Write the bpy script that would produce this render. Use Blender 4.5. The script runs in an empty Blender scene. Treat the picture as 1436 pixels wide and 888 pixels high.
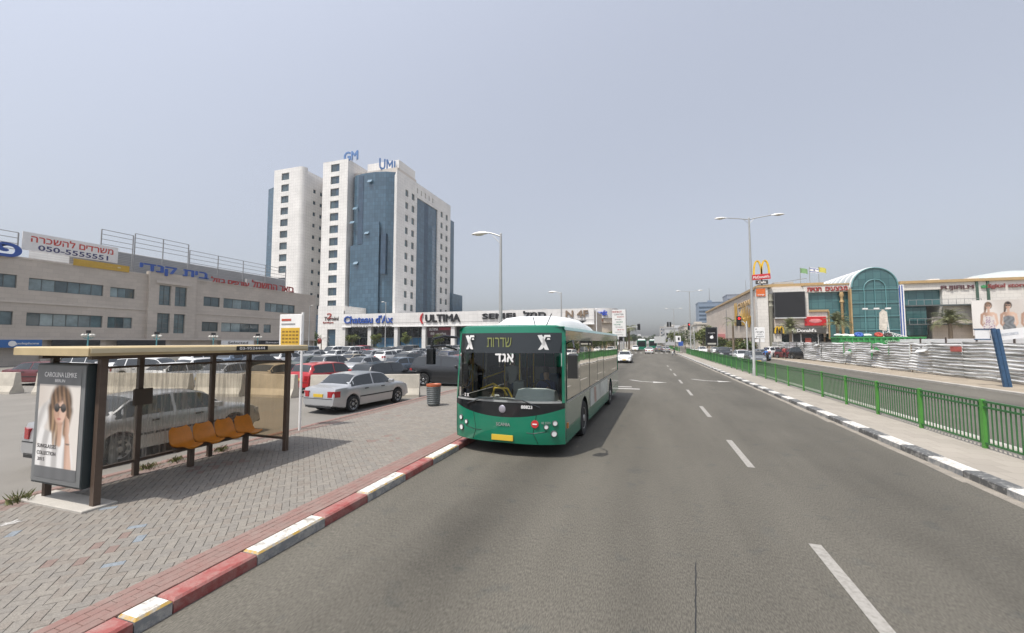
import bpy, math, random
from mathutils import Vector, Matrix
R = math.radians
rnd = random.Random(7)
scene = bpy.context.scene
COL = scene.collection

# ---------------------------------------------------------------- camera
cam_d = bpy.data.cameras.new('camera')
cam_d.sensor_width = 36.0
cam_d.lens = 579.0 / 1436.0 * 36.0
cam_d.clip_start = 0.05
cam_d.clip_end = 6000
cam = bpy.data.objects.new('camera', cam_d)
COL.objects.link(cam)
cam.location = (0, 0, 2.6)
cam.rotation_euler = (R(90 + 3.459), 0, R(18.136))
scene.camera = cam

# ---------------------------------------------------------------- sky and sun
SUN_EL, SUN_AZ = R(65), math.atan2(-0.5, -0.87)       # azimuth measured from +Y towards +X
world = bpy.data.worlds.new('World')
scene.world = world
world.use_nodes = True
wn = world.node_tree
wn.nodes.clear()
sky = wn.nodes.new('ShaderNodeTexSky')
sky.sky_type = 'NISHITA'
sky.sun_disc = False
sky.sun_elevation = SUN_EL
sky.sun_rotation = SUN_AZ
sky.altitude = 40
sky.air_density = 1.0
sky.dust_density = 2.2
sky.ozone_density = 1.0
hs = wn.nodes.new('ShaderNodeHueSaturation')
hs.inputs['Saturation'].default_value = 0.34
hs.inputs['Value'].default_value = 1.0
bg = wn.nodes.new('ShaderNodeBackground')
bg.inputs['Strength'].default_value = 0.13
wo = wn.nodes.new('ShaderNodeOutputWorld')
wn.links.new(sky.outputs[0], hs.inputs['Color'])
tint = wn.nodes.new('ShaderNodeMix')
tint.data_type = 'RGBA'
tint.blend_type = 'MULTIPLY'
tint.inputs['Factor'].default_value = 1.0
tint.inputs['B'].default_value = (0.975, 0.985, 1.03, 1)      # hazy spring air: a little cooler than the dust model
wn.links.new(hs.outputs[0], tint.inputs['A'])
# thin high haze: the dome brightens steadily from the horizon up to the sun's height
tcw = wn.nodes.new('ShaderNodeTexCoord')
sxw = wn.nodes.new('ShaderNodeSeparateXYZ')
wn.links.new(tcw.outputs['Generated'], sxw.inputs[0])
mrw = wn.nodes.new('ShaderNodeMapRange')
mrw.inputs['From Min'].default_value = 0.08
mrw.inputs['From Max'].default_value = 0.75
mrw.inputs['To Min'].default_value = 0.93
mrw.inputs['To Max'].default_value = 2.05
wn.links.new(sxw.outputs[2], mrw.inputs['Value'])
veil = wn.nodes.new('ShaderNodeMix')
veil.data_type = 'RGBA'
veil.blend_type = 'MULTIPLY'
veil.inputs['Factor'].default_value = 1.0
wn.links.new(tint.outputs['Result'], veil.inputs['A'])
wn.links.new(mrw.outputs[0], veil.inputs['B'])
wn.links.new(veil.outputs['Result'], bg.inputs['Color'])
wn.links.new(bg.outputs[0], wo.inputs['Surface'])

sun_d = bpy.data.lights.new('sun', 'SUN')
sun_d.energy = 4.2
sun_d.angle = R(0.6)
sun_d.color = (1.0, 0.955, 0.88)
sun = bpy.data.objects.new('sun', sun_d)
COL.objects.link(sun)
sdir = Vector((math.sin(SUN_AZ) * math.cos(SUN_EL), math.cos(SUN_AZ) * math.cos(SUN_EL), math.sin(SUN_EL)))
sun.rotation_euler = sdir.to_track_quat('Z', 'Y').to_euler()
sun.location = (0, 0, 60)

scene.view_settings.view_transform = 'Standard'
scene.view_settings.look = 'None'
scene.view_settings.exposure = 0.0
scene.view_settings.gamma = 1.0
scene.view_settings.use_curve_mapping = False
scene.render.engine = 'CYCLES'
scene.cycles.max_bounces = 7
scene.cycles.transparent_max_bounces = 16
scene.cycles.caustics_reflective = False
scene.cycles.caustics_refractive = False

# ---------------------------------------------------------------- materials
MATS = {}
def _pos(nt, kind='world'):
    if kind == 'world':
        g = nt.nodes.new('ShaderNodeNewGeometry')
        return g.outputs['Position']
    g = nt.nodes.new('ShaderNodeTexCoord')
    return g.outputs['Object']

def mat(name, c, rough=0.6, metal=0.0, var=0.10, scale=3.0, bump=0.0, bscale=40.0, spec=0.5, coat=0.0,
        stretch=None, space='world', emit=None, fine=0.0):
    if name in MATS:
        return MATS[name]
    m = bpy.data.materials.new(name)
    m.use_nodes = True
    nt = m.node_tree
    b = nt.nodes['Principled BSDF']
    b.inputs['Roughness'].default_value = rough
    b.inputs['Metallic'].default_value = metal
    b.inputs['Specular IOR Level'].default_value = spec
    if coat:
        b.inputs['Coat Weight'].default_value = coat
        b.inputs['Coat Roughness'].default_value = 0.05
    if emit:
        b.inputs['Emission Color'].default_value = (*c, 1)
        b.inputs['Emission Strength'].default_value = emit
    p = _pos(nt, space)
    if stretch:
        mp = nt.nodes.new('ShaderNodeMapping')
        mp.inputs['Scale'].default_value = stretch
        nt.links.new(p, mp.inputs['Vector'])
        p = mp.outputs[0]
    if var > 0:
        n = nt.nodes.new('ShaderNodeTexNoise')
        n.inputs['Scale'].default_value = scale
        n.inputs['Detail'].default_value = 6
        n.inputs['Roughness'].default_value = 0.65
        nt.links.new(p, n.inputs['Vector'])
        rp = nt.nodes.new('ShaderNodeMapRange')
        rp.inputs['From Min'].default_value = 0.3
        rp.inputs['From Max'].default_value = 0.7
        nt.links.new(n.outputs['Fac'], rp.inputs['Value'])
        mx = nt.nodes.new('ShaderNodeMix')
        mx.data_type = 'RGBA'
        lo = tuple(max(0, v * (1 - var)) for v in c)
        hi = tuple(min(1, v * (1 + var)) for v in c)
        mx.inputs['A'].default_value = (*lo, 1)
        mx.inputs['B'].default_value = (*hi, 1)
        nt.links.new(rp.outputs[0], mx.inputs['Factor'])
        out = mx.outputs['Result']
        if fine > 0:
            n2 = nt.nodes.new('ShaderNodeTexNoise')
            n2.inputs['Scale'].default_value = 90
            n2.inputs['Detail'].default_value = 2
            nt.links.new(p, n2.inputs['Vector'])
            r2 = nt.nodes.new('ShaderNodeMapRange')
            r2.inputs['From Min'].default_value = 0.35
            r2.inputs['From Max'].default_value = 0.65
            r2.inputs['To Min'].default_value = 1 - fine
            r2.inputs['To Max'].default_value = 1 + fine
            nt.links.new(n2.outputs['Fac'], r2.inputs['Value'])
            mm = nt.nodes.new('ShaderNodeMix')
            mm.data_type = 'RGBA'
            mm.blend_type = 'MULTIPLY'
            mm.inputs['Factor'].default_value = 1
            nt.links.new(out, mm.inputs['A'])
            nt.links.new(r2.outputs[0], mm.inputs['B'])
            out = mm.outputs['Result']
        nt.links.new(out, b.inputs['Base Color'])
    else:
        b.inputs['Base Color'].default_value = (*c, 1)
    if bump:
        nb = nt.nodes.new('ShaderNodeTexNoise')
        nb.inputs['Scale'].default_value = bscale
        nb.inputs['Detail'].default_value = 3
        nt.links.new(p, nb.inputs['Vector'])
        bp = nt.nodes.new('ShaderNodeBump')
        bp.inputs['Strength'].default_value = bump
        bp.inputs['Distance'].default_value = 0.02
        nt.links.new(nb.outputs['Fac'], bp.inputs['Height'])
        nt.links.new(bp.outputs[0], b.inputs['Normal'])
    MATS[name] = m
    return m

def tile_mat(name, c, line, w, h, ms=0.02, rough=0.5, var=0.06, offset=0.0, spec=0.5, metal=0.0, plane='wall', rot=0.0, bump=0.15, c2=None):
    """small cladding tiles / curtain wall panes / pavers too small to be built singly"""
    if name in MATS:
        return MATS[name]
    m = bpy.data.materials.new(name)
    m.use_nodes = True
    nt = m.node_tree
    b = nt.nodes['Principled BSDF']
    b.inputs['Roughness'].default_value = rough
    b.inputs['Specular IOR Level'].default_value = spec
    b.inputs['Metallic'].default_value = metal
    p = _pos(nt)
    if plane == 'wall':
        sp = nt.nodes.new('ShaderNodeSeparateXYZ')
        nt.links.new(p, sp.inputs[0])
        ad = nt.nodes.new('ShaderNodeMath')
        ad.operation = 'ADD'
        nt.links.new(sp.outputs[0], ad.inputs[0])
        nt.links.new(sp.outputs[1], ad.inputs[1])
        cb = nt.nodes.new('ShaderNodeCombineXYZ')
        nt.links.new(ad.outputs[0], cb.inputs[0])
        nt.links.new(sp.outputs[2], cb.inputs[1])
        v = cb.outputs[0]
    else:
        mp = nt.nodes.new('ShaderNodeMapping')
        mp.inputs['Rotation'].default_value = (0, 0, rot)
        nt.links.new(p, mp.inputs['Vector'])
        v = mp.outputs[0]
    br = nt.nodes.new('ShaderNodeTexBrick')
    br.offset = offset
    br.inputs['Scale'].default_value = 1.0
    br.inputs['Mortar Size'].default_value = ms
    br.inputs['Mortar Smooth'].default_value = 0.1
    br.inputs['Bias'].default_value = 0.0
    br.inputs['Brick Width'].default_value = w
    br.inputs['Row Height'].default_value = h
    c2 = c2 or c
    br.inputs['Color1'].default_value = (*[x * (1 - var) for x in c], 1)
    br.inputs['Color2'].default_value = (*[min(1, x * (1 + var)) for x in c2], 1)
    br.inputs['Mortar'].default_value = (*line, 1)
    nt.links.new(v, br.inputs['Vector'])
    n = nt.nodes.new('ShaderNodeTexNoise')
    n.inputs['Scale'].default_value = 0.25
    n.inputs['Detail'].default_value = 6
    nt.links.new(p, n.inputs['Vector'])
    r = nt.nodes.new('ShaderNodeMapRange')
    r.inputs['From Min'].default_value = 0.3
    r.inputs['From Max'].default_value = 0.7
    r.inputs['To Min'].default_value = 0.9
    r.inputs['To Max'].default_value = 1.06
    nt.links.new(n.outputs['Fac'], r.inputs['Value'])
    mm = nt.nodes.new('ShaderNodeMix')
    mm.data_type = 'RGBA'
    mm.blend_type = 'MULTIPLY'
    mm.inputs['Factor'].default_value = 1
    nt.links.new(br.outputs['Color'], mm.inputs['A'])
    nt.links.new(r.outputs[0], mm.inputs['B'])
    nt.links.new(mm.outputs['Result'], b.inputs['Base Color'])
    if bump:
        bp = nt.nodes.new('ShaderNodeBump')
        bp.inputs['Strength'].default_value = bump
        bp.inputs['Distance'].default_value = 0.02
        bp.invert = True
        nt.links.new(br.outputs['Fac'], bp.inputs['Height'])
        nt.links.new(bp.outputs[0], b.inputs['Normal'])
    MATS[name] = m
    return m

def clear_glass(name, tint=(0.8, 0.85, 0.84), refl=1.0, ior=1.5, dirt=0.0, dirtcol=(0.5, 0.48, 0.44)):
    if name in MATS:
        return MATS[name]
    m = bpy.data.materials.new(name)
    m.use_nodes = True
    nt = m.node_tree
    nt.nodes.clear()
    o = nt.nodes.new('ShaderNodeOutputMaterial')
    t = nt.nodes.new('ShaderNodeBsdfTransparent')
    t.inputs[0].default_value = (*tint, 1)
    g = nt.nodes.new('ShaderNodeBsdfGlossy')
    g.inputs['Roughness'].default_value = 0.02
    g.inputs['Color'].default_value = (refl, refl, refl, 1)
    fr = nt.nodes.new('ShaderNodeFresnel')
    fr.inputs['IOR'].default_value = ior
    mx = nt.nodes.new('ShaderNodeMixShader')
    nt.links.new(fr.outputs[0], mx.inputs[0])
    nt.links.new(t.outputs[0], mx.inputs[1])
    nt.links.new(g.outputs[0], mx.inputs[2])
    last = mx.outputs[0]
    if dirt:
        d = nt.nodes.new('ShaderNodeBsdfDiffuse')
        d.inputs[0].default_value = (*dirtcol, 1)
        p = _pos(nt)
        mp = nt.nodes.new('ShaderNodeMapping')
        mp.inputs['Scale'].default_value = (9, 9, 0.5)
        nt.links.new(p, mp.inputs[0])
        n = nt.nodes.new('ShaderNodeTexNoise')
        n.inputs['Scale'].default_value = 2.0
        n.inputs['Detail'].default_value = 5
        nt.links.new(mp.outputs[0], n.inputs['Vector'])
        r = nt.nodes.new('ShaderNodeMapRange')
        r.inputs['From Min'].default_value = 0.35
        r.inputs['From Max'].default_value = 0.7
        r.inputs['To Min'].default_value = dirt * 0.15
        r.inputs['To Max'].default_value = dirt
        nt.links.new(n.outputs['Fac'], r.inputs['Value'])
        m2 = nt.nodes.new('ShaderNodeMixShader')
        nt.links.new(r.outputs[0], m2.inputs[0])
        nt.links.new(last, m2.inputs[1])
        nt.links.new(d.outputs[0], m2.inputs[2])
        last = m2.outputs[0]
    nt.links.new(last, o.inputs[0])
    MATS[name] = m
    return m

# ---------------------------------------------------------------- mesh helpers
class B:
    def __init__(s):
        s.v, s.f, s.m = [], [], []
    def add(s, vs, fs, mi=0):
        o = len(s.v)
        s.v += [tuple(v) for v in vs]
        s.f += [tuple(i + o for i in f) for f in fs]
        s.m += [mi] * len(fs)
        return s
    def box(s, x0, x1, y0, y1, z0, z1, mi=0, bev=0.0):
        v = [(x0, y0, z0), (x1, y0, z0), (x1, y1, z0), (x0, y1, z0), (x0, y0, z1), (x1, y0, z1), (x1, y1, z1), (x0, y1, z1)]
        if bev:
            b = bev
            v[4:] = [(x0 + b, y0 + b, z1), (x1 - b, y0 + b, z1), (x1 - b, y1 - b, z1), (x0 + b, y1 - b, z1)]
            w = [(x0, y0, z1 - b), (x1, y0, z1 - b), (x1, y1, z1 - b), (x0, y1, z1 - b)]
            v = v[:4] + w + v[4:]
            f = [(3, 2, 1, 0), (8, 9, 10, 11)]
            for i in range(4):
                j = (i + 1) % 4
                f += [(i, j, 4 + j, 4 + i), (4 + i, 4 + j, 8 + j, 8 + i)]
            return s.add(v, f, mi)
        return s.add(v, [(3, 2, 1, 0), (4, 5, 6, 7), (0, 1, 5, 4), (1, 2, 6, 5), (2, 3, 7, 6), (3, 0, 4, 7)], mi)
    def quad(s, a, b, c, d, mi=0):
        return s.add([a, b, c, d], [(0, 1, 2, 3)], mi)
    def poly(s, pts, mi=0):
        return s.add(pts, [tuple(range(len(pts)))], mi)
    def cyl(s, p0, p1, r0, r1=None, n=10, mi=0, caps=True):
        r1 = r0 if r1 is None else r1
        p0, p1 = Vector(p0), Vector(p1)
        q = (p1 - p0).to_track_quat('Z', 'Y')
        vs = []
        for p, r in ((p0, r0), (p1, r1)):
            for i in range(n):
                a = 2 * math.pi * i / n
                vs.append(p + q @ Vector((r * math.cos(a), r * math.sin(a), 0)))
        fs = [(i, (i + 1) % n, n + (i + 1) % n, n + i) for i in range(n)]
        if caps:
            fs += [tuple(range(n))[::-1], tuple(range(n, 2 * n))]
        return s.add(vs, fs, mi)
    def tube(s, pts, r, n=8, mi=0):
        for a, b in zip(pts[:-1], pts[1:]):
            s.cyl(a, b, r, r, n, mi)
        return s
    def loft(s, rings, mi=0, closed=True, caps=True):
        n = len(rings[0])
        vs = [p for r in rings for p in r]
        fs = []
        for k in range(len(rings) - 1):
            for i in range(n if closed else n - 1):
                j = (i + 1) % n
                fs.append((k * n + i, k * n + j, (k + 1) * n + j, (k + 1) * n + i))
        if caps and closed:
            fs += [tuple(range(n))[::-1], tuple((len(rings) - 1) * n + i for i in range(n))]
        return s.add(vs, fs, mi)
    def lathe(s, prof, c=(0, 0, 0), n=16, mi=0, axis='z', caps=True):
        rings = []
        for r, h in prof:
            ring = []
            for i in range(n):
                a = 2 * math.pi * i / n
                if axis == 'z':
                    ring.append((c[0] + r * math.cos(a), c[1] + r * math.sin(a), c[2] + h))
                elif axis == 'y':
                    ring.append((c[0] + r * math.cos(a), c[1] + h, c[2] + r * math.sin(a)))
                else:
                    ring.append((c[0] + h, c[1] + r * math.cos(a), c[2] + r * math.sin(a)))
            rings.append(ring)
        return s.loft(rings, mi, True, caps)
    def ball(s, c, r, n=10, m=7, mi=0, sc=(1, 1, 1)):
        rings = []
        for k in range(m + 1):
            t = math.pi * k / m
            rr = max(0.002, math.sin(t))
            rings.append([(c[0] + sc[0] * r * rr * math.cos(2 * math.pi * i / n), c[1] + sc[1] * r * rr * math.sin(2 * math.pi * i / n), c[2] - sc[2] * r * math.cos(t)) for i in range(n)])
        return s.loft(rings, mi)
    def prism(s, pts, d, mi=0):
        """pts: list of 3D points of a flat outline, d: extrusion vector"""
        n = len(pts)
        d = Vector(d)
        vs = [Vector(p) for p in pts] + [Vector(p) + d for p in pts]
        fs = [tuple(range(n))[::-1], tuple(range(n, 2 * n))] + [(i, (i + 1) % n, n + (i + 1) % n, n + i) for i in range(n)]
        return s.add(vs, fs, mi)
    def xf(s, M):
        s.v = [tuple(M @ Vector(v)) for v in s.v]
        return s
    def mesh(s, name, mats, smooth=None):
        me = bpy.data.meshes.new(name)
        me.from_pydata(s.v, [], s.f)
        for m in (mats if isinstance(mats, (list, tuple)) else [mats]):
            me.materials.append(m)
        if any(s.m):
            me.polygons.foreach_set('material_index', s.m)
        if smooth:
            me.polygons.foreach_set('use_smooth', [True] * len(s.f))
            me.set_sharp_from_angle(angle=R(smooth))
        me.update()
        return me

def link(name, data, parent=None, loc=None, rz=None, rot=None):
    o = bpy.data.objects.new(name, data)
    COL.objects.link(o)
    if parent is not None:
        o.parent = parent
    if loc is not None:
        o.location = loc
    if rz is not None:
        o.rotation_euler = (0, 0, rz)
    if rot is not None:
        o.rotation_euler = rot
    return o

def obj(name, b, mats, parent=None, smooth=None, loc=None, rz=None, rot=None):
    return link(name, b.mesh(name, mats, smooth), parent, loc, rz, rot)

def tag(o, label, cat, group=None):
    o['label'] = label
    o['category'] = cat
    if group:
        o['group'] = group
    return o

def thing(name, label, cat, loc=(0, 0, 0), rz=0.0, group=None):
    o = link(name, None, None, loc, rz)
    o.empty_display_size = 0.2
    return tag(o, label, cat, group)

def struct(name, b, mats, smooth=None, label=None):
    o = obj(name, b, mats, None, smooth)
    o['kind'] = 'structure'
    if label:
        o['label'] = label
    return o

KIDS = {}
def copy_tree(src, loc, rz, label=None, group=None):
    """copy a thing with its parts and sub-parts"""
    def rec(o, par):
        c = o.copy()
        COL.objects.link(c)
        c.parent = par
        for ch in o.children:
            rec(ch, c)
        return c
    r = rec(src, None)
    r.location = loc
    r.rotation_euler = (0, 0, rz)
    if label:
        r['label'] = label
    if group:
        r['group'] = group
    return r

def bx(x0, x1, y0, y1, z0, z1, bev=0.0):
    return B().box(x0, x1, y0, y1, z0, z1, 0, bev)

_tc = {}
def heb(s):
    return s[::-1]

def glyphs(s):
    cu = bpy.data.curves.new('t', 'FONT')
    cu.body = s
    cu.size = 1.0
    cu.align_x = 'CENTER'
    cu.resolution_u = 3
    cu.extrude = 0.5
    ob = bpy.data.objects.new('t', cu)
    me = ob.to_mesh()
    out = ([tuple(v.co) for v in me.vertices], [tuple(p.vertices) for p in me.polygons])
    ob.to_mesh_clear()
    bpy.data.objects.remove(ob)
    bpy.data.curves.remove(cu)
    return out

def txt(s, m, parent, c, w, h, face='-y', name='lettering', ext=0.02, bold=0.0, tilt=0.0, lines=None):
    """letters as solid shapes, fitted into w x h and centred on c, on a wall that faces `face`"""
    key = s
    if key not in _tc and ('\u05d3' in s or '\u05ea' in s):
        # these letters' outlines overlap themselves in the font: lay the word out glyph by glyph with a clean shape
        vs_, fs_, x_ = [], [], 0.0
        for ch in s:
            if ch == '\u05d3':
                gb = B().box(.317, .407, 0, .508, -.5, .5).box(.01, .498, .509, .592, -.5, .5)
                gv, gf, adv = gb.v, gb.f, .52
            elif ch == '\u05ea':
                gb = B().box(.06, .56, .509, .592, -.5, .5).box(.47, .56, 0, .508, -.5, .5).box(.13, .215, .08, .508, -.5, .5).box(.03, .215, 0, .079, -.5, .5)
                gv, gf, adv = gb.v, gb.f, .62
            elif ch == ' ':
                x_ += .26
                continue
            else:
                gv, gf = glyphs(ch)
                adv = max(v[0] for v in gv) - min(v[0] for v in gv) + .11
                x0_ = min(v[0] for v in gv)
                gv = [(v[0] - x0_ + .05, v[1], v[2]) for v in gv]
            n_ = len(vs_)
            vs_ += [(v[0] + x_, v[1], v[2]) for v in gv]
            fs_ += [tuple(i + n_ for i in f) for f in gf]
            x_ += adv
        _tc[key] = (vs_, fs_)
    if key not in _tc:
        _tc[key] = glyphs(s)
    vs, fs = _tc[key]
    if not vs:
        return None
    x0, x1 = min(v[0] for v in vs), max(v[0] for v in vs)
    y0, y1 = min(v[1] for v in vs), max(v[1] for v in vs)
    b = B()
    d = min(bold, .035) * .8
    for k, (dx, dy) in enumerate([(0, 0)] if d <= 0 else [(0, 0), (d, 0), (-d, 0), (0, d), (0, -d)]):
        e = ext * (1 - .03 * k)       # thickened strokes: copies a hair lower than one another
        b.add([((v[0] + dx - (x0 + x1) / 2) / (x1 - x0 + 2 * d) * w, (v[1] + dy - (y0 + y1) / 2) / max(1e-6, y1 - y0 + 2 * d) * h, (v[2] + 0.5) * e) for v in vs], fs)
    rz = {'-y': 0, '+x': R(90), '-x': R(-90), '+y': R(180)}[face] if isinstance(face, str) else face
    M = Matrix.Translation(Vector(c)) @ Matrix.Rotation(rz, 4, 'Z') @ Matrix.Rotation(R(90), 4, 'X') @ Matrix.Rotation(tilt, 4, 'Z')
    b.xf(M)
    return obj(name, b, m, parent)

def P(face, plane, u, d, z):
    """a point on a facade: u along it, d metres into the building"""
    if face == '+x':
        return (plane - d, u, z)
    if face == '-x':
        return (plane + d, u, z)
    return (u, plane + d, z)

def fbox(b, face, plane, u0, u1, d0, d1, z0, z1, mi=0):
    a, c = P(face, plane, u0, d0, z0), P(face, plane, u1, d1, z1)
    return b.box(min(a[0], c[0]), max(a[0], c[0]), min(a[1], c[1]), max(a[1], c[1]), z0, z1, mi)

def wall_holes(face, plane, u0, u1, z0, z1, holes, dep=0.25):
    """a wall face with real rectangular openings and reveals"""
    us = sorted({u0, u1, *[h[0] for h in holes], *[h[1] for h in holes]})
    zs = sorted({z0, z1, *[h[2] for h in holes], *[h[3] for h in holes]})
    us = [u for u in us if u0 <= u <= u1]
    zs = [z for z in zs if z0 <= z <= z1]
    b = B()
    q = lambda u, d, z: P(face, plane, u, d, z)
    for i in range(len(us) - 1):
        run = None
        for j in range(len(zs) - 1):
            um, zm = (us[i] + us[i + 1]) / 2, (zs[j] + zs[j + 1]) / 2
            hole = any(h[0] < um < h[1] and h[2] < zm < h[3] for h in holes)
            if not hole:
                if run is None:
                    run = zs[j]
            if run is not None and (hole or j == len(zs) - 2):
                top = zs[j] if hole else zs[j + 1]
                b.quad(q(us[i], 0, run), q(us[i + 1], 0, run), q(us[i + 1], 0, top), q(us[i], 0, top))
                run = None
    for a, c, e, g in holes:
        b.quad(q(a, 0, e), q(a, dep, e), q(a, dep, g), q(a, 0, g))
        b.quad(q(c, 0, e), q(c, dep, e), q(c, dep, g), q(c, 0, g))
        b.quad(q(a, 0, e), q(c, 0, e), q(c, dep, e), q(a, dep, e))
        b.quad(q(a, 0, g), q(c, 0, g), q(c, dep, g), q(a, dep, g))
    return b

_wm = {}
PANES = {}
def window(parent, face, plane, u0, u1, z0, z1, n, glass, frame, dep=0.2, fw=0.06, sill=None, rows=1):
    """window with its frame and panes in a recess"""
    key = (face, round(u1 - u0, 2), round(z1 - z0, 2), n, glass.name, frame.name, dep, fw, rows)
    o0 = P(face, plane, u0, dep, z0)
    if key not in _wm:
        w, h = round(u1 - u0, 2), round(z1 - z0, 2)
        fr = B()
        for a, c, e, g in [(0, fw, 0, h), (w - fw, w, 0, h), (fw, w - fw, 0, fw), (fw, w - fw, h - fw, h)]:
            fbox(fr, face, 0, a, c, -0.05, 0.02, e, g)
        for i in range(1, n):
            fbox(fr, face, 0, i * w / n - fw / 2, i * w / n + fw / 2, -0.04, 0.02, fw, h - fw)
        for i in range(1, rows):
            fbox(fr, face, 0, fw, w - fw, -0.035, 0.02, i * h / rows - fw / 2, i * h / rows + fw / 2)
        panes = []
        for i in range(n):
            p = B()
            a, c = i * w / n + (fw if i == 0 else fw / 2), (i + 1) * w / n - (fw if i == n - 1 else fw / 2)
            tl = rnd.uniform(-0.006, 0.006)
            k = lambda u, d, z: P(face, 0, u, d, z)
            p.quad(k(a, tl, fw), k(c, -tl, fw), k(c, -tl, h - fw), k(a, tl, h - fw))
            panes.append(p.mesh('pane', rnd.choice(PANES.get(glass.name, [glass]))))
        _wm[key] = (fr.mesh('window', frame), panes)
    fm, pm = _wm[key]
    w_ = link('window', fm, parent, o0)
    for p in pm:
        link('pane', p, w_)
    return w_

def printed(name, w, h, nx, ny, fn, parent, place, rough=.35):
    """a flat print: a fine grid whose points carry the printed colour; fn(u, v) -> rgb, place(u, v) -> point"""
    b = B()
    vs = [place(i / nx, j / ny) for j in range(ny + 1) for i in range(nx + 1)]
    fs = [(j * (nx + 1) + i, j * (nx + 1) + i + 1, (j + 1) * (nx + 1) + i + 1, (j + 1) * (nx + 1) + i) for j in range(ny) for i in range(nx)]
    b.add(vs, fs)
    if 'print_ink' not in MATS:
        m = bpy.data.materials.new('print_ink')
        m.use_nodes = True
        at = m.node_tree.nodes.new('ShaderNodeAttribute')
        at.attribute_name = 'ink'
        bs = m.node_tree.nodes['Principled BSDF']
        bs.inputs['Roughness'].default_value = rough
        m.node_tree.links.new(at.outputs['Color'], bs.inputs['Base Color'])
        MATS['print_ink'] = m
    me = b.mesh(name, MATS['print_ink'])
    ca = me.color_attributes.new('ink', 'FLOAT_COLOR', 'POINT')
    data = []
    for j in range(ny + 1):
        for i in range(nx + 1):
            data += [*fn(i / nx, j / ny), 1.0]
    ca.data.foreach_set('color', data)
    return link(name, me, parent)

def sstep(a, b, x):
    t = max(0.0, min(1.0, (x - a) / (b - a)))
    return t * t * (3 - 2 * t)
def blend(c, d, t):
    return tuple(p + (q - p) * t for p, q in zip(c, d))
def ellm(u, v, cx, cy, rx, ry, soft=.12, tw=0.0):
    x, y = u - cx, v - cy
    x, y = x * math.cos(tw) + y * math.sin(tw), -x * math.sin(tw) + y * math.cos(tw)
    return 1 - sstep(1 - soft, 1 + soft, math.hypot(x / rx, y / ry))
def segm(u, v, a, b, r0, r1, soft=.25):
    """soft tapered limb from a to b"""
    dx, dy = b[0] - a[0], b[1] - a[1]
    t = max(0, min(1, ((u - a[0]) * dx + (v - a[1]) * dy) / (dx * dx + dy * dy)))
    d = math.hypot(u - a[0] - t * dx, v - a[1] - t * dy)
    r = r0 + (r1 - r0) * t
    return 1 - sstep(r * (1 - soft), r * (1 + soft), d)

def arc(c, r, a0, a1, n, plane='xz', y=0.0):
    out = []
    for i in range(n + 1):
        a = a0 + (a1 - a0) * i / n
        if plane == 'xz':
            out.append((c[0] + r * math.cos(a), y, c[1] + r * math.sin(a)))
        else:
            out.append((y, c[0] + r * math.cos(a), c[1] + r * math.sin(a)))
    return out

def skin_mesh(name, joints, edges, root, mats, pick, sub=2):
    """one continuous figure grown from a skeleton"""
    me = bpy.data.meshes.new(name)
    names = list(joints)
    names.remove(root)
    names = [root] + names
    idx = {n: i for i, n in enumerate(names)}
    me.from_pydata([joints[n][0] for n in names], [(idx[a], idx[b]) for a, b in edges], [])
    ob = bpy.data.objects.new(name, me)
    COL.objects.link(ob)
    sm = ob.modifiers.new('skin', 'SKIN')
    sm.use_smooth_shade = True
    sk = me.skin_vertices[0].data
    for n in names:
        r = joints[n][1]
        sk[idx[n]].radius = r if isinstance(r, tuple) else (r, r)
        sk[idx[n]].use_root = (n == root)
    ss = ob.modifiers.new('sub', 'SUBSURF')
    ss.levels = ss.render_levels = sub
    dg = bpy.context.evaluated_depsgraph_get()
    out = bpy.data.meshes.new_from_object(ob.evaluated_get(dg))
    bpy.data.objects.remove(ob)
    bpy.data.meshes.remove(me)
    out.name = name
    out.materials.clear()
    for m in mats:
        out.materials.append(m)
    for p in out.polygons:
        p.material_index = pick(p.center)
        p.use_smooth = True
    return out
# ---------------------------------------------------------------- common materials
def paint_mat(name, paint, base, amount=0.5, scale=9.0, rough=0.6, soft=0.12):
    """worn paint over a base: patches with a shape of their own"""
    if name in MATS:
        return MATS[name]
    m = mat(name, base, rough, var=0.15, scale=6, fine=0.12)
    nt = m.node_tree
    b = nt.nodes['Principled BSDF']
    src = b.inputs['Base Color'].links[0].from_socket
    n = nt.nodes.new('ShaderNodeTexNoise')
    n.inputs['Scale'].default_value = scale
    n.inputs['Detail'].default_value = 8
    n.inputs['Roughness'].default_value = 0.7
    nt.links.new(_pos(nt), n.inputs['Vector'])
    r = nt.nodes.new('ShaderNodeMapRange')
    r.inputs['From Min'].default_value = 0.5 - (amount - 0.5) * 0.6 - soft / 2
    r.inputs['From Max'].default_value = 0.5 - (amount - 0.5) * 0.6 + soft / 2
    nt.links.new(n.outputs['Fac'], r.inputs['Value'])
    mx = nt.nodes.new('ShaderNodeMix')
    mx.data_type = 'RGBA'
    nt.links.new(r.outputs[0], mx.inputs['Factor'])
    nt.links.new(src, mx.inputs['A'])
    mx.inputs['B'].default_value = (*paint, 1)
    nt.links.new(mx.outputs['Result'], b.inputs['Base Color'])
    return m

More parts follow.
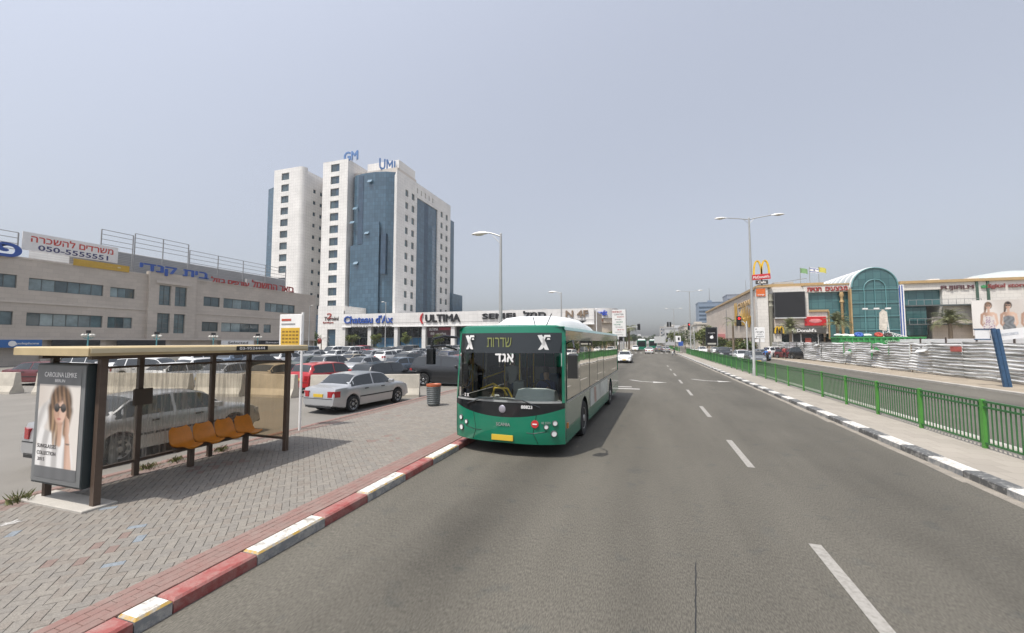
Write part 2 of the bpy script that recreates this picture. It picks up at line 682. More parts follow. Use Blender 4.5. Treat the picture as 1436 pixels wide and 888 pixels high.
ASPH = mat('asphalt', (0.113, 0.104, 0.086), 0.85, var=0.14, scale=0.55, stretch=(1.0, 0.22, 1), bump=0.5, bscale=130, fine=0.28, spec=0.3)
def layer_noise(m, scale, stretch, fmin, fmax, lo, hi, tint=(1, 1, 1)):
    nt = m.node_tree
    b = nt.nodes['Principled BSDF']
    src = b.inputs['Base Color'].links[0].from_socket
    mp = nt.nodes.new('ShaderNodeMapping')
    mp.inputs['Scale'].default_value = stretch
    nt.links.new(_pos(nt), mp.inputs[0])
    n = nt.nodes.new('ShaderNodeTexNoise')
    n.inputs['Scale'].default_value = scale
    n.inputs['Detail'].default_value = 6
    n.inputs['Roughness'].default_value = 0.6
    nt.links.new(mp.outputs[0], n.inputs['Vector'])
    mx0 = nt.nodes.new('ShaderNodeMix')
    mx0.data_type = 'RGBA'
    r = nt.nodes.new('ShaderNodeMapRange')
    r.inputs['From Min'].default_value = fmin
    r.inputs['From Max'].default_value = fmax
    nt.links.new(n.outputs['Fac'], r.inputs['Value'])
    nt.links.new(r.outputs[0], mx0.inputs['Factor'])
    mx0.inputs['A'].default_value = (lo * tint[0], lo * tint[1], lo * tint[2], 1)
    mx0.inputs['B'].default_value = (hi, hi, hi, 1)
    mm = nt.nodes.new('ShaderNodeMix')
    mm.data_type = 'RGBA'
    mm.blend_type = 'MULTIPLY'
    mm.inputs['Factor'].default_value = 1
    nt.links.new(src, mm.inputs['A'])
    nt.links.new(mx0.outputs['Result'], mm.inputs['B'])
    nt.links.new(mm.outputs['Result'], b.inputs['Base Color'])
layer_noise(ASPH, 0.35, (1.6, 0.16, 1), 0.38, 0.62, 0.86, 1.06)         # long wear streaks along the lanes
def oil_track(m, xc, sig, dark):
    """dark drip and rubber track along the middle of a lane"""
    nt = m.node_tree
    b = nt.nodes['Principled BSDF']
    src = b.inputs['Base Color'].links[0].from_socket
    sp = nt.nodes.new('ShaderNodeSeparateXYZ')
    p = _pos(nt)
    nt.links.new(p, sp.inputs[0])
    n = nt.nodes.new('ShaderNodeTexNoise')
    n.inputs['Scale'].default_value = 0.45
    n.inputs['Detail'].default_value = 5
    nt.links.new(p, n.inputs['Vector'])
    def mth(op, a, b_=None):
        q = nt.nodes.new('ShaderNodeMath')
        q.operation = op
        for i, v in enumerate((a, b_)):
            if v is None:
                continue
            if isinstance(v, (int, float)):
                q.inputs[i].default_value = v
            else:
                nt.links.new(v, q.inputs[i])
        return q.outputs[0]
    x = mth('ADD', mth('SUBTRACT', sp.outputs[0], xc), mth('MULTIPLY', mth('SUBTRACT', n.outputs['Fac'], .5), 1.4))
    g = mth('POWER', 2.718, mth('MULTIPLY', mth('MULTIPLY', x, x), -1 / (2 * sig * sig)))
    g = mth('MULTIPLY', g, mth('MULTIPLY', n.outputs['Fac'], 2 * dark))
    fac = mth('SUBTRACT', 1.0, g)
    mm = nt.nodes.new('ShaderNodeMix')
    mm.data_type = 'RGBA'
    mm.blend_type = 'MULTIPLY'
    mm.inputs['Factor'].default_value = 1
    nt.links.new(src, mm.inputs['A'])
    nt.links.new(fac, mm.inputs['B'])
    nt.links.new(mm.outputs['Result'], b.inputs['Base Color'])
oil_track(ASPH, -2.25, .5, .30)
oil_track(ASPH, 4.1, .7, .16)
layer_noise(ASPH, 2.2, (1, 1, 1), 0.30, 0.42, 0.86, 1.0, (0.95, 1, 1.05))  # darker oil spots
LOT = mat('lot_asphalt', (0.200, 0.187, 0.167), 0.9, var=0.12, scale=0.35, bump=0.2, bscale=90, fine=0.10, spec=0.2)
DIRT = mat('dirt', (0.30, 0.255, 0.20), 0.95, var=0.22, scale=0.9, bump=0.4, bscale=30, fine=0.15, spec=0.1)
EARTH = mat('earth', (0.27, 0.25, 0.21), 0.95, var=0.2, scale=0.08, spec=0.1)
CONC = mat('concrete', (0.40, 0.375, 0.335), 0.9, var=0.14, scale=1.6, bump=0.2, bscale=50, fine=0.10, spec=0.2)
PAVER_FAR = tile_mat('pavers_far', (0.228, 0.209, 0.186), (0.17, 0.155, 0.135), 0.2, 0.1, 0.005, 0.9, 0.12, 0.5, 0.2, plane='floor', rot=R(45), bump=0.2)
MEDIAN = tile_mat('median_slabs', (0.31, 0.28, 0.24), (0.22, 0.197, 0.168), 0.5, 0.5, 0.006, 0.9, 0.06, 0.5, 0.2, plane='floor', bump=0.15)
LINE = paint_mat('road_paint', (0.30, 0.285, 0.258), (0.19, 0.175, 0.155), 0.62, 16, .8, .25)
WHITE_K = paint_mat('kerb_white', (0.60, 0.58, 0.54), (0.30, 0.275, 0.24), 0.60, 9, .7, .16)
BLACK_K = paint_mat('kerb_black', (0.10, 0.10, 0.098), (0.30, 0.29, 0.27), 0.62, 8)
GREY_K = paint_mat('kerb_grey', (0.22, 0.225, 0.23), (0.36, 0.35, 0.33), 0.5, 8)
RED_K = paint_mat('kerb_red', (0.26, 0.062, 0.055), (0.34, 0.20, 0.175), 0.56, 6, .7, .3)
YEL_K = paint_mat('kerb_yellow', (0.42, 0.27, 0.06), (0.34, 0.31, 0.26), 0.5, 9)
PINK = paint_mat('pink_paver', (0.215, 0.118, 0.10), (0.22, 0.165, 0.142), 0.52, 4, .9, .4)
LINE_BLK = mat('tar', (0.018, 0.018, 0.018), 0.5, var=0)

# ---------------------------------------------------------------- ground
struct('ground', B().quad((-2500, -300, -0.06), (2500, -300, -0.06), (2500, 4500, -0.06), (-2500, 4500, -0.06)), EARTH)
struct('road', B().quad((-4.36, -25, 0), (5.72, -25, 0), (5.72, 900, 0), (-4.36, 900, 0)), ASPH)
struct('road', B().quad((8.15, -25, 0), (17.0, -25, 0), (17.0, 900, 0), (8.15, 900, 0)), ASPH)
struct('side_street', B().quad((-70, 96, 0.004), (-4.30, 96, 0.004), (-4.30, 106, 0.004), (-70, 106, 0.004)), ASPH)
struct('car_park', B().quad((-66, -20, 0.0), (-9.5, -20, 0.0), (-9.5, 84, 0.0), (-66, 84, 0.0)), LOT)
struct('dirt_verge', B().quad((17.2, -25, 0.03), (100, -25, 0.03), (100, 84, 0.03), (17.2, 84, 0.03)), DIRT)

# kerb stones, each its own stone
def kerb(name, x0, x1, ys, mats_of, h0=-0.03, h1=0.135, label=None):
    root = link(name, None, None, (0, 0, 0))
    root['kind'] = 'structure'
    if label:
        root['label'] = label
    cache = {}
    for a, b in zip(ys[:-1], ys[1:]):
        ms = mats_of(a)
        key = (round(b - a, 2), tuple(m.name for m in ms))
        if key not in cache:
            q = bx(x0, x1, 0.006, b - a - 0.006, h0, h1, 0.022)
            q.m = [2, 0] + [2, 1] * 4
            cache[key] = q.mesh('kerb_stone', ms)
        link('kerb_stone', cache[key], root, (rnd.uniform(-.006, .006), a, rnd.uniform(-.005, .005)))
    return root
ysL = [-1.2, -0.2, 0.8, 1.75, 2.58, 2.9, 3.8, 4.86, 5.8, 6.9, 7.95, 9.2]
ysL += [9.2 + i for i in range(1, 62)]
whiteL = {2.58, 3.8, 5.8, 7.95, 0.8}
def mL(a):
    if round(a, 2) in whiteL:
        return (WHITE_K, YEL_K, GREY_K)
    if a < 9.3:
        return (RED_K, RED_K, RED_K)
    return (RED_K, RED_K, RED_K) if int(a) % 2 else (WHITE_K, WHITE_K, GREY_K)
kerb('kerb', -4.60, -4.36, ysL, mL, label='red and white painted kerb along the bus stop pavement')
ysR = [-2 + 1.035 * i for i in range(92)]
kerb('kerb', 5.72, 6.02, ysR, lambda a: (WHITE_K, WHITE_K, GREY_K) if int(round((a + 2) / 1.035)) % 2 == 0 else (BLACK_K,) * 3, label='black and white painted kerb along the median')
kerb('kerb', 7.95, 8.15, [-2 + 4 * i for i in range(25)], lambda a: (CONC,) * 3)
kerb('kerb', 17.0, 17.2, [-2 + 4 * i for i in range(25)], lambda a: (CONC,) * 3)
struct('median', bx(6.02, 7.95, -20, 93, -0.03, 0.125), MEDIAN)
struct('median', bx(6.6, 7.8, 104, 420, -0.03, 0.125), MEDIAN)
struct('pavement', bx(17.2, 20.4, 84, 420, -0.03, 0.13), MEDIAN)
struct('pavement', bx(-9.35, -4.6, 108, 420, -0.03, 0.13), MEDIAN)

# brick pavement: herringbone at 45 degrees; the 300 largest in view are bricks of their own
pv = link('pavement', None)
pv['kind'] = 'structure'
pv['label'] = 'grey brick pavement in herringbone around the bus shelter'
BED = mat('paver_bed', (0.156, 0.142, 0.124), 0.95, var=0.2, scale=8, fine=0.2, spec=0.1)
obj('sand_bed', bx(-9.45, -4.6, -6, 26, -0.03, 0.112), BED, pv)
obj('far_pavers', bx(-9.45, -4.6, 26, 92, -0.03, 0.128), PAVER_FAR, pv)['kind'] = 'stuff'
BR = [mat('brick_a', (0.209, 0.192, 0.169), 0.9, var=0.10, scale=18, fine=0.14, spec=0.2),
      mat('brick_b', (0.196, 0.181, 0.161), 0.9, var=0.10, scale=18, fine=0.14, spec=0.2),
      mat('brick_c', (0.220, 0.201, 0.175), 0.9, var=0.10, scale=18, fine=0.14, spec=0.2),
      mat('brick_d', (0.201, 0.179, 0.155), 0.9, var=0.12, scale=18, fine=0.14, spec=0.2),
      mat('brick_red', (0.198, 0.148, 0.128), 0.9, var=0.12, scale=18, fine=0.12, spec=0.2),
      PINK,
      mat('brick_blue_chalk', (0.195, 0.218, 0.238), 0.9, var=0.2, scale=14, fine=0.14, spec=0.2)]
bm_ = bx(-0.098, 0.098, -0.048, 0.048, 0.06, 0.13, 0.004)
bm_.f = bm_.f[1:]; bm_.m = bm_.m[1:]
brick_me = [bm_.mesh('brick', m) for m in BR]
bricks = []
W_ = 0.1
c45 = math.sqrt(.5)
for gx in range(-40, 330):
    for gy in range(-120, 260):
        t = (gx - gy) % 4
        if t not in (0, 3):
            continue
        lx, ly = ((gx + 1) * W_, (gy + .5) * W_) if t == 0 else ((gx + .5) * W_, (gy + 1) * W_)
        # rotate by 45 degrees about the pavement's far corner
        X = -9.4 + (lx - ly) * c45
        Y = -1.5 + (lx + ly) * c45
        if -9.34 < X < -4.97 and 1.2 < Y < 25.9:
            bricks.append((X, Y, R(45) if t == 0 else R(135)))
for k in range(4):            # straight reddish courses along the kerb
    for j in range(124):
        bricks.append((-4.652 - k * W_, 1.2 + j * .2 + (.1 if k % 2 else 0), R(90)))
def brick_mi(X, Y):
    if X > -4.965:
        return 5
    if X < -9.05:
        return 4
    r = rnd.random()
    s = math.sin(X * 1.7 + 3) * math.sin(Y * 1.1 + 1)
    if s > 0.8 and r < 0.22:
        return 4
    if -8.2 < X < -5.4 and Y < 4.2 and r > 0.984:
        return 6
    return int(r * 3.7)
def inview(X, Y):
    d = -.311 * X + .95 * Y
    u = (.95 * X + .311 * Y) / max(d, .1)
    v = 2.47 / max(d, .1)
    return d > 1 and abs(u) < 1.22 and v < .79
vis = sorted([b for b in bricks if inview(b[0], b[1])], key=lambda b: b[0] ** 2 + b[1] ** 2)
near = set(vis[:300])
far = B()
for X, Y, a in bricks:
    mi = brick_mi(X, Y)
    zz = rnd.uniform(-.002, .002) + (.006 if X > -5.0 and abs(a - R(90)) < .01 else 0)
    if (X, Y, a) in near:
        link('brick', brick_me[mi], pv, (X, Y, zz), a)
    else:
        ca, sa = math.cos(a), math.sin(a)
        far.add([(X + v[0] * ca - v[1] * sa, Y + v[0] * sa + v[1] * ca, v[2] + zz) for v in bm_.v], bm_.f, mi)
o = obj('bricks', far, BR, pv)
o['kind'] = 'stuff'
# splash of white paint on the bricks
sp_ = B()
r_s = random.Random(5)
sp_.poly([(-8.30 + .16 * rr_ * math.cos(a_), 3.35 + .22 * rr_ * math.sin(a_), .1335) for a_, rr_ in [(2 * math.pi * i / 26, r_s.uniform(.25, 1.0) if i % 2 else r_s.uniform(.2, .5)) for i in range(26)]])
obj('paint_splash', sp_, paint_mat('splash', (.5, .49, .47), (.24, .22, .195), .5, 20), pv)
# edging of the pavement towards the car park
kerb('kerb', -9.62, -9.45, [-2 + 1.0 * i for i in range(30)], lambda a: (PINK, PINK, CONC), h1=0.137, label='low reddish edging kerb between pavement and car park')

# road markings
mk = B()
for y in [-2.0, 3.9, 9.8, 15.8, 21.8, 27.8, 33.8, 39.8, 45.8]:
    mk.quad((1.92, y, .005), (2.06, y, .005), (2.06, y + 2.5, .005), (1.92, y + 2.5, .005))
struct('lane_marking', mk, LINE)
mk = B()
mk.quad((-1.75, 23.6, .005), (-0.45, 23.6, .005), (-0.45, 23.95, .005), (-1.75, 23.95, .005))
mk.quad((-1.75, 24.6, .005), (-0.9, 24.6, .005), (-0.9, 24.9, .005), (-1.75, 24.9, .005))
LINE2 = paint_mat('road_paint_fresh', (0.48, 0.46, 0.43), (0.20, 0.19, 0.17), 0.66, 8, .8, .3)
struct('road_marking', mk, LINE2)
for ox, oy in ((0, 0), (4.0, 1.9)):
    mk = B()
    pts = [(-1.25, 29.3), (-1.12, 29.1), (-0.5, 28.3), (0.3, 28.0), (0.3, 27.6), (1.15, 28.05), (0.3, 28.5), (0.3, 28.2), (-0.4, 28.48), (-1.0, 29.3)]
    mk.poly([(x + ox, y + oy, .005) for x, y in pts])
    struct('arrow_marking', mk, LINE2)
mk = B()
for y in range(-4, 90, 8):
    mk.quad((12.5, y, .005), (12.64, y, .005), (12.64, y + 3.5, .005), (12.5, y + 3.5, .005))
mk.quad((8.5, -4, .005), (8.62, -4, .005), (8.62, 86, .005), (8.5, 86, .005))
struct('lane_marking', mk, LINE2)
mk = B()
for i in range(9):
    mk.quad((-3.9 + i * 1.1, 97, .005), (-3.4 + i * 1.1, 97, .005), (-3.4 + i * 1.1, 100, .005), (-3.9 + i * 1.1, 100, .005))
struct('zebra_crossing', mk, LINE2)
mk = B()
for i in range(14):
    y0, y1 = 3.2 + i * .165, 3.2 + (i + 1) * .165
    f = lambda y: 0.36 + (y - 4.17) * .102 + .004 * math.sin(y * 21)
    w0, w1 = (.006, .006) if i < 13 else (.006, .001)
    mk.quad((f(y0) - w0, y0, .004), (f(y0) + w0, y0, .004), (f(y1) + w1, y1, .004), (f(y1) - w1, y1, .004))
struct('tar_seam', mk, LINE_BLK)  # made-up strip in place of a camera artefact, no known road joint
gt = B()
for k in range(60):
    y0 = -2 + k * 1.5
    w0 = .16 + .12 * rnd.random()
    gt.quad((5.72 - w0, y0, .003), (5.72, y0, .003), (5.72, y0 + 1.5, .003), (5.72 - .16 - .1 * rnd.random(), y0 + 1.5, .003))
struct('gutter_dust', gt, mat('gutter_dust', (0.24, 0.215, 0.18), .95, var=.25, scale=3, fine=.2))
# ---------------------------------------------------------------- bus shelter
BROWN = mat('brown_paint', (0.085, 0.058, 0.042), 0.45, var=0.15, scale=6)
ROOF_T = mat('roof_tan', (0.46, 0.36, 0.20), 0.55, var=0.12, scale=2)
DKMET = mat('dark_teal_metal', (0.03, 0.042, 0.045), 0.4, var=0.1)
GLS_SH = clear_glass('shelter_glass', (0.83, 0.80, 0.74), 0.9, 1.45, dirt=0.62, dirtcol=(0.50, 0.47, 0.41))
GLS_SH2 = clear_glass('shelter_side_glass', (0.62, 0.52, 0.38), 0.9, 1.45, dirt=0.12)
WHT = mat('white_paint', (0.78, 0.77, 0.75), 0.5, var=0.06)
BLK = mat('black_paint', (0.015, 0.015, 0.016), 0.5, var=0.1)
STEEL = mat('galvanised', (0.42, 0.42, 0.41), 0.45, 0.55, var=0.12, scale=5)
sh = thing('bus_shelter', 'brown bus shelter with tan flat roof, glass walls and a woman on its poster', 'bus shelter', (-8.5, 5.7, .13))
def sp(name, b, m, par=None, smooth=None):
    for i, v in enumerate(b.v):
        b.v[i] = (v[0] + 8.5, v[1] - 5.7, v[2] - .13)
    return obj(name, b, m, par or sh, smooth)
Z = .13
sp('base_slab', bx(-9.3, -7.75, 3.85, 4.28, .1, .165, .01), CONC)
for x, y in ((-7.87, 4.06), (-7.86, 7.46), (-9.12, 4.08), (-9.07, 5.25), (-9.05, 6.6), (-9.03, 7.44)):
    w = .045 if x > -8 else .04
    sp('post', bx(x - w, x + w, y - w, y + w, .11, 2.36, .004), BROWN)
rf = sp('roof', bx(-9.4, -7.55, 3.72, 7.72, 2.39, 2.52, .02), ROOF_T)
sp('roof_edge', bx(-7.548, -7.53, 3.74, 7.70, 2.43, 2.50), mat('roof_edge', (0.55, 0.47, 0.31), .5, var=.1), rf)
sp('roof_beam', bx(-7.93, -7.83, 3.9, 7.6, 2.33, 2.388), BROWN)
sp('roof_beam', bx(-9.15, -9.05, 3.9, 7.6, 2.33, 2.388), BROWN)
st = sp('phone_sticker', bx(-7.528, -7.524, 5.93, 6.62, 2.425, 2.51), BLK, rf)
t = txt('03-9524444', WHT, rf, (0.978, 0.57, 2.335), .56, .055, '+x', ext=.004, bold=.02)
# glass walls
for y0, y1 in ((4.16, 5.2), (5.3, 6.55), (6.65, 7.4)):
    yv = (y0 + y1) / 2
    g = sp('glass_panel', B().quad((-9.06, y0, .42), (-9.05, y1, .42), (-9.05, y1, 2.13), (-9.06, y0, 2.13)), GLS_SH)
    sp('panel_rail', bx(-9.085, -9.035, y0, y1, .38, .43), BROWN)
    sp('panel_rail', bx(-9.085, -9.035, y0, y1, 2.12, 2.16), BROWN)
g = sp('glass_panel', B().quad((-8.98, 7.46, .42), (-7.92, 7.46, .42), (-7.92, 7.46, 2.13), (-8.98, 7.46, 2.13)), GLS_SH2)
sp('panel_rail', bx(-8.98, -7.92, 7.44, 7.48, .38, .43), BROWN)
sp('panel_rail', bx(-8.98, -7.92, 7.44, 7.48, 2.12, 2.16), BROWN)
sp('notice_box', bx(-9.02, -8.98, 5.12, 5.42, 1.42, 1.72, .008), mat('notice_brown', (0.06, 0.04, 0.028), .4))
# advertising light box at the near end
ab = sp('poster_case', bx(-9.2, -7.96, 3.93, 4.13, .42, 2.26, .012), DKMET)
sp('case_trim', bx(-9.19, -7.975, 3.918, 3.929, .45, 2.23), mat('case_grey', (0.16, 0.165, 0.165), .5), ab)
sk_c, hair_c = (0.60, 0.40, 0.30), (0.17, 0.10, 0.06)
PM = [mat('poster_ground', (0.66, 0.60, 0.54), .35, var=.08, scale=3), mat('poster_grey', (0.14, 0.145, 0.15), .35, var=.1),
      mat('poster_hair', hair_c, .35, var=.45, scale=14, stretch=(1, 1, .25)), mat('poster_skin', sk_c, .35, var=.12, scale=8),
      mat('poster_shirt', (0.72, 0.70, 0.67), .35, var=.10, scale=9, stretch=(1.5, 1, .4)), mat('poster_dark', (0.035, 0.03, 0.03), .3, var=.1), mat('poster_lips', (0.42, 0.16, 0.13), .35, var=.05),
      mat('poster_hair_light', (0.40, 0.27, 0.16), .35, var=.35, scale=14, stretch=(1, 1, .25)), mat('poster_fold', (0.52, 0.50, 0.48), .35, var=.1)]
def flat(b, pts, d, mi, ox=-9.10, oz=.52, sx=1.03, sz=1.66, y=3.916):
    b.poly([(ox + u * sx, y - d * .0006, oz + w * sz) for u, w in pts], mi)
def blob(cx, cy, rx, ry, n=22, a0=0, tw=0):
    return [(cx + rx * math.cos(2 * math.pi * i / n) * math.cos(tw) - ry * math.sin(2 * math.pi * i / n) * math.sin(tw),
             cy + (rx * math.cos(2 * math.pi * i / n) * math.sin(tw) + ry * math.sin(2 * math.pi * i / n) * math.cos(tw)) * .62) for i in range(n)]
def poster_ink(u, v):
    """photograph of a woman in sunglasses, one arm raised, white shirt"""
    n1 = math.sin(u * 61 + 3 * math.sin(v * 9)) * .5 + .5
    n2 = math.sin(u * 23 - v * 7 + 2 * math.sin(v * 5)) * .5 + .5
    if v > .855 or v < .10:
        return blend((.115, .12, .125), (.16, .165, .17), n2 * .4 + v * .3)
    w = v * 1.61                       # square units: u across, w up
    c = blend((.60, .54, .48), (.70, .655, .60), sstep(.2, .8, u + .3 * v))
    # raised arm in a white sleeve
    m = max(segm(u, w, (.02, .78), (.20, .98), .17, .12), segm(u, w, (.18, .98), (.44, 1.20), .10, .06))
    c = blend(c, blend((.47, .45, .43), (.74, .72, .69), n2), m)
    # hair behind
    hm = max(ellm(u, w, .55, 1.10, .27, .29, .18), segm(u, w, (.36, 1.02), (.40, .56), .12, .05, .5), segm(u, w, (.74, 1.0), (.68, .58), .10, .05, .5))
    c = blend(c, blend((.06, .032, .018), (.30, .18, .10), n1 * .55 + .35 * sstep(1.1, .6, w)), hm)
    # shirt and chest
    m = max(ellm(u, w, .42, .22, .48, .46, .10), segm(u, w, (.10, .60), (.62, .50), .13, .10))
    c = blend(c, blend((.46, .445, .43), (.76, .745, .72), sstep(.1, .9, n2)), m * sstep(.86, .70, w))
    m = segm(u, w, (.54, .78), (.56, .52), .085, .05, .4)
    c = blend(c, blend((.50, .31, .22), (.62, .42, .31), n2), m)
    for x0 in (.40, .47):              # long strands over the shirt
        m = segm(u, w, (x0 - .02, .95), (x0 + .02, .50), .055, .025, .6)
        c = blend(c, blend((.15, .085, .045), (.40, .26, .15), n1), m * .85)
    # face
    m = ellm(u, w, .545, 1.00, .150, .205, .10, -.12)
    sh = sstep(.40, .62, u) - .6 * sstep(.62, .72, u)
    c = blend(c, blend((.46, .27, .185), (.66, .45, .345), sh), m)
    c = blend(c, (.40, .22, .15), .55 * ellm(u, w, .505, .945, .025, .055, .6))           # side of the nose
    c = blend(c, (.45, .15, .13), ellm(u, w, .525, .872, .046, .017, .35))                 # lips
    c = blend(c, (.36, .2, .14), .5 * segm(u, w, (.48, .80), (.62, .81), .02, .02, .8))    # chin shadow
    # fringe falling over the forehead
    m = max(segm(u, w, (.42, 1.14), (.60, 1.21), .06, .07, .5), segm(u, w, (.62, 1.20), (.69, 1.02), .05, .03, .5))
    c = blend(c, blend((.07, .04, .022), (.27, .16, .09), n1), m * .9)
    # sunglasses
    for cx_ in (.462, .618):
        c = blend(c, blend((.012, .012, .013), (.10, .085, .08), sstep(1.0, 1.08, w)), ellm(u, w, cx_, 1.035, .066, .064, .12))
    c = blend(c, (.02, .018, .016), segm(u, w, (.51, 1.045), (.57, 1.045), .012, .012, .5))
    # forearm and hand at the cheek
    m = max(segm(u, w, (.80, .16), (.74, .62), .085, .05), ellm(u, w, .735, .72, .055, .10, .2))
    for k in range(4):
        m = max(m, segm(u, w, (.705 + .022 * k, .76), (.685 + .024 * k, .93 - .02 * k), .016, .012, .4))
    c = blend(c, blend((.42, .25, .17), (.64, .43, .33), sstep(.68, .80, u)), m)
    c = blend(c, (.10, .09, .08), .8 * ellm(u, w, .765, .52, .055, .012, .3))              # bracelet
    return c
poster = printed('poster', 1.03, 1.66, 84, 132, poster_ink, ab, lambda u, v: (-9.10 + u * 1.03, 3.914, .52 + v * 1.66))
poster.location = (8.5, -5.7, -.13)
for s, u, w, ww, hh, m in (('CAROLINA LEMKE', .5, .945, .78, .045, WHT), ('BERLIN', .5, .89, .24, .026, WHT), ('SUNGLASSES', .27, .285, .46, .034, PM[5]), ('COLLECTION', .27, .222, .46, .034, PM[5]),
                     ('2015', .15, .165, .17, .03, PM[5])):
    txt(s, m, poster, (-9.10 + u * 1.03, 3.9125, .52 + w * 1.66), ww * 1.03, hh * 1.66, '-y', ext=.0015, bold=.01)

# bench of four orange shells
ORANGE = mat('orange_plastic', (0.60, 0.215, 0.02), 0.35, var=0.12, scale=7)
bn = thing('bench', 'four orange plastic seats on a brown beam inside the bus shelter', 'bench', (-8.6, 6.5, .13))
for k in range(4):
    s = B()
    rings = []
    for j, (px_, pz, hw) in enumerate([(.40, .40, .10), (.41, .425, .17), (.36, .435, .19), (.25, .42, .20), (.13, .425, .205), (.06, .48, .215), (.02, .60, .212), (-.02, .71, .19), (-.035, .77, .13)]):
        rings.append([(px_ + .015 * (abs(t) ** 2), t * hw, pz + .03 * (abs(t) ** 3)) for t in [-1, -.75, -.4, 0, .4, .75, 1]])
    s.loft(rings, closed=False)
    s.loft([[(p[0] - .012, p[1], p[2] - .014) for p in r] for r in rings], closed=False)
    obj('seat', s, ORANGE, bn, 40, (-.24, -.66 + k * .445, 0))
obj('beam', bx(-.1, -.02, -.85, .92, .34, .40, .005), BROWN, bn)
for y in (-.55, .62):
    lg = bx(-.1, -.02, y - .045, y + .045, -.01, .34)
    lg.box(-.22, .14, y - .02, y + .02, .395, .412)
    obj('leg', lg, BROWN, bn)

# yellow bus stop sign behind the shelter
bs = thing('bus_stop_sign', 'white and yellow bus timetable board on a pole above the shelter roof', 'sign', (-9.75, 9.3, .13))
obj('pole', B().cyl((0.42, .02, -.02), (0.42, .02, 3.3), .035), WHT, bs)
obj('board', bx(-.75, .05, -.03, .03, 2.26, 3.25, .008).xf(Matrix.Translation((.38, 0, 0))), WHT, bs)
YB = mat('stop_yellow', (0.62, 0.38, 0.04), .4, var=.1)
obj('route_panel', bx(-.31, .37, -.035, -.0305, 2.34, 2.86), YB, bs)
nm_ = bx(0, .085, -.039, -.0352, 0, .045).mesh('route_number', mat('stop_ink', (0.25, 0.14, 0.02), .5))
for r_ in range(4):
    for q in range(5):
        link('route_number', nm_, bs, (-.26 + q * .125, 0, 2.43 + r_ * .1))
obj('header', bx(-.30, .05, -.037, -.0305, 3.06, 3.12), mat('stop_red', (0.45, 0.08, 0.05), .5), bs)
obj('small_print', bx(-.30, .2, -.037, -.0305, 2.95, 2.99), mat('stop_grey', (0.3, 0.3, 0.3), .5), bs)

# litter bin
BINM = mat('bin_grey', (0.115, 0.125, 0.125), 0.5, var=0.15, scale=8)
lb = thing('litter_bin', 'ribbed grey round litter bin with orange rim on the brick pavement', 'litter bin', (-7.89, 14.36, .13))
prof = [(.0, 0), (.20, 0), (.20, .04)]
for i in range(9):
    z = .06 + i * .075
    prof += [(.235 + i * .004, z), (.25 + i * .004, z + .02), (.25 + i * .004, z + .045), (.235 + i * .004, z + .065)]
prof += [(.27, .76), (.25, .76), (.0, .70)]
obj('body', B().lathe(prof, n=22), BINM, lb, 30)
obj('rim', B().lathe([(.262, .74), (.285, .75), (.285, .83), (.262, .835), (.235, .80), (.24, .74)], n=22), mat('bin_orange', (0.42, 0.11, 0.045), .5, var=.15), lb, 40)

# concrete barriers
BAR = mat('barrier_concrete', (0.50, 0.46, 0.39), 0.9, var=0.16, scale=1.7, bump=0.2, fine=0.1, spec=0.2)
def barrier_mesh(L):
    pr_ = [(-.3, 0), (-.3, .12), (-.17, .40), (-.10, 1.05), (.10, 1.05), (.17, .40), (.3, .12), (.3, 0)]
    b = B()
    b.loft([[(x, p[0], p[1]) for p in pr_] for x in (-L / 2, L / 2)])
    for sx in (-.7, .7):
        b.box(sx - .25, sx + .25, -.302, .302, .0, .07)
    return b.mesh('concrete_barrier', BAR)
bme = barrier_mesh(2.45)
bars = [((-13.72, 15.93), 23.8, 'concrete barrier behind the silver saloon, beside the gap by the red car'),
        ((-11.45, 16.94), 23.8, 'concrete barrier behind the front of the silver saloon, nearest the litter bin'),
        ((-16.8, 15.2), 4, 'concrete barrier at the rear of the red hatchback, seen right of the shelter'),
        ((-19.6, 14.7), 11, 'concrete barrier in front of the beige saloon, seen through the shelter'),
        ((-22.3, 14.1), 12, 'third concrete barrier left of the red hatchback, seen through shelter glass'),
        ((-25.0, 13.5), 13, 'concrete barrier behind the small brown box of the shelter'),
        ((-27.7, 12.7), 15, 'concrete barrier just left of the shelter poster'),
        ((-31.2, 11.8), 14, 'leftmost concrete barrier at the edge of the photo')]
for (x, y), a, lab in bars:
    tag(link('concrete_barrier', bme, None, (x, y, 0), R(a)), lab, 'barrier', 'concrete barriers along the car park edge')

# ---------------------------------------------------------------- green median fence
GRN = mat('fence_green', (0.075, 0.26, 0.045), 0.45, var=0.12, scale=3)
GRN_SHADE = mat('fence_dark_green', (0.035, 0.13, 0.040), 0.45, var=0.12, scale=3)  # same green with shade put into the colour, for pickets and rails
def fence(y0, n, step, lab, maxp, x=7.42):
    f = thing('railing', lab, 'railing', (x, y0, .125), 0, 'green railings on the median')
    pm = bx(-.035, .035, -.045, .045, -.01, 1.13, .01).mesh('post', GRN)
    rm = bx(-.02, .02, .045, step - .045, -.022, .022).mesh('rail', GRN_SHADE)
    km = bx(-.009, .009, -.012, .012, .13, 1.06).mesh('picket', GRN_SHADE)
    kd = bx(-.009, .009, -.012, .012, .13, 1.06)
    rest = B()
    cnt = 0
    for i in range(n + 1):
        link('post', pm, f, (0, i * step, 0))
        if i == n:
            break
        for z in (1.08, .95, .12):
            link('rail', rm, f, (0, i * step, z))
        for k in range(17):
            yy = i * step + (k + 1) * step / 18
            if cnt < maxp:
                link('picket', km, f, (0, yy, 0))
            else:
                rest.add([(v[0], v[1] + yy, v[2]) for v in kd.v], kd.f)
            cnt += 1
    if rest.v:
        obj('far_pickets', rest, GRN_SHADE, f)['kind'] = 'stuff'
    return f
fence(5.66, 36, 2.35, 'long green metal railing with flat posts along the near median', 300)
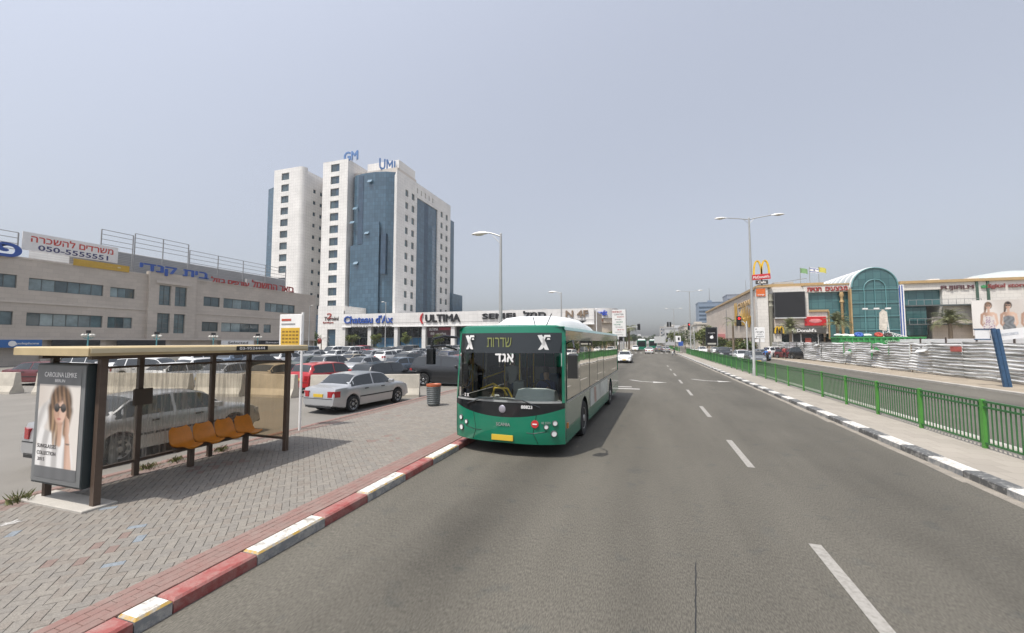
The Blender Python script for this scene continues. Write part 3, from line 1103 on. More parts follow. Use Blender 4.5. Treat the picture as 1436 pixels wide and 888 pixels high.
fence(106, 20, 2.4, 'far green railing on the median beyond the crossing', 0, 7.2)

# ---------------------------------------------------------------- street lamps
LAMPP = mat('lamp_pole', (0.40, 0.40, 0.385), 0.45, 0.35, var=0.08, scale=4)
LAMPH = mat('lamp_head', (0.62, 0.61, 0.58), 0.4, 0.1, var=0.05)
LENS = mat('lamp_lens', (0.55, 0.53, 0.45), 0.15, var=0)
def head(b, hx, s):
    rings = []
    for t, w, h in ((0, .03, .03), (.12, .05, .05), (.22, .11, .09), (.5, .15, .11), (.75, .13, .08), (.88, .06, .03)):
        rings.append([(hx[0] + s * t, hx[1] + w * math.cos(a), hx[2] + h * (math.sin(a) if math.sin(a) > 0 else .45 * math.sin(a))) for a in [2 * math.pi * i / 10 for i in range(10)]])
    b.loft(rings)
def lamp(loc, H, arms, lab, rz=0, armlen=1.5, group=None, rad=.10):
    t = thing('street_lamp', lab, 'street lamp', loc, rz, group)
    p = B()
    p.lathe([(rad * 1.25, -.02), (rad * 1.25, .55), (rad, .6), (rad * .92, H * .5), (rad * .55, H), (.0, H + .05)], n=12)
    obj('pole', p, LAMPP, t, 40)
    obj('base_plate', bx(-.17, .17, -.17, .17, -.02, .03), LAMPP, t)
    for s in arms:
        a = B()
        a.tube([(0, 0, H - .12), (s * armlen * .5, 0, H + .0), (s * armlen, 0, H + .1)], .032, 8)
        a.cyl((s * .05, 0, H - .4), (s * .4, 0, H - .05), .015, n=6)
        ao = obj('arm', a, LAMPP, t, 40)
        h_ = B()
        head(h_, (s * armlen, 0, H + .1), s)
        ho = obj('lamp_head', h_, LAMPH, ao, 40)
        l_ = B()
        l_.ball((s * (armlen + .5), 0, H + .075), .12, 10, 6, 0, (2.0, 1, .5))
        obj('lens', l_, LENS, ho, 40)
    return t
lamp((7.30, 34.0, .12), 11.6, (-1, 1), 'tall double-armed street lamp on the median, nearest the camera', R(4), 1.45)
lamp((7.5, 82, .12), 11.7, (-1, 1), 'second double-armed street lamp along the median, behind the poster stand', R(4), 1.45)
lamp((7.2, 125, .12), 11.7, (-1, 1), 'farthest double-armed street lamp, beyond the crossing', R(4), 1.45)
lamp((-6.03, 16.83, .12), 7.2, (-1,), 'single-armed street lamp rising behind the green bus', R(-5), .55, rad=.085)
lamp((-8.0, 40, .12), 7.3, (-1,), 'smaller single-armed street lamp beyond the bus roof', R(-10), .5, rad=.085)
lamp((-48.0, 68.1, 0), 10.2, (-1,), 'slim single-armed lamp in the car park in front of the white shops', R(-20), .6, rad=.1)
lamp((-60.5, 62, 0), 9.2, (-1,), 'grey lamp beside the end of the long stone building', R(150), .8, rad=.1)
fp = thing('flagpole', 'thin white pole standing beyond the rear of the bus', 'pole', (-6.9, 60, .12))
obj('pole', B().lathe([(.07, 0), (.05, 7.0), (0, 7.02)], n=10), WHT, fp, 40)
obj('finial', B().ball((0, 0, 7.1), .11, 10, 6), WHT, fp, 40)

# turquoise globe lamps in the car park
TEAL = mat('teal_pole', (0.10, 0.30, 0.33), 0.5, var=0.1)
GLOBE = mat('globe', (0.60, 0.58, 0.52), 0.2, var=0)
for k, (y, lab) in enumerate([(27, 'turquoise globe lamp, leftmost, above the shelter poster'), (33.3, 'turquoise globe lamp, second from the left over the shelter roof'), (40, 'turquoise globe lamp, middle of five before the stone building'),
                              (46.6, 'turquoise globe lamp, fourth from the left over the shelter roof'), (54, 'turquoise globe lamp farthest right, beside the bus timetable board')]):
    t = thing('globe_lamp', lab, 'street lamp', (-55, y, 0), R(20 * k), 'turquoise lamps in front of the stone building')
    obj('pole', B().lathe([(.12, 0), (.12, .5), (.07, .6), (.055, 3.1), (0, 3.12)], n=10), TEAL, t, 40)
    for a in range(4):
        an = a * math.pi / 2
        ar = B().tube([(0, 0, 2.95), (.25 * math.cos(an), .25 * math.sin(an), 2.9), (.42 * math.cos(an), .42 * math.sin(an), 3.05)], .025, 6)
        ao = obj('arm', ar, TEAL, t)
        obj('globe', B().ball((.42 * math.cos(an), .42 * math.sin(an), 3.22), .17, 10, 7), GLOBE, ao, 60)
    obj('floodlight', bx(-.25, .25, -.08, .08, 3.45, 3.75), BLK, t)
    obj('floodlight_stem', bx(-.03, .03, -.03, .03, 3.1, 3.46), TEAL, t)
# ---------------------------------------------------------------- long stone building on the left (faces the road, +X)
STONE = tile_mat('beige_stone', (0.50, 0.445, 0.385), (0.41, 0.365, 0.315), 0.9, 0.45, 0.012, 0.85, 0.05, 0.5, 0.2)
STONE2 = mat('stone_band', (0.53, 0.475, 0.415), 0.85, var=0.07, scale=1.2)
WGL = mat('window_glass', (0.10, 0.15, 0.165), 0.06, var=0.5, scale=0.5, spec=0.9)
WGL_D = mat('shop_glass', (0.018, 0.02, 0.022), 0.08, var=0.5, scale=0.6, spec=0.7)
PANES['window_glass'] = [WGL, WGL, mat('window_glass_pale', (0.19, 0.25, 0.26), 0.06, var=0.4, scale=0.6, spec=0.9), mat('window_glass_deep', (0.055, 0.085, 0.095), 0.05, var=0.4, scale=0.6, spec=0.9)]
FRM = mat('window_frame', (0.10, 0.115, 0.115), 0.5, var=0.05)
FRM_W = mat('white_frame', (0.55, 0.55, 0.54), 0.5, var=0.05)
BLUE_S = mat('sign_blue', (0.03, 0.085, 0.33), 0.4, var=0.06)
RED_S = mat('sign_red', (0.33, 0.035, 0.03), 0.45, var=0.1)
GOLD_B = mat('banner_gold', (0.50, 0.31, 0.04), 0.6, var=0.08)
RAILM = mat('roof_rail', (0.30, 0.30, 0.30), 0.5, 0.3, var=0.1)
SHEET = tile_mat('roof_sheet', (0.36, 0.365, 0.37), (0.24, 0.245, 0.25), 40, 0.22, 0.03, 0.6, 0.05, 0, 0.3)
lbd = thing('office_building', 'long beige stone building with strip windows and Hebrew roof signs', 'building', (-72, 36, 0))
def lp(name, b, m, par=None, smooth=None):
    b.v = [(v[0] + 72, v[1] - 36, v[2]) for v in b.v]
    return obj(name, b, m, par or lbd, smooth)
FX = -64.0
up_w = [(21.5, 25.2, 8.3, 9.7, 4), (26.1, 32.6, 8.2, 9.55, 6), (33.3, 35.9, 8.2, 9.45, 3), (44.8, 47.3, 8.0, 9.45, 2), (47.9, 54.4, 7.95, 9.5, 4), (55.4, 61.9, 7.9, 9.45, 5)]
lo_w = [(21.5, 25.1, 4.35, 5.8, 4), (26.1, 32.7, 4.3, 5.75, 6), (33.2, 35.8, 4.3, 5.7, 3), (44.7, 47.2, 4.15, 5.6, 2), (47.7, 54.4, 4.15, 5.6, 4), (55.3, 56.8, 4.15, 5.6, 1), (60.6, 62.1, 4.15, 5.55, 1)]
tall = [(38.5, 40.0, 7.62, 10.38, 2), (40.5, 42.1, 7.62, 10.38, 2), (38.4, 40.0, 3.75, 6.5, 2), (40.5, 42.0, 3.75, 6.5, 2)]
shops = [(14.0, 27.4, 0.15, 2.85), (27.9, 32.5, .15, 2.85), (33.2, 39.8, .15, 2.8), (40.4, 46.5, .15, 2.75), (47.2, 53.2, .15, 2.7), (53.9, 60.5, .15, 2.7)]
bay = (37.3, 43.4)
hA = [w for w in up_w + lo_w if w[1] < bay[0]] 
hC = [w for w in up_w + lo_w if w[0] > bay[1]]
lp('wall', wall_holes('+x', FX, 5, bay[0], 2.95, 11.5, [w[:4] for w in hA]), STONE)
lp('wall', wall_holes('+x', FX + .45, bay[0], bay[1], 2.95, 12.1, [w[:4] for w in tall], .4), STONE)
lp('wall', wall_holes('+x', FX, bay[1], 67, 2.95, 11.7, [w[:4] for w in hC]), STONE)
c = B()
for y in bay:
    c.quad((FX + .45, y, 2.95), (FX - .3, y, 2.95), (FX - .3, y, 12.1), (FX + .45, y, 12.1))
c.quad((FX + .45, bay[0], 12.1), (FX - .3, bay[0], 12.1), (FX - .3, bay[1], 12.1), (FX + .45, bay[1], 12.1))
c.quad((FX + .45, bay[0], 2.95), (FX - .3, bay[0], 2.95), (FX - .3, bay[1], 2.95), (FX + .45, bay[1], 2.95))
lp('bay_side', c, STONE)
c = B()
c.box(-80, FX - .31, 5.01, 66.99, 0, 11.2)
c.box(FX - .3, FX - .001, 66.7, 67, 0, 11.69)
lp('core', c, STONE)
lp('parapet', bx(FX - .3, FX + .06, 5, bay[0] - .01, 11.5, 11.7), STONE2)
lp('parapet', bx(FX - .3, FX + .06, bay[1] + .01, 67, 11.7, 11.88), STONE2)
lp('bay_lintel', bx(FX + .46, FX + .62, 38.0, 42.6, 10.6, 10.95), STONE2)
lp('string_course', bx(FX + .004, FX + .09, 5, bay[0] - .01, 6.75, 6.95), STONE2)
lp('string_course', bx(FX + .004, FX + .09, bay[1] + .01, 67, 6.7, 6.9), STONE2)
lp('canopy', bx(FX - .29, FX + .5, 5, 67, 2.78, 2.948), STONE2)
def add_w(par, face, plane, ws, org, dep=.2, fr=FRM, gl=WGL, rows=1):
    for w in ws:
        o = window(par, face, plane, w[0], w[1], w[2], w[3], w[4], gl, fr, dep, rows=rows)
        o.location = Vector(o.location) - Vector(org)
add_w(lbd, '+x', FX, hA + hC, (-72, 36, 0))
add_w(lbd, '+x', FX + .45, tall, (-72, 36, 0), .3, rows=4)
for s in shops:
    o = window(lbd, '+x', FX, s[0], s[1], s[2], s[3] - .1, 5, WGL_D, FRM, .6)
    o.location = Vector(o.location) - Vector((-72, 36, 0))
    o.name = 'shop_front'
for a, b_ in zip([s[1] for s in shops[:-1]], [s[0] for s in shops[1:]]):
    lp('pillar', bx(FX - .6, FX - .02, a, b_, 0, 2.78), STONE2)
# shop signs
sg = lp('shop_sign', bx(FX + .5, FX + .62, 14, 27.2, 1.95, 2.78), mat('shop_blue', (0.03, 0.13, 0.36), .4, var=.05))
for z0, c_ in ((0, WHT),):
    ring = B().lathe([(.30, 0), (.30, .03), (.0, .03)], (FX + .62 + 72, 24.95 - 36, 2.37), 18, axis='x')
    obj('emblem', ring, WHT, sg)
txt('pelephone', WHT, sg, (FX + .63 + 72, 26.1 - 36, 2.36), 1.7, .3, '+x', ext=.02, bold=.01)
for y0, y1, tx, bgm, fg in ((34, 39.5, '', BLK, WHT), (47.4, 53.0, 'Selected', WHT, BLK), (54.1, 60.2, 'Smarty', BLK, WHT), (28, 32.3, '', BLK, WHT)):
    sg = lp('shop_sign', bx(FX + .5, FX + .6, y0, y1, 2.0, 2.76), bgm)
    if tx:
        txt(tx, fg, sg, (FX + .605 + 72, (y0 + y1) / 2 - 36, 2.38), (y1 - y0) * .62, .4, '+x', ext=.02, bold=.015)
# roof signs
sg = lp('roof_sign', B(), BLUE_S)
bpy.data.objects.remove(sg)
txt(heb('בית קנדי'), BLUE_S, lbd, (FX + .5 + 72, 40.5 - 36, 12.35), 9.0, 1.35, '+x', 'blue_lettering', .12, .03)
txt(heb('פ'), BLUE_S, lbd, (FX + .1 + 72, 24.4 - 36, 12.25), 1.9, 1.5, '+x', 'blue_lettering', .12, .05)
txt(heb('פלא'), BLUE_S, lbd, (FX + .1 + 72, 20.3 - 36, 12.25), 5, 1.5, '+x', 'blue_lettering', .12, .05)
txt(heb('בזאר החשמל'), RED_S, lbd, (FX + .1 + 72, 57.0 - 36, 12.5), 8.8, 1.25, '+x', 'red_lettering', .12, .03)
txt(heb('עודפים בזול'), RED_S, lbd, (FX + .1 + 72, 48.9 - 36, 12.25), 6.4, .8, '+x', 'red_lettering', .12, .03)
bnr = lp('banner', bx(FX - .5, FX - .42, 25.55, 34.1, 12.6, 14.6), mat('banner_white', (0.74, 0.72, 0.70), .6, var=.06))
txt(heb('משרדים להשכרה'), mat('banner_red', (0.52, 0.06, 0.045), .6), bnr, (FX - .415 + 72, 29.9 - 36, 14.0), 7.4, .82, '+x', ext=.02, bold=.02)
txt('050-5555551', mat('banner_navy', (0.05, 0.05, 0.14), .6), bnr, (FX - .415 + 72, 29.95 - 36, 13.05), 6.3, .6, '+x', ext=.02, bold=.02)
lp('gold_banner', bx(FX + .08, FX + .14, 29.6, 35.1, 11.55, 12.35), GOLD_B)
txt('—— ●', mat('gold_print', (0.62, 0.55, 0.35), .6), lbd, (FX + .141 + 72, 33.4 - 36, 12.0), 1.6, .16, '+x', ext=.01)
# roof plant: corrugated enclosure, railings
lp('roof_enclosure', bx(-74, FX - 1.6, 30, 61, 11.21, 14.4, .1), SHEET)
lp('roof_unit', bx(FX - 1.5, FX - .9, 52.5, 56, 11.3, 13.3), mat('roof_unit', (0.42, 0.42, 0.41), .6))
def railing(y0, y1, z0, z1, n, x=FX - .6):
    f = lp('roof_railing', B().box(x - .05, x + .05, y0, y1, z1 - .06, z1), RAILM)
    for i in range(n + 1):
        y = y0 + (y1 - y0) * i / n
        lp('upright', bx(x - .05, x + .05, y - .05, y + .05, z0, z1 - .062), RAILM, f)
    for k in range(1, 4):
        lp('rail', bx(x - .03, x + .03, y0 + .05, y1 - .05, z1 - k * .62 - .03, z1 - k * .62 + .03), RAILM, f)
railing(32.4, 35.75, 11.3, 16.65, 1)
railing(35.95, 42.7, 11.3, 17.0, 2)
railing(42.9, 60.1, 11.3, 16.2, 4)
railing(15, 25.3, 11.3, 14.4, 4)

# ---------------------------------------------------------------- white tower with blue glass
TILE_W = tile_mat('white_tiles', (0.72, 0.70, 0.67), (0.50, 0.485, 0.46), 0.9, 0.9, 0.025, 0.5, 0.03, 0, 0.4, bump=0.1)
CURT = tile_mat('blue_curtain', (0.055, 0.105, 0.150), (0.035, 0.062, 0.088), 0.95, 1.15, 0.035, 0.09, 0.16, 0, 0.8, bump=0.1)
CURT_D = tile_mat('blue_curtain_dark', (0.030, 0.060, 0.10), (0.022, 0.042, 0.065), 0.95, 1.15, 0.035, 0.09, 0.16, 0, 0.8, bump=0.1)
TGL = mat('tower_window', (0.055, 0.085, 0.10), 0.07, var=0.6, scale=0.3, spec=0.8)
PANES['tower_window'] = [TGL, TGL, mat('tower_window_pale', (0.12, 0.15, 0.16), 0.08, var=0.4, scale=0.3, spec=0.8), mat('tower_window_blue', (0.04, 0.075, 0.11), 0.05, var=0.4, scale=0.3, spec=0.8)]
tw = thing('office_tower', 'tall white tiled office tower with blue glass bays', 'building', (-85, 110, 0))
T0 = (-85, 110, 0)
def tp(name, b, m, par=None, smooth=None):
    b.v = [(v[0] + 85, v[1] - 110, v[2]) for v in b.v]
    return obj(name, b, m, par or tw, smooth)
def twin(face, plane, ws, n=2, dep=.3):
    for w in ws:
        o = window(tw, face, plane, w[0], w[1], w[2], w[3], n, TGL, FRM, dep, .12)
        o.location = Vector(o.location) - Vector(T0)
# left block
rowsL = [(-107.6, -104.6, 12.6 + 3.65 * i, 14.8 + 3.65 * i) for i in range(12)]
tp('wall', wall_holes('-y', 97.4, -110.6, -100.6, 0, 56.3, rowsL, .4), TILE_W)
twin('-y', 97.4, rowsL)
tp('left_block', bx(-110.59, -100.62, 97.81, 124, 0, 56.2), TILE_W)
# its inner side, rounded corner and small windows
cr = B()
pts = [(-100.6, 97.4)] + [(-100.6 + 1.5 * math.sin(a), 98.9 - 1.5 * math.cos(a)) for a in [R(15 * i) for i in range(7)]] + [(-99.1, 99.2)]
for a, b_ in zip(pts[:-1], pts[1:]):
    cr.quad((a[0], a[1], 0), (b_[0], b_[1], 0), (b_[0], b_[1], 56.3), (a[0], a[1], 56.3))
cr.poly([(p[0], p[1], 56.3) for p in pts] + [(-100.6, 99.2, 56.3)])
tp('rounded_corner', cr, TILE_W, None, 40)
sm = []
for i in range(12):
    for y in (101.6, 104.4, 106.9):
        sm.append((y, y + 1.1, 12.8 + 3.65 * i, 14.0 + 3.65 * i))
sm = [w for w in sm if w[3] < 52]
tp('wall', wall_holes('+x', -99.1, 99.2, 108.6, 0, 54.5, sm, .4), TILE_W)
twin('+x', -99.1, sm, 1)
tp('roof_slab', bx(-100.61, -99.5, 99.21, 112, 0, 54.4), TILE_W)
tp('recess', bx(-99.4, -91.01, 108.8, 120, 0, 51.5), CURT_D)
tp('far_glass_wing', B().prism([(-117.5, 101.5, 0), (-110.8, 99.5, 0), (-110.8, 118, 0), (-117.5, 118, 0)], (0, 0, 52.5)), CURT)
# front column with its twelve windows
rowsC = [(-88.3, -85.2, 12.2 + 3.68 * i, 14.5 + 3.68 * i) for i in range(12)]
tp('wall', wall_holes('-y', 97.0, -91.2, -82.2, 10.3, 56.0, rowsC, .4), TILE_W)
twin('-y', 97.0, rowsC)
tp('column_body', bx(-91.19, -82.21, 97.41, 112, 10.3, 55.9), TILE_W)
c = B()
c.quad((-82.2, 97, 10.3), (-82.2, 97.4, 10.3), (-82.2, 97.4, 56), (-82.2, 97, 56))
c.quad((-91.2, 97, 10.3), (-91.2, 97.4, 10.3), (-91.2, 97.4, 56), (-91.2, 97, 56))
c.quad((-91.2, 97, 56), (-82.2, 97, 56), (-82.2, 97.4, 56), (-91.2, 97.4, 56))
tp('column_edge', c, TILE_W)
# glass bay in stepped bow
gl = B()
plan = [(-82.1, 99.5), (-80.6, 98.4), (-77.5, 97.8), (-73.5, 97.8), (-70.2, 98.6), (-67.2, 100.2), (-67.2, 108), (-82.1, 108)]
gl.prism([(x, y, 10.2) for x, y in plan], (0, 0, 41.0))
tp('glass_bay', gl, CURT)
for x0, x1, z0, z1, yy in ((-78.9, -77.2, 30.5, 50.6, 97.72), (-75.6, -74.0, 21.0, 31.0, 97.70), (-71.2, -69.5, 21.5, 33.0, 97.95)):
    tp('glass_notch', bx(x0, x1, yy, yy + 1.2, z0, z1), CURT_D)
tp('bay_base', bx(-82.1, -67.0, 97.6, 108, 9.9, 10.19), mat('bay_base', (0.06, .05, .045), .6))
tp('lower_glass', bx(-76.4, -71.4, 97.45, 97.79, 10.3, 36.5), CURT)
tp('lower_glass', bx(-81.2, -76.42, 97.6, 98.3, 10.3, 30.2), CURT)
for x, z in ((-79.6, 41), (-75.4, 33.5), (-80.5, 37), (-79.0, 25), (-74.8, 48.5)):
    tp('open_sash', B().box(-.7, .7, -.04, .04, -.5, .5).xf(Matrix.Translation((x, 97.25, z)) @ Matrix.Rotation(R(-35), 4, 'X')), mat('sash', (0.16, 0.24, 0.30), .1, spec=.8))
tp('roof_terrace', bx(-82.1, -67.3, 99.8, 110, 51.21, 52.6), mat('terrace', (0.52, .47, .42), .7))
tp('roof_house', bx(-80, -69, 103, 112, 52.61, 56.4), TILE_W)
tp('roof_house', bx(-98, -92, 105, 114, 51.51, 54.4), mat('terrace2', (0.55, .5, .46), .7))
# right wing: white return and the long side facing the road
c = B().quad((-67.15, 98.3, 8), (-64.0, 94.8, 8), (-64.0, 94.8, 49.5), (-67.15, 98.3, 49.5))
c.poly([(-67.15, 98.3, 49.5), (-64.0, 94.8, 49.5), (-64.0, 98.6, 49.5), (-67.15, 98.6, 49.5)])
tp('front_return', c, TILE_W)
rr = []
for i in range(10):
    z0 = 11.2 + 3.6 * i
    for y in (99.0, 102.3, 119.9, 123.5):
        rr.append((y, y + 1.5, z0, z0 + 1.9))
top = [(105.0 + 2.3 * i, 105.6 + 2.3 * i, 46.4, 48.0) for i in range(5)]
rec = (105.2, 117.8, 9.0, 45.2)
tp('wall', wall_holes('+x', -64.0, 94.8, 127, 8, 49.5, rr + top + [rec], .5), TILE_W)
twin('+x', -64.0, rr, 1)
tp('recess_glass', bx(-64.6, -64.35, 105.2, 117.8, 9.0, 45.2), CURT)
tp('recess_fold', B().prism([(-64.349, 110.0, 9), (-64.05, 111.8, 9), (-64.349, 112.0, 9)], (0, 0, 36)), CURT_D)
tp('recess_fold', B().prism([(-64.349, 112.4, 9), (-63.95, 114.4, 9), (-64.349, 117.3, 9)], (0, 0, 30)), CURT)
tp('right_block', bx(-67.1, -64.52, 98.5, 126.95, 8, 49.4), TILE_W)
tp('rear_block', bx(-82, -67.12, 108.1, 127, 8, 48.5), TILE_W)
tp('rear_glass', bx(-70, -64.6, 127.05, 131, 8, 45), CURT)
tp('rear_glass', bx(-68, -63.0, 127.05, 135, 8, 19), CURT)
# base column with the shop sign that runs down to the ground
rowB = [(-80.3, -77.6, .3, 5.8)]
tp('wall', wall_holes('-y', 88.4, -83.4, -75.15, 0, 12.0, rowB, .5), TILE_W)
o = window(tw, '-y', 88.4, -80.3, -77.6, .3, 5.8, 1, TGL, FRM, .45, rows=4)
o.location = Vector(o.location) - Vector(T0)
tp('base_block', bx(-83.39, -75.17, 88.95, 97.4, 0, 11.9), TILE_W)
tp('base_link', bx(-91.2, -83.41, 96.0, 97.3, 0, 10.3), CURT_D)
RUST = mat('sign_rust', (0.33, 0.06, 0.05), .5)
txt('Ternini', mat('sign_dark', (0.06, .04, .035), .5), tw, (-79.0 + 85, 88.38 - 110, 8.6), 4.6, 1.0, '-y', 'lettering', .1, .02)
txt('2', RUST, tw, (-79.6 + 85, 88.38 - 110, 9.3), 1.7, 1.5, '-y', 'lettering', .1, .02)
txt('furniture', RUST, tw, (-80.0 + 85, 88.38 - 110, 7.6), 3.4, .5, '-y', 'lettering', .1, .01)
# roof letters
LB_ = mat('roof_letters', (0.10, 0.20, 0.42), .4)
txt('GM', LB_, tw, (-81.6 + 85, 97.6 - 110, 56.9), 5.0, 2.8, '-y', 'roof_lettering', .3, .03)
txt('UMI', LB_, tw, (-71.6 + 85, 101 - 110, 54.2), 4.6, 3.4, R(45), 'roof_lettering', .3, .03)
fr_ = B()
for x in (-84, -82.6, -81, -79.4):
    fr_.cyl((x, 97.3, 55), (x, 97.3, 56.4), .06, n=6)
for x in (-69.3, -68.2, -67.2):
    fr_.cyl((x, 100.5, 49), (x, 100.5, 53.4), .06, n=6)
tp('sign_frame', fr_, RAILM)

# ---------------------------------------------------------------- white shop row (faces the car park, -Y)
FASC = tile_mat('white_fascia', (0.70, 0.68, 0.65), (0.52, 0.50, 0.48), 1.1, 0.8, 0.02, 0.55, 0.03, 0, 0.3, bump=0.1)
SHOPG = tile_mat('shop_curtain', (0.045, 0.075, 0.095), (0.03, 0.04, 0.05), 1.6, 1.4, 0.04, 0.08, 0.3, 0, 0.7, bump=0.05)
BLUEG = mat('blue_shop_glass', (0.05, 0.13, 0.22), 0.08, var=0.4, scale=0.3, spec=0.8)
rowb = thing('shop_row', 'long low white clad shop row with tall dark shop windows', 'building', (-42, 95, 0))
O2 = (-42, 95, 0)
def rp(name, b, m, par=None, smooth=None):
    b.v = [(v[0] + 42, v[1] - 95, v[2]) for v in b.v]
    return obj(name, b, m, par or rowb, smooth)
rp('fascia', bx(-75.1, -10.6, 87.75, 88.6, 6.45, 9.62), FASC)
rp('fascia_ledge', bx(-75.12, -10.55, 87.6, 88.55, 6.2, 6.448), WHT)
rp('fascia_groove', bx(-75.0, -10.7, 87.735, 87.749, 7.12, 7.2), mat('groove', (0.3, .29, .28), .6))
rp('roof', bx(-75.1, -10.6, 88.61, 104, 9.0, 9.3), FASC)
rp('core', bx(-75.0, -12.1, 92.3, 104, 0, 8.99), mat('shop_dark', (0.05, .05, .05), .7))
rp('end_wall', bx(-12.05, -10.65, 88.95, 104, 0, 8.98), mat('end_wall_cream', (0.50, .43, .35), .8, var=.08))
px0 = [-74.6, -66.7, -58.95, -51.2, -43.45, -35.7, -27.95, -20.2, -12.5]
for i, x in enumerate(px0):
    rp('pillar', bx(x - .5, x + .5, 87.9, 88.9, 0, 6.19), FASC)
for i in range(len(px0) - 1):
    a, b_ = px0[i] + .5, px0[i + 1] - .5
    w = window(rowb, '-y', 89.0, a, b_, 0.1, 3.6, 4, BLUEG if i % 3 else WGL_D, FRM, .3, .1)
    w.location = Vector(w.location) - Vector(O2)
    w2 = window(rowb, '-y', 89.0, a, b_, 3.6, 6.19, 4, WGL_D if i != 4 else BLK, FRM, .1, .1)
    w2.location = Vector(w2.location) - Vector(O2)
txt("Chateau d'Ax", BLUE_S, rowb, (-67.0 + 42, 87.72 - 95, 8.15), 14.6, 2.0, '-y', 'blue_lettering', .25, .03)
txt('DIVANI E DIVANI DESIGN', BLK, rowb, (-66.0 + 42, 87.55 - 95, 6.33), 12, .3, '-y', 'lettering', .05, .02)
txt('ULTIMA', BLK, rowb, (-46.0 + 42, 87.72 - 95, 8.15), 9.2, 1.8, '-y', 'black_lettering', .3, .05)
txt('(', mat('ultima_red', (0.5, .03, .03), .4), rowb, (-51.6 + 42, 87.72 - 95, 8.1), .9, 2.5, '-y', 'red_bracket', .3, .08)
txt('SEMEL', BLK, rowb, (-31.4 + 42, 87.72 - 95, 8.35), 9.0, 1.3, '-y', 'black_lettering', .25, .04)
txt(heb('סמל'), BLK, rowb, (-23.5 + 42, 87.72 - 95, 8.55), 5.2, 1.6, '-y', 'black_lettering', .25, .04)
txt('KITCHENS & BATHS', BLK, rowb, (-26.5 + 42, 87.72 - 95, 7.42), 8, .25, '-y', 'lettering', .05, .02)
txt('N 4F', mat('sign_brown', (0.22, .16, .11), .5), rowb, (-14.2 + 42, 87.72 - 95, 8.5), 4.8, 1.5, '-y', 'brown_lettering', .25, .05)
mr = rp('red_board', bx(-50.6, -44.1, 88.60, 88.69, 3.7, 6.1), mat('board_dark', (0.07, .03, .035), .5))
rp('red_strip', bx(-47.4, -44.2, 88.55, 88.599, 5.3, 5.95), mat('board_red', (0.30, .03, .045), .5), mr)
txt('ULTIMA', WHT, mr, (-48.9 + 42, 88.595 - 95, 5.55), 2.4, .7, '-y', ext=.02, bold=.05)
txt('88  outlet', mat('board_print', (0.5, .48, .45), .5), mr, (-47.6 + 42, 88.595 - 95, 4.5), 4.2, .6, '-y', ext=.02, bold=.03)
for x in (-60, -38, -30, -22, -13):
    v = rp('roof_vent', B().cyl((x, 91, 9.3), (x, 91, 10.0), .08, n=8), STEEL)
    rp('vent_cap', bx(x - .5, x + .5, 90.9, 91.1, 9.95, 10.1), STEEL, v)

# ---------------------------------------------------------------- rounded brownish shop building at the street corner
CREAM = tile_mat('cream_wall', (0.50, 0.43, 0.35), (0.40, .34, .28), 1.2, 0.6, 0.02, 0.8, 0.04, 0.5, 0.2)
vb = thing('corner_building', 'cream corner building with rounded roof band and blue sign', 'building', (-15, 125, 0))
def vp(name, b, m, par=None, smooth=None):
    b.v = [(v[0] + 15, v[1] - 125, v[2]) for v in b.v]
    return obj(name, b, m, par or vb, smooth)
def rounded(x0, x1, y0, y1, r, z0, z1):
    pts = [(x0, y1), (x0, y0)] + [(x1 - r + r * math.sin(R(9 * i)), y0 + r - r * math.cos(R(9 * i))) for i in range(11)] + [(x1, y1)]
    return B().prism([(x, y, z0) for x, y in pts], (0, 0, z1 - z0))
vp('wall', rounded(-24, -8.6, 121, 140, 4, 0, 7.9), CREAM, None, 30)
vp('roof_band', rounded(-24.3, -8.2, 120.3, 140, 4.3, 9.3, 12.2), FASC, None, 30)
vp('cornice', rounded(-24.2, -8.3, 120.5, 140, 4.2, 7.91, 9.29), CREAM, None, 30)
vp('shop_opening', bx(-23, -14.5, 120.75, 120.99, 3.2, 7.0), WGL_D)
vp('shop_opening', bx(-23, -14.5, 120.85, 120.99, .2, 2.9), WGL_D)
vp('side_window', bx(-8.59, -8.45, 127, 131, 2.6, 6.2), WGL_D)
txt('verdit', mat('bright_blue', (0.02, 0.07, 0.5), .4), vb, (-12.4 + 15, 120.25 - 125, 10.8), 3.4, 1.6, '-y', 'blue_lettering', .3, .06)
txt('FURNITURE', RED_S, vb, (-19.5 + 15, 120.45 - 125, 8.4), 7.0, .7, '-y', 'red_lettering', .1, .02)
txt('HOME', mat('sign_tan', (.25, .1, .05), .5), vb, (-13.2 + 15, 120.42 - 125, 8.7), 2.6, .7, '-y', 'lettering', .1, .02)
txt('carpets', WHT, vb, (-18.5 + 15, 120.73 - 125, 4.2), 6, 1.0, '-y', 'lettering', .05, .03)
# ---------------------------------------------------------------- shopping mall on the right
MW = tile_mat('mall_white', (0.66, 0.63, 0.58), (0.50, 0.47, 0.43), 1.0, 0.6, 0.018, 0.6, 0.03, 0.5, 0.3, bump=0.1)
MB_ = tile_mat('mall_beige', (0.56, 0.49, 0.42), (0.46, 0.40, 0.34), 1.2, 0.6, 0.02, 0.75, 0.05, 0.5, 0.2, bump=0.1)
TEALG = tile_mat('teal_glass', (0.062, 0.150, 0.155), (0.035, 0.10, 0.11), 1.05, 1.2, 0.05, 0.08, 0.15, 0, 0.8, bump=0.08)
GOLDT = mat('gold_trim', (0.42, 0.29, 0.14), 0.5, var=0.1)
TANM = mat('tan_base', (0.34, 0.24, 0.15), 0.7, var=0.15, scale=0.4)
YEL_M = mat('arch_yellow', (0.75, 0.47, 0.03), 0.4, var=0.05)
RED_M = mat('sign_bright_red', (0.50, 0.025, 0.03), 0.4, var=0.05)
ml = thing('shopping_mall', 'large pale shopping mall with teal glass vault, black screen and gold signs', 'building', (40, 95, 0))
O3 = (40, 95, 0)
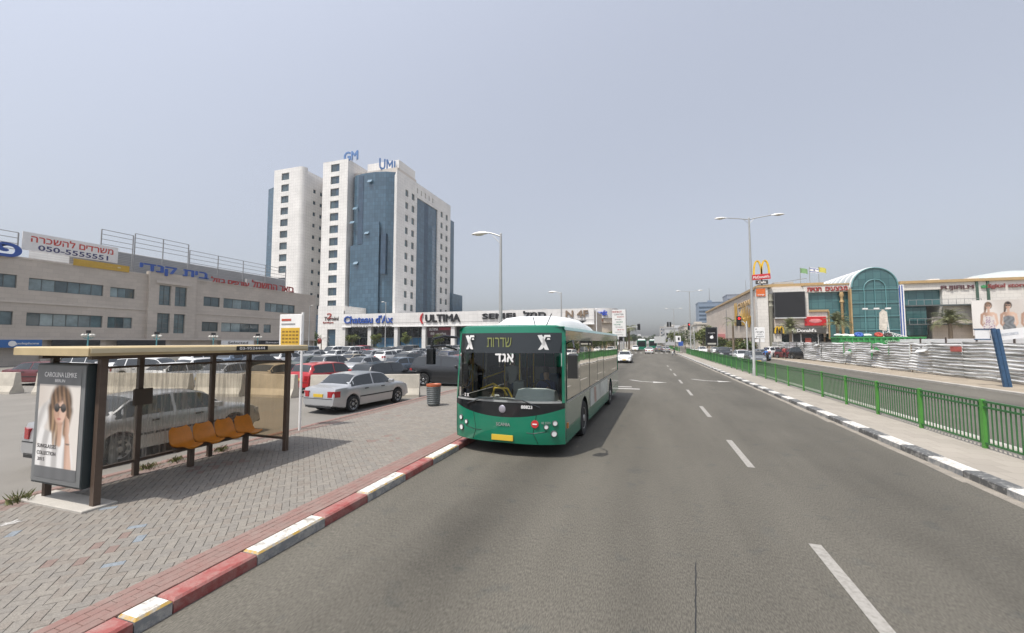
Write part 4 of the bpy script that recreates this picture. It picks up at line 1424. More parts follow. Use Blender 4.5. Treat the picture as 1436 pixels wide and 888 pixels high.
def mp_(name, b, m, par=None, smooth=None):
    b.v = [(v[0] - 40, v[1] - 95, v[2]) for v in b.v]
    return obj(name, b, m, par or ml, smooth)
def mtxt(s, m, c, w, h, face='-y', name='lettering', ext=.15, bold=.03, par=None):
    return txt(s, m, par or ml, (c[0] - 40, c[1] - 95, c[2]), w, h, face, name, ext, bold)
# long wall along the road
mp_('side_wall', bx(20.0, 30, 86.6, 160, 3.4, 12.6), MB_)
mp_('side_cornice', bx(19.7, 30, 86.6, 160.3, 12.61, 13.1), GOLDT)
mp_('side_base', bx(20.6, 30, 87, 160, 0, 3.39), TANM)
for i in range(12):
    mp_('side_pier', bx(20.05, 20.6, 90 + i * 5.8, 90.9 + i * 5.8, 0, 3.38), MB_)
mp_('red_canopy', bx(18.2, 20.0, 124, 140, 3.2, 4.6), mat('canopy_red', (0.45, .17, .17), .6))
mp_('wall_pipe', bx(19.85, 19.98, 121, 121.3, 3.6, 11), RAILM)
mtxt('GOLDEN MALL', GOLDT, (19.95, 99.3, 10.6), 13.0, 1.1, '-x', 'gold_lettering')
mtxt(heb('קניון הזהב'), mat('gold_shiny', (0.55, .34, .06), .35, .4), (19.95, 99.5, 6.6), 11.0, 2.3, '-x', 'gold_lettering', .3, .05)
for k, y in enumerate((109.2, 107.6)):
    mp_('gold_spire', B().prism([(19.9, y - .8, 6.3), (19.9, y + .8, 6.3), (19.9, y + .2, 10.8), (19.9, y, 11.6), (19.9, y - .2, 10.8)], (-.15, 0, 0)), mat('gold_shiny', (0.55, .34, .06), .35, .4))
for k in range(7):
    y = 95.5 + k * 1.25
    mp_('gold_spray', B().prism([(19.9, y - .3, 7.8), (19.9, y + .3, 7.8), (19.9, y + (k - 3) * .35, 9.2 + 1.0 * math.cos((k - 3) * .5))], (-.12, 0, 0)), mat('gold_shiny', (0.55, .34, .06), .35, .4))
# corner pilaster
mp_('corner_pilaster', bx(19.2, 20.9, 85.3, 86.9, 0, 12.4), MW)
mp_('corner_cap', bx(19.0, 21.7, 85.1, 87, 12.41, 12.75), GOLDT)
osg = mp_('orange_sign', bx(19.05, 20.5, 85.15, 85.29, 10.8, 12.2), mat('sign_orange', (0.62, 0.13, 0.02), .4, var=.04))
mtxt('orange', WHT, (19.78, 85.145, 11.05), 1.1, .28, '-y', par=osg, ext=.02, bold=.02)
gc = B().lathe([(.42, 0), (.42, 8.6), (.55, 9.0), (.40, 9.2), (.40, 9.8), (.55, 10.0), (.42, 10.3), (.42, 11.2), (0, 11.25)], (21.35, 85.9, 0), 14)
mp_('round_column', gc, mat('column_olive', (0.23, .22, .17), .6, var=.1), None, 40)
# front block with screen
mp_('front_wall', bx(20.92, 27.4, 86.2, 100, 5.1, 12.3), MW)
mp_('beige_panel', bx(21.9, 30.1, 85.95, 86.19, 4.95, 7.0), MB_)
mp_('front_wall', bx(27.42, 30.2, 86.2, 100, 4.0, 8.0), MW)
mp_('front_edge', bx(27.4, 30.3, 85.9, 86.19, 7.85, 8.2), GOLDT)
scn = mp_('video_screen', bx(21.9, 26.75, 85.5, 86.19, 6.9, 11.5), mat('screen_frame', (0.12, .12, .12), .5))
mp_('screen_face', bx(22.0, 26.65, 85.46, 85.498, 7.0, 11.4), mat('screen_black', (0.012, .012, .013), .6, var=0), scn)
mp_('screen_shelf', bx(21.9, 26.75, 85.3, 85.45, 6.7, 6.88), FRM_W, scn)
mp_('roof_plant', bx(22.6, 25.8, 88, 90, 12.31, 13.6), mat('plant_grey', (0.40, .39, .37), .7, var=.12))
mp_('crane_bar', B().cyl((22.5, 88, 13.4), (28.5, 90, 14.4), .06, n=6), RAILM)
rs = mp_('red_sign', bx(26.6, 29.8, 85.7, 85.94, 5.4, 7.0, .05), RED_M)
mp_('sign_mark', B().ball((28.2, 85.69, 6.2), .45, 16, 8, 0, (2.2, .06, .8)), mat('sign_pink', (.62, .22, .22), .5, var=.3, scale=2), rs, 60)
# fast food front
mp_('shop_band', bx(21.75, 29.6, 85.4, 86.1, 4.0, 5.05), mat('band_grey', (0.085, .08, .075), .5))
mp_('shop_glass', bx(22.9, 29.4, 86.0, 86.15, .2, 3.95), WGL_D)
mp_('shop_pier', bx(21.4, 22.9, 85.6, 86.15, 0, 3.98), MW)
mp_('red_door', bx(26.6, 27.5, 85.9, 85.99, .15, 3.2), mat('door_red', (.35, .07, .05), .5))
for x in (24.6, 25.9, 28.5):
    mp_('shop_mullion', bx(x, x + .15, 85.9, 85.99, .15, 3.95), FRM_W)
mtxt("McDonald's", WHT, (26.2, 85.39, 4.55), 3.9, .62, '-y', 'white_lettering', .1, .03)
def arches(b, cx, z0, w, h, y0, th, dep):
    for s in (-1, 1):
        path = []
        for i in range(13):
            a = math.pi * i / 12
            x_ = -math.cos(a) * w / 4
            z_ = math.sin(a) ** .72 * h
            path.append((cx + s * w / 4 + x_, z0 + z_))
        for (xa, za), (xb, zb) in zip(path[:-1], path[1:]):
            n = Vector((xb - xa, zb - za)).normalized()
            t_ = Vector((-n.y, n.x)) * th / 2
            b.prism([(xa + t_.x, y0, za + t_.y), (xb + t_.x, y0, zb + t_.y), (xb - t_.x, y0, zb - t_.y), (xa - t_.x, y0, za - t_.y)], (0, dep, 0))
    return b
mp_('small_arches', arches(B(), 22.5, 4.05, 1.3, 1.2, 85.2, .22, .15), YEL_M)
# teal glass wall with red sign band
mp_('teal_wall', bx(27.4, 33.6, 86.5, 100, 8.01, 11.3), TEALG)
mp_('teal_wall', bx(30.22, 33.6, 86.45, 100, 3.2, 8.0), TEALG)
mp_('teal_edge', bx(30.3, 30.5, 86.2, 86.44, 3, 8.0), GOLDT)
mp_('sign_band', bx(26.7, 33.8, 86.0, 87, 11.31, 12.5), MW)
mp_('sign_band_top', bx(26.5, 34, 85.9, 87, 12.51, 12.75), GOLDT)
mp_('sign_band_left', bx(26.72, 27.38, 86.05, 87, 7, 11.3), MW)
mtxt(heb('חנויות') + '  ' + heb('מבצעים'), RED_S, (30.2, 85.98, 11.85), 6.0, .75, '-y', 'red_lettering', .12, .06)
gc = B().lathe([(.2, 0), (.2, 9.2), (.34, 9.5), (.22, 9.8), (.22, 10.3), (.36, 10.6), (.24, 11.2), (0, 11.25)], (32.3, 86.0, 0), 12)
mp_('gilded_column', gc, GOLDT, None, 40)
# barrel vault atrium
vx, vr, vz = 36.7, 3.25, 11.9
vf = B()
fr = [(vx - vr, 0.0)] + [(vx - vr * math.cos(R(7.5 * i)), vz + vr * math.sin(R(7.5 * i))) for i in range(25)] + [(vx + vr, 0.0)]
vf.poly([(x, 85.2, z) for x, z in fr])
mp_('atrium_glass', vf, TEALG)
av = B()
ring0 = [(x, 85.2, z) for x, z in fr]
ring1 = [(x, 118, z) for x, z in fr]
av.loft([ring0, ring1], closed=False)
mp_('vault_shell', av, mat('vault_shell', (0.42, .45, .45), .35, var=.08), None, 30)
for k in range(14):
    y = 85.6 + k * 2.3
    rb = B()
    rr_ = [(vx - (vr + .06) * math.cos(R(15 * i)), y, vz + (vr + .06) * math.sin(R(15 * i))) for i in range(13)]
    rb.tube(rr_, .09, 5)
    mp_('vault_rib', rb, WHT)
hoop = B()
for r_ in (vr - .05,):
    hoop.tube([(vx - r_ * math.cos(R(10 * i)), 85.12, vz + r_ * math.sin(R(10 * i))) for i in range(19)], .1, 6)
mp_('atrium_hoop', hoop, mat('hoop', (0.12, .27, .28), .4))
hoop = B().tube([(vx - 1.5 * math.cos(R(10 * i)), 85.1, vz - .3 + 1.5 * math.sin(R(10 * i))) for i in range(19)], .08, 6)
for sx in (-1.5, 1.5):
    hoop.cyl((vx + sx, 85.1, 3), (vx + sx, 85.1, vz - .3), .07, n=6)
hoop.cyl((vx, 85.1, 3), (vx, 85.1, vz + 1.2), .05, n=6)
mp_('atrium_mullion', hoop, mat('hoop', (0.12, .27, .28), .4))
for z in (4.5, 6.8, 9.1, 11.4):
    mp_('atrium_transom', bx(vx - vr, vx + vr, 85.08, 85.17, z, z + .1), mat('hoop', (0.12, .27, .28), .4))
mp_('atrium_edge', bx(33.25, 33.44, 85.1, 86, 0, 11.6), GOLDT)
# right wing
mp_('flag_panel', bx(40.0, 40.9, 85.6, 86.5, 2, 12.1), WHT)
mp_('flag_stripe', bx(40.2, 40.36, 85.55, 85.6, 2.1, 12.0), BLUE_S)
mp_('flag_stripe', bx(40.56, 40.7, 85.55, 85.6, 2.1, 12.0), BLUE_S)
mp_('wing_wall', bx(46.3, 90, 86.4, 110, 0, 12.3), MW)
mp_('wing_wall', bx(41.0, 46.29, 86.4, 110, 11.2, 12.3), MW)
mp_('wing_cornice', bx(40.7, 90.2, 86.1, 110, 12.31, 12.75), GOLDT)
mp_('wing_glass', bx(41.0, 46.29, 87.0, 90, 8.7, 11.19), TEALG)
mp_('wing_glass', bx(41.0, 44.6, 87.4, 90, 3.6, 8.69), TEALG)
mp_('wing_back', bx(44.61, 53, 86.15, 86.39, .1, 6.6), MB_)
mp_('wing_dark', bx(50.3, 53.5, 86.05, 86.14, 2.5, 8.6), WGL_D)
for z in (8.4, 5.3):
    bl = mp_('balcony', bx(41.2, 50.5, 85.2, 86.38, z, z + .2), FRM)
    mp_('balcony_rail', bx(41.2, 50.5, 85.2, 85.24, z + 1.0, z + 1.06), RAILM, bl)
    for i in range(10):
        mp_('baluster', bx(41.2 + i * 1.03, 41.25 + i * 1.03, 85.2, 85.24, z + .2, z + 1.0), RAILM, bl)
for x in (50.55, 51.9):
    mp_('dark_strip', bx(x, x + .3, 86.2, 86.39, 7, 12.25), mat('strip_green', (0.05, .1, .07), .5))
mtxt('FUJIFILM', mat('fuji_dark', (0.10, .04, .045), .5), (48.2, 86.3, 11.35), 4.2, .8, '-y', 'dark_lettering', .12, .05)
mtxt('digital store', mat('fuji_red', (0.24, .06, .055), .5), (54.2, 86.3, 11.4), 5.0, .85, '-y', 'red_lettering', .12, .04)
mtxt('●', mat('fuji_green', (0.05, .25, .09), .5), (51.55, 86.3, 11.4), .8, .5, '-y', 'green_mark', .12, .04)
for i in range(5):
    mp_('roof_unit', bx(44 + i * 2.6, 45.4 + i * 2.6, 90, 91, 12.76, 13.2 + .2 * (i % 2)), WHT)
mp_('dome_roof', B().lathe([(7.5, 0), (6.5, .8), (4.5, 1.6), (1.5, 2.1), (0, 2.2)], (60.5, 96, 12.76), 20), mat('dome_grey', (.42, .45, .43), .5), None, 40)
# fashion banner with three figures
bn_ = mp_('banner', bx(48.95, 60, 84.7, 84.8, 3.5, 9.1), mat('fashion_ground', (0.70, .66, .62), .5, var=.07, scale=.7))
def banner_ink(u, v):
    """fashion photograph: three women in summer tops side by side"""
    x, y = u * 11.0, v * 5.6
    c = blend((.56, .52, .48), (.72, .69, .66), sstep(0, 1, .5 + .5 * math.sin(x * .7 + y * .3)))
    for k, (cx_, tw, ha, hb, top) in enumerate(((2.0, 0, (.10, .06, .04), (.22, .13, .08), 2), (4.35, .06, (.03, .02, .02), (.10, .07, .05), 3), (6.8, -.06, (.04, .03, .02), (.14, .09, .06), 4), (9.4, 0, (.12, .07, .04), (.26, .16, .1), 3))):
        n = math.sin(x * 9 + 3 * math.sin(y * 4)) * .5 + .5
        sk = blend((.40, .25, .18), (.62, .43, .33), sstep(-.5, .5, x - cx_))
        m = max(ellm(x, y, cx_, 4.75, .46, .58, .15), segm(x, y, (cx_ - .3, 4.6), (cx_ - .45, 3.7), .2, .1, .5))
        c = blend(c, blend(ha, hb, n), m)
        m = max(ellm(x, y, cx_, 1.7, .72, 2.0, .08), segm(x, y, (cx_ - .55, 3.45), (cx_ + .55, 3.45), .22, .22), segm(x, y, (cx_ - .8, 3.3), (cx_ - .95, 1.9), .19, .14), segm(x, y, (cx_ - .95, 1.9), (cx_ - .5, 1.1), .14, .11),
                segm(x, y, (cx_ + .8, 3.3), (cx_ + .98, 1.95), .19, .14), segm(x, y, (cx_ + .98, 1.95), (cx_ + .55, 1.2), .14, .11), segm(x, y, (cx_, 3.5), (cx_, 4.2), .17, .15))
        c = blend(c, sk, m)
        m = max(ellm(x, y, cx_, 2.5, .66, .92, .06), ellm(x, y, cx_, 1.25, .78, .85, .06)) * sstep(3.25, 3.05, y + .35 * abs(x - cx_))
        pat = math.sin(x * 11 + 2 * math.sin(y * 7)) * math.sin(y * 9 + 2 * math.sin(x * 5))
        col = {2: blend((.62, .58, .55), (.30, .16, .28), sstep(.2, .6, pat)), 3: blend((.13, .14, .15), (.22, .23, .24), n), 4: blend((.13, .34, .27), (.42, .56, .46), sstep(-.2, .5, pat))}[top]
        c = blend(c, col, m)
        m = ellm(x, y, cx_, 4.62, .30, .44, .1)
        c = blend(c, sk, m)
        c = blend(c, (.02, .02, .02), max(ellm(x, y, cx_ - .14, 4.68, .13, .09, .3), ellm(x, y, cx_ + .14, 4.68, .13, .09, .3)))
        c = blend(c, (.42, .12, .11), ellm(x, y, cx_, 4.40, .09, .035, .4))
        m = ellm(x, y, cx_, 5.02, .34, .2, .3)
        c = blend(c, blend(ha, hb, n), m)
    return c
printed('printed_figures', 11, 5.6, 150, 80, banner_ink, bn_, lambda u, v: (48.95 + u * 11.0 - 40, 84.695 - 95, 3.5 + v * 5.6))

# roof sign with golden arches
ms = thing('roof_sign', 'yellow double-arch sign with red name board on the mall roof', 'sign', (20.3, 86.5, 12.75))
obj('pole', B().cyl((0, 0, 0), (0, 0, 1.5), .12, n=10), BLK, ms)
obj('arches', arches(B(), .0, 1.9, 2.5, 2.9, -.15, .28, .3), YEL_M, ms)
rb_ = obj('name_board', bx(-1.5, 1.5, -.2, .2, 1.3, 2.3, .03), RED_M, ms)
rb_.rotation_euler = (0, R(-3), 0)
txt("McDonald's", WHT, rb_, (0, -.205, 1.78), 2.6, .5, '-y', ext=.03, bold=.02)
cb_ = obj('cafe_board', bx(-1.0, 1.0, -.12, .12, .45, 1.15, .03), mat('cafe_board', (.06, .055, .05), .5), ms)
txt('Cafe', WHT, cb_, (0, -.125, .8), 1.3, .45, '-y', ext=.03, bold=.03)

# flags on the roof
for x, c_, lab in ((26.75, mat('flag_green', (.20, .35, .16), .7), 'green and yellow flag on the mall roof, left of the three'), (28.2, None, 'white and blue striped flag with star, middle of three on the roof'), (29.6, mat('flag_yellow', (.55, .50, .10), .7), 'yellow flag on the mall roof, right of the three')):
    fl = thing('flag', lab, 'flag', (x, 87.5, 12.7), 0, 'flags on the mall roof')
    obj('pole', B().cyl((0, 0, 0), (0, 0, 3.4), .05, n=8), mat('flag_pole', (.25, .27, .26), .5), fl)
    cl = B()
    L = 1.4 if c_ is None else 1.1
    n = 8
    mi_ = []
    for j, (za, zb, mi) in enumerate(((.0, .12, 0), (.12, .26, 1), (.26, .74, 0), (.74, .88, 1), (.88, 1, 0))):
        for i in range(n):
            f = lambda t, z: (t * L + .05, .12 * math.sin(t * 6), 3.3 - .9 + z * .9 - .35 * t * t)
            cl.quad(f(i / n, za), f((i + 1) / n, za), f((i + 1) / n, zb), f(i / n, zb), mi if c_ is None else 0)
    obj('cloth', cl, [WHT, BLUE_S] if c_ is None else [c_], fl, 60)
    if c_ is None:
        st_ = B()
        for s in (1, -1):
            st_.poly([(.7 + .18 * math.sin(R(120 * i)), -.16, 2.78 + s * .18 * math.cos(R(120 * i))) for i in range(3)])
        obj('star', st_, BLUE_S, fl)

# ---------------------------------------------------------------- torn corrugated hoarding
SHT = paint_mat('sheet_white', (0.66, 0.66, 0.65), (0.27, 0.27, 0.255), 0.50, 1.1, 0.5, 0.05)
SHT2 = mat('sheet_clean', (0.72, 0.72, 0.72), 0.5, var=0.05)
for m_, s_ in ((SHT, (1, .2, 4.3)),):
    nt = m_.node_tree
    for n_ in [n for n in nt.nodes if n.type == 'TEX_NOISE' and abs(n.inputs['Scale'].default_value - 1.1) < .01]:
        mpn = nt.nodes.new('ShaderNodeMapping')
        mpn.inputs['Scale'].default_value = s_
        src = n_.inputs['Vector'].links[0].from_socket
        nt.links.new(src, mpn.inputs[0])
        nt.links.new(mpn.outputs[0], n_.inputs['Vector'])
hd = thing('hoarding', 'torn white and grey corrugated sheet hoarding beside the far road', 'fence', (21.0, 50, 0.03))
def sheet(y0, y1, H, m, seed, tear=0.0, lean=0.0, dx=0.0):
    r_ = random.Random(seed)
    b = B()
    nz, ny = int(H / .055), 12
    th = .004
    ph = r_.random() * 3
    rows = []
    for j in range(nz + 1):
        z = .06 + (H - .06) * j / nz
        row = []
        for i in range(ny + 1):
            t = i / ny
            y = y0 + (y1 - y0) * t
            x = .035 * math.sin(2 * math.pi * z / .235 + .3 * math.sin(t * 5 + ph)) + lean * z + dx
            x += tear * .10 * math.sin(t * 4 + ph) * math.sin(z * 2 + ph)
            zz = z + tear * .04 * math.sin(t * 7 + ph * 2)
            row.append((x, y - 50, zz))
        rows.append(row)
    hole = set()
    if tear > .5:
        cj, ci = r_.randint(nz // 3, nz - 4), r_.randint(2, ny - 3)
        for j in range(nz):
            for i in range(ny):
                if abs(j - cj) * .8 + abs(i - ci) * 1.2 < 3.0 * tear + r_.random():
                    hole.add((i, j))
        for i in range(ny):
            k = r_.random()
            for j in range(int(k * 3 * tear)):
                hole.add((i, nz - 1 - j))
            for j in range(int(r_.random() * 3 * tear)):
                hole.add((i, j))
    for j in range(nz):
        for i in range(ny):
            if (i, j) not in hole:
                b.quad(rows[j][i], rows[j][i + 1], rows[j + 1][i + 1], rows[j + 1][i])
    # bent flap hanging from the tear
    if tear > .5:
        y = y0 + (y1 - y0) * ci / ny
        z = .06 + (H - .06) * cj / nz
        b.quad((-.05 + dx, y - 50 - .6, z), (-.05 + dx, y - 50 + .7, z + .02), (-.4 + dx, y - 50 + .6, z - .28), (-.35 + dx, y - 50 - .5, z - .22))
    return obj('sheet', b, m, hd, 50)
y = 84.0
k = 0
while y > 33.8:
    w = 3.1
    tear = 1.0 if k in (4, 6, 9, 11, 13) else .35
    sheet(y - w, y + .1, 2.5 + .06 * math.sin(k * 2.2), SHT, k, tear, .012 * math.sin(k * 1.7), .05 * (k % 2))
    obj('batten', bx(.12, .18, y - w - 50 - .05, y - w - 50 + .05, 0, 2.3), TANM, hd)
    y -= w
    k += 1
while y > 22:
    sheet(y - 3.3, y + .05, 2.46, SHT2, k, .0, 0, .03 * (k % 2))
    obj('batten', bx(.12, .18, y - 3.3 - 50 - .05, y - 3.3 - 50 + .05, 0, 2.3), TANM, hd)
    y -= 3.3
    k += 1
obj('red_notice', bx(-.11, -.07, 37.4 - 50, 38.5 - 50, 1.85, 2.2), mat('notice_red', (.42, .10, .08), .6, var=.3, scale=4), hd)
# second, rear hoarding of flat pale panels
rh = thing('hoarding', 'flat pale panel fence with dark posts behind the torn hoarding', 'fence', (28, 50, 0))
for i in range(8):
    y_ = 56 - i * 4
    obj('panel', bx(-.03, .03, y_ - 50 + .1, y_ - 50 + 3.95, .4, 2.85, .01), SHT2, rh)
    obj('post', bx(-.12, -.04, y_ - 50 - .06, y_ - 50 + .06, 0, 3.0), mat('rust_post', (.06, .045, .04), .7), rh)

# green skip container with things piled on it
CG = mat('container_green', (0.045, 0.26, 0.075), 0.5, var=0.12, scale=1)
ct = thing('skip_container', 'long ribbed green waste container behind the hoarding', 'container', (26.6, 62, 0.03))
b = B().box(-4.2, 4.2, -1.15, 1.15, .15, 2.95)
obj('body', b, CG, ct)
obj('rim', B().box(-4.3, 4.3, -1.25, 1.25, 2.96, 3.12), CG, ct)
for i in range(15):
    obj('rib', bx(-4.1 + i * .57, -3.92 + i * .57, -1.26, -1.152, .2, 2.93), CG, ct)
txt('GREEN RECYCLE', mat('container_print', (.45, .55, .45), .6), ct, (1.9, -1.27, 2.55), 3.2, .3, '-y', ext=.01, bold=.02)
for sx in (-3.4, 3.4):
    obj('skid', bx(sx - .2, sx + .2, -1.0, 1.0, -.02, .149), BLK, ct)
pile = [('inflatable_ring', (24.9, 62, 3.42), .45, (.04, .10, .36), 'blue inflatable lying on the green container'), ('inflatable_ring', (26.9, 62, 3.40), .42, (.42, .06, .04), 'red inflatable lying on the green container'),
        ('inflatable_ring', (27.9, 62.2, 3.38), .40, (.06, .04, .035), 'dark brown bundle lying on the green container')]
for n_, l_, r_, c_, lab in pile:
    b = B()
    for i in range(12):
        a0, a1 = 2 * math.pi * i / 12, 2 * math.pi * (i + 1) / 12
        b.cyl((r_ * .75 * math.cos(a0), r_ * .3 * math.sin(a0), r_ * .42 * math.sin(a0)), (r_ * .75 * math.cos(a1), r_ * .3 * math.sin(a1), r_ * .42 * math.sin(a1)), r_ * .38, r_ * .38, 8)
    b.ball((0, .1, -.05), r_ * .5, 8, 5)
    tag(obj(n_, b, mat('pile_%02d' % int(c_[0] * 100), c_, .4, var=.2), None, 40, l_), lab, 'bundle')
b = B()
for i in range(5):
    x0 = -3.2 + i * .75
    b.ball((x0, .1 * math.sin(i * 3), .05 + .05 * math.cos(i * 5)), .32 + .06 * math.sin(i * 7), 9, 6, 0, (1.5, 1, .55))
tag(obj('plastic_sheeting', b, WHT, None, 30, (26.1, 62.4, 3.30)), 'white plastic sheeting heaped on the left end of the container', 'sheeting')
# white truss tower with a poster, standing behind the container
tr = thing('truss_mast', 'leaning white lattice truss with a round-topped poster above the container', 'truss', (31.4, 70, .03))
b = B()
top = Vector((-.6, 0, 7.0))
for s in ((-.35, -.3), (.35, -.3), (0, .35)):
    b.cyl((s[0], s[1], 0), (s[0] - .5, s[1], 6.2), .05, n=6)
for i in range(9):
    z0, z1 = i * .68, (i + 1) * .68
    o_ = -.5 * z0 / 6.2
    b.cyl((-.35 + o_, -.3, z0), (.35 + o_, -.3, z1), .03, n=5)
    b.cyl((.35 + o_, -.3, z0), (o_, .35, z1), .03, n=5)
obj('lattice', b, WHT, tr)
pb = B().prism([(-1.1, -.4, 4.2), (-.25, -.4, 4.0), (-.1, -.4, 5.6), (-.15, -.4, 6.6), (-.6, -.4, 7.0), (-1.0, -.4, 6.5)], (0, .06, 0))
obj('poster_panel', pb, mat('truss_poster', (.60, .55, .48), .6, var=.3, scale=3), tr)
b = B()
for i in range(10):
    x0 = .3 + i * .33
    b.cyl((x0, -.3, 3.7 - i * .12), (x0 + .33, -.3, 3.0 - i * .06), .035, n=5)
    b.cyl((x0, -.3, 3.0 - i * .05), (x0 + .33, -.3, 3.6 - i * .12), .035, n=5)
b.cyl((.0, -.3, 3.85), (3.7, -.3, 2.6), .05, n=6)
b.cyl((.0, -.3, 3.1), (3.7, -.3, 2.45), .05, n=6)
b.cyl((3.6, -.3, 0), (3.6, -.3, 2.6), .05, n=6)
obj('lower_truss', b, WHT, tr)
for x in (-2.6, -1.3, .0):
    obj('spotlight', bx(x - .28, x + .28, -.5, -.25, 7.0, 7.2), WHT, tr)
obj('spotlight_bar', bx(-2.7, .1, -.4, -.34, 6.93, 6.99), STEEL, tr)

# leaning blue post with sign boards
BLP = mat('post_blue', (0.028, 0.075, 0.15), 0.5, var=0.2, scale=5)
bp = thing('sign_post', 'leaning blue square post with white boards in front of the hoarding', 'sign', (19.25, 31, .03))
M_ = Matrix.Rotation(R(-6.5), 4, 'Y')
obj('post', bx(-.16, -.01, -.08, .08, -.05, 3.35).xf(M_), BLP, bp)
obj('post', bx(.01, .16, -.08, .08, -.05, 3.3).xf(M_), BLP, bp)
b1 = obj('board', bx(-1.2, -.55, .1, .14, 2.72, 3.25), SHT2, bp)
for a, c_ in (((-1.24, -.52), (3.25, 3.31)), ((-1.24, -.52), (2.66, 2.72))):
    obj('board_frame', bx(a[0], a[1], .08, .16, c_[0], c_[1]), BLP, b1)
b2 = obj('board', bx(-.1, 1.7, .1, .14, 2.62, 3.2).xf(Matrix.Rotation(R(-8), 4, 'Y')), SHT2, bp)
obj('faded_print', bx(.1, 1.1, .092, .099, 2.86, 3.0).xf(Matrix.Rotation(R(-8), 4, 'Y')), mat('faded_ink', (.48, .50, .53), .6, var=.3, scale=9), b2)

# ---------------------------------------------------------------- signs and signals by the road
ap = thing('poster_stand', 'tall black illuminated poster case on a post in the median', 'sign', (7.6, 56.6, .12))
obj('post', bx(-.07, .07, -.06, .06, 0, 1.95), LAMPP, ap)
cs = obj('case', bx(-.68, .62, -.14, .14, 1.95, 4.25, .04), mat('case_black', (.02, .022, .024), .3), ap)
obj('case_edge', bx(.60, .66, -.16, .16, 1.93, 4.2), STEEL, cs)
obj('poster_face', bx(-.55, .5, -.155, -.142, 2.08, 4.1), mat('poster_black', (.012, .012, .014), .15, var=0), cs)
g_ = B().ball((-.02, -.16, 3.0), .2, 12, 8, 0, (1, .06, 1))
g_.ball((.06, -.16, 3.24), .06, 8, 5, 0, (1, .1, .6))
obj('round_mark', g_, WHT, cs, 40)
txt('for summer', WHT, cs, (-.02, -.157, 3.55), .8, .12, '-y', ext=.003)
obj('bottom_strip', bx(-.5, .45, -.16, -.156, 2.1, 2.3), mat('strip_pale', (.42, .41, .36), .5), cs)

ws = thing('parking_sign', 'white rectangular notice board on a pole beside the tall median lamp', 'sign', (12.7, 56, .03))
obj('pole', B().cyl((0, 0, 0), (0, 0, 4.2), .05, n=8), STEEL, ws)
wb = obj('board', bx(-.55, .55, -.09, -.05, 2.95, 4.25, .01), WHT, ws)
txt(heb('חניה') , BLK, wb, (.0, -.092, 3.68), .8, .2, '-y', ext=.004, bold=.02)
txt(heb('ללקוחות'), BLK, wb, (.05, -.092, 3.42), .6, .12, '-y', ext=.004, bold=.02)
txt(heb('הקניון'), BLK, wb, (.0, -.092, 3.12), .8, .2, '-y', ext=.004, bold=.02)
obj('arrow_mark', bx(-.42, -.3, -.094, -.0905, 3.98, 4.1), BLK, wb)
obj('small_board', bx(-.5, -.08, -.09, -.05, 2.5, 2.85), WHT, ws)
obj('small_board', bx(.08, .5, -.09, -.05, 2.5, 2.85), WHT, ws)

RLAMP = mat('red_signal', (0.85, 0.02, 0.02), 0.4, var=0, emit=2.5)
DLAMP = mat('dark_signal', (0.05, 0.05, 0.04), 0.3, var=0)
def signal(loc, H, lab, arm=0.0, heads=1, lit=True, face=0.0):
    t = thing('traffic_light', lab, 'traffic light', loc, face, 'traffic lights at the crossing')
    p = B().lathe([(.09, 0), (.075, H - .1), (0, H)], n=10)
    obj('pole', p, LAMPP, t, 40)
    xs = 0
    if arm:
        a = B().tube([(0, 0, H - 1.3), (arm * .15, 0, H - .4), (arm * .45, 0, H - .05), (arm, 0, H)], .05, 8)
        obj('arm', a, mat('signal_arm', (.55, .54, .5), .5), t, 40)
        xs = arm
    for k in range(heads):
        x = xs + k * .55
        h = obj('signal_head', bx(x - .2, x + .2, -.16, .02, H - .55, H + .55, .03), BLK, t)
        if heads == 1:
            obj('backboard', bx(x - .3, x + .3, .03, .05, H - .65, H + .65), BLK, h)
        for i, m_ in enumerate((RLAMP if lit else DLAMP, DLAMP, DLAMP)):
            obj('lamp', B().lathe([(.0, -.03), (.15, -.03), (.15, .0)], (x, -.165, H + .34 - .34 * i), 12, axis='y'), m_, h)
            obj('visor', B().loft([[(x + .16 * math.cos(R(a)), y_, H + .34 - .34 * i + .16 * math.sin(R(a))) for a in range(-10, 191, 20)] for y_ in (-.33, -.165)], closed=False), BLK, h)
    return t
signal((12.6, 62, .03), 5.3, 'red traffic light hanging from an arm before the mall wall', -.9, 1)
signal((8.3, 84, .12), 5.3, 'red traffic light above the median, beside the far double lamp', -.75, 1)
signal((4.0, 103, .0), 6.6, 'dark double traffic light heads above the far road', 0.6, 2, False)
signal((-5.3, 92, .1), 5.6, 'dark traffic light on a curved arm over the left kerb beyond the taxi', 3.6, 1, False)
signal((-3.9, 66, .1), 3.2, 'low dark traffic light at the kerb beside the tenant pylon', 0, 1, False)
def signboard(loc, w, h, z, m, lab, mark=None, name='road_sign', post=.045):
    t = thing(name, lab, 'sign', loc)
    obj('pole', B().cyl((0, 0, 0), (0, 0, z + h * .9), post, n=8), STEEL, t)
    b_ = obj('board', bx(-w / 2, w / 2, -.09, -.055, z, z + h, .01), m, t)
    if mark:
        mark(b_, z)
    return t
signboard((5.9, 90, .12), 1.0, 1.2, 2.4, WHT, 'white square sign with dark symbol in the median beyond the crossing', lambda b_, z: obj('symbol', bx(-.05, .3, -.095, -.091, z + .3, z + .9), BLK, b_))
signboard((7.0, 99, .12), 1.0, 1.0, 1.5, BLUE_S, 'blue square sign at the median end beyond the crossing')
signboard((-5.3, 78, .1), 1.5, 1.5, 2.9, mat('sign_back', (.5, .5, .49), .5), 'pale grey back of a road sign left of the far road')
signboard((3.4, 130, .1), 3.0, 2.0, 2.0, mat('sign_back', (.5, .5, .49), .5), 'wide pale board over the far road beyond the crossing')
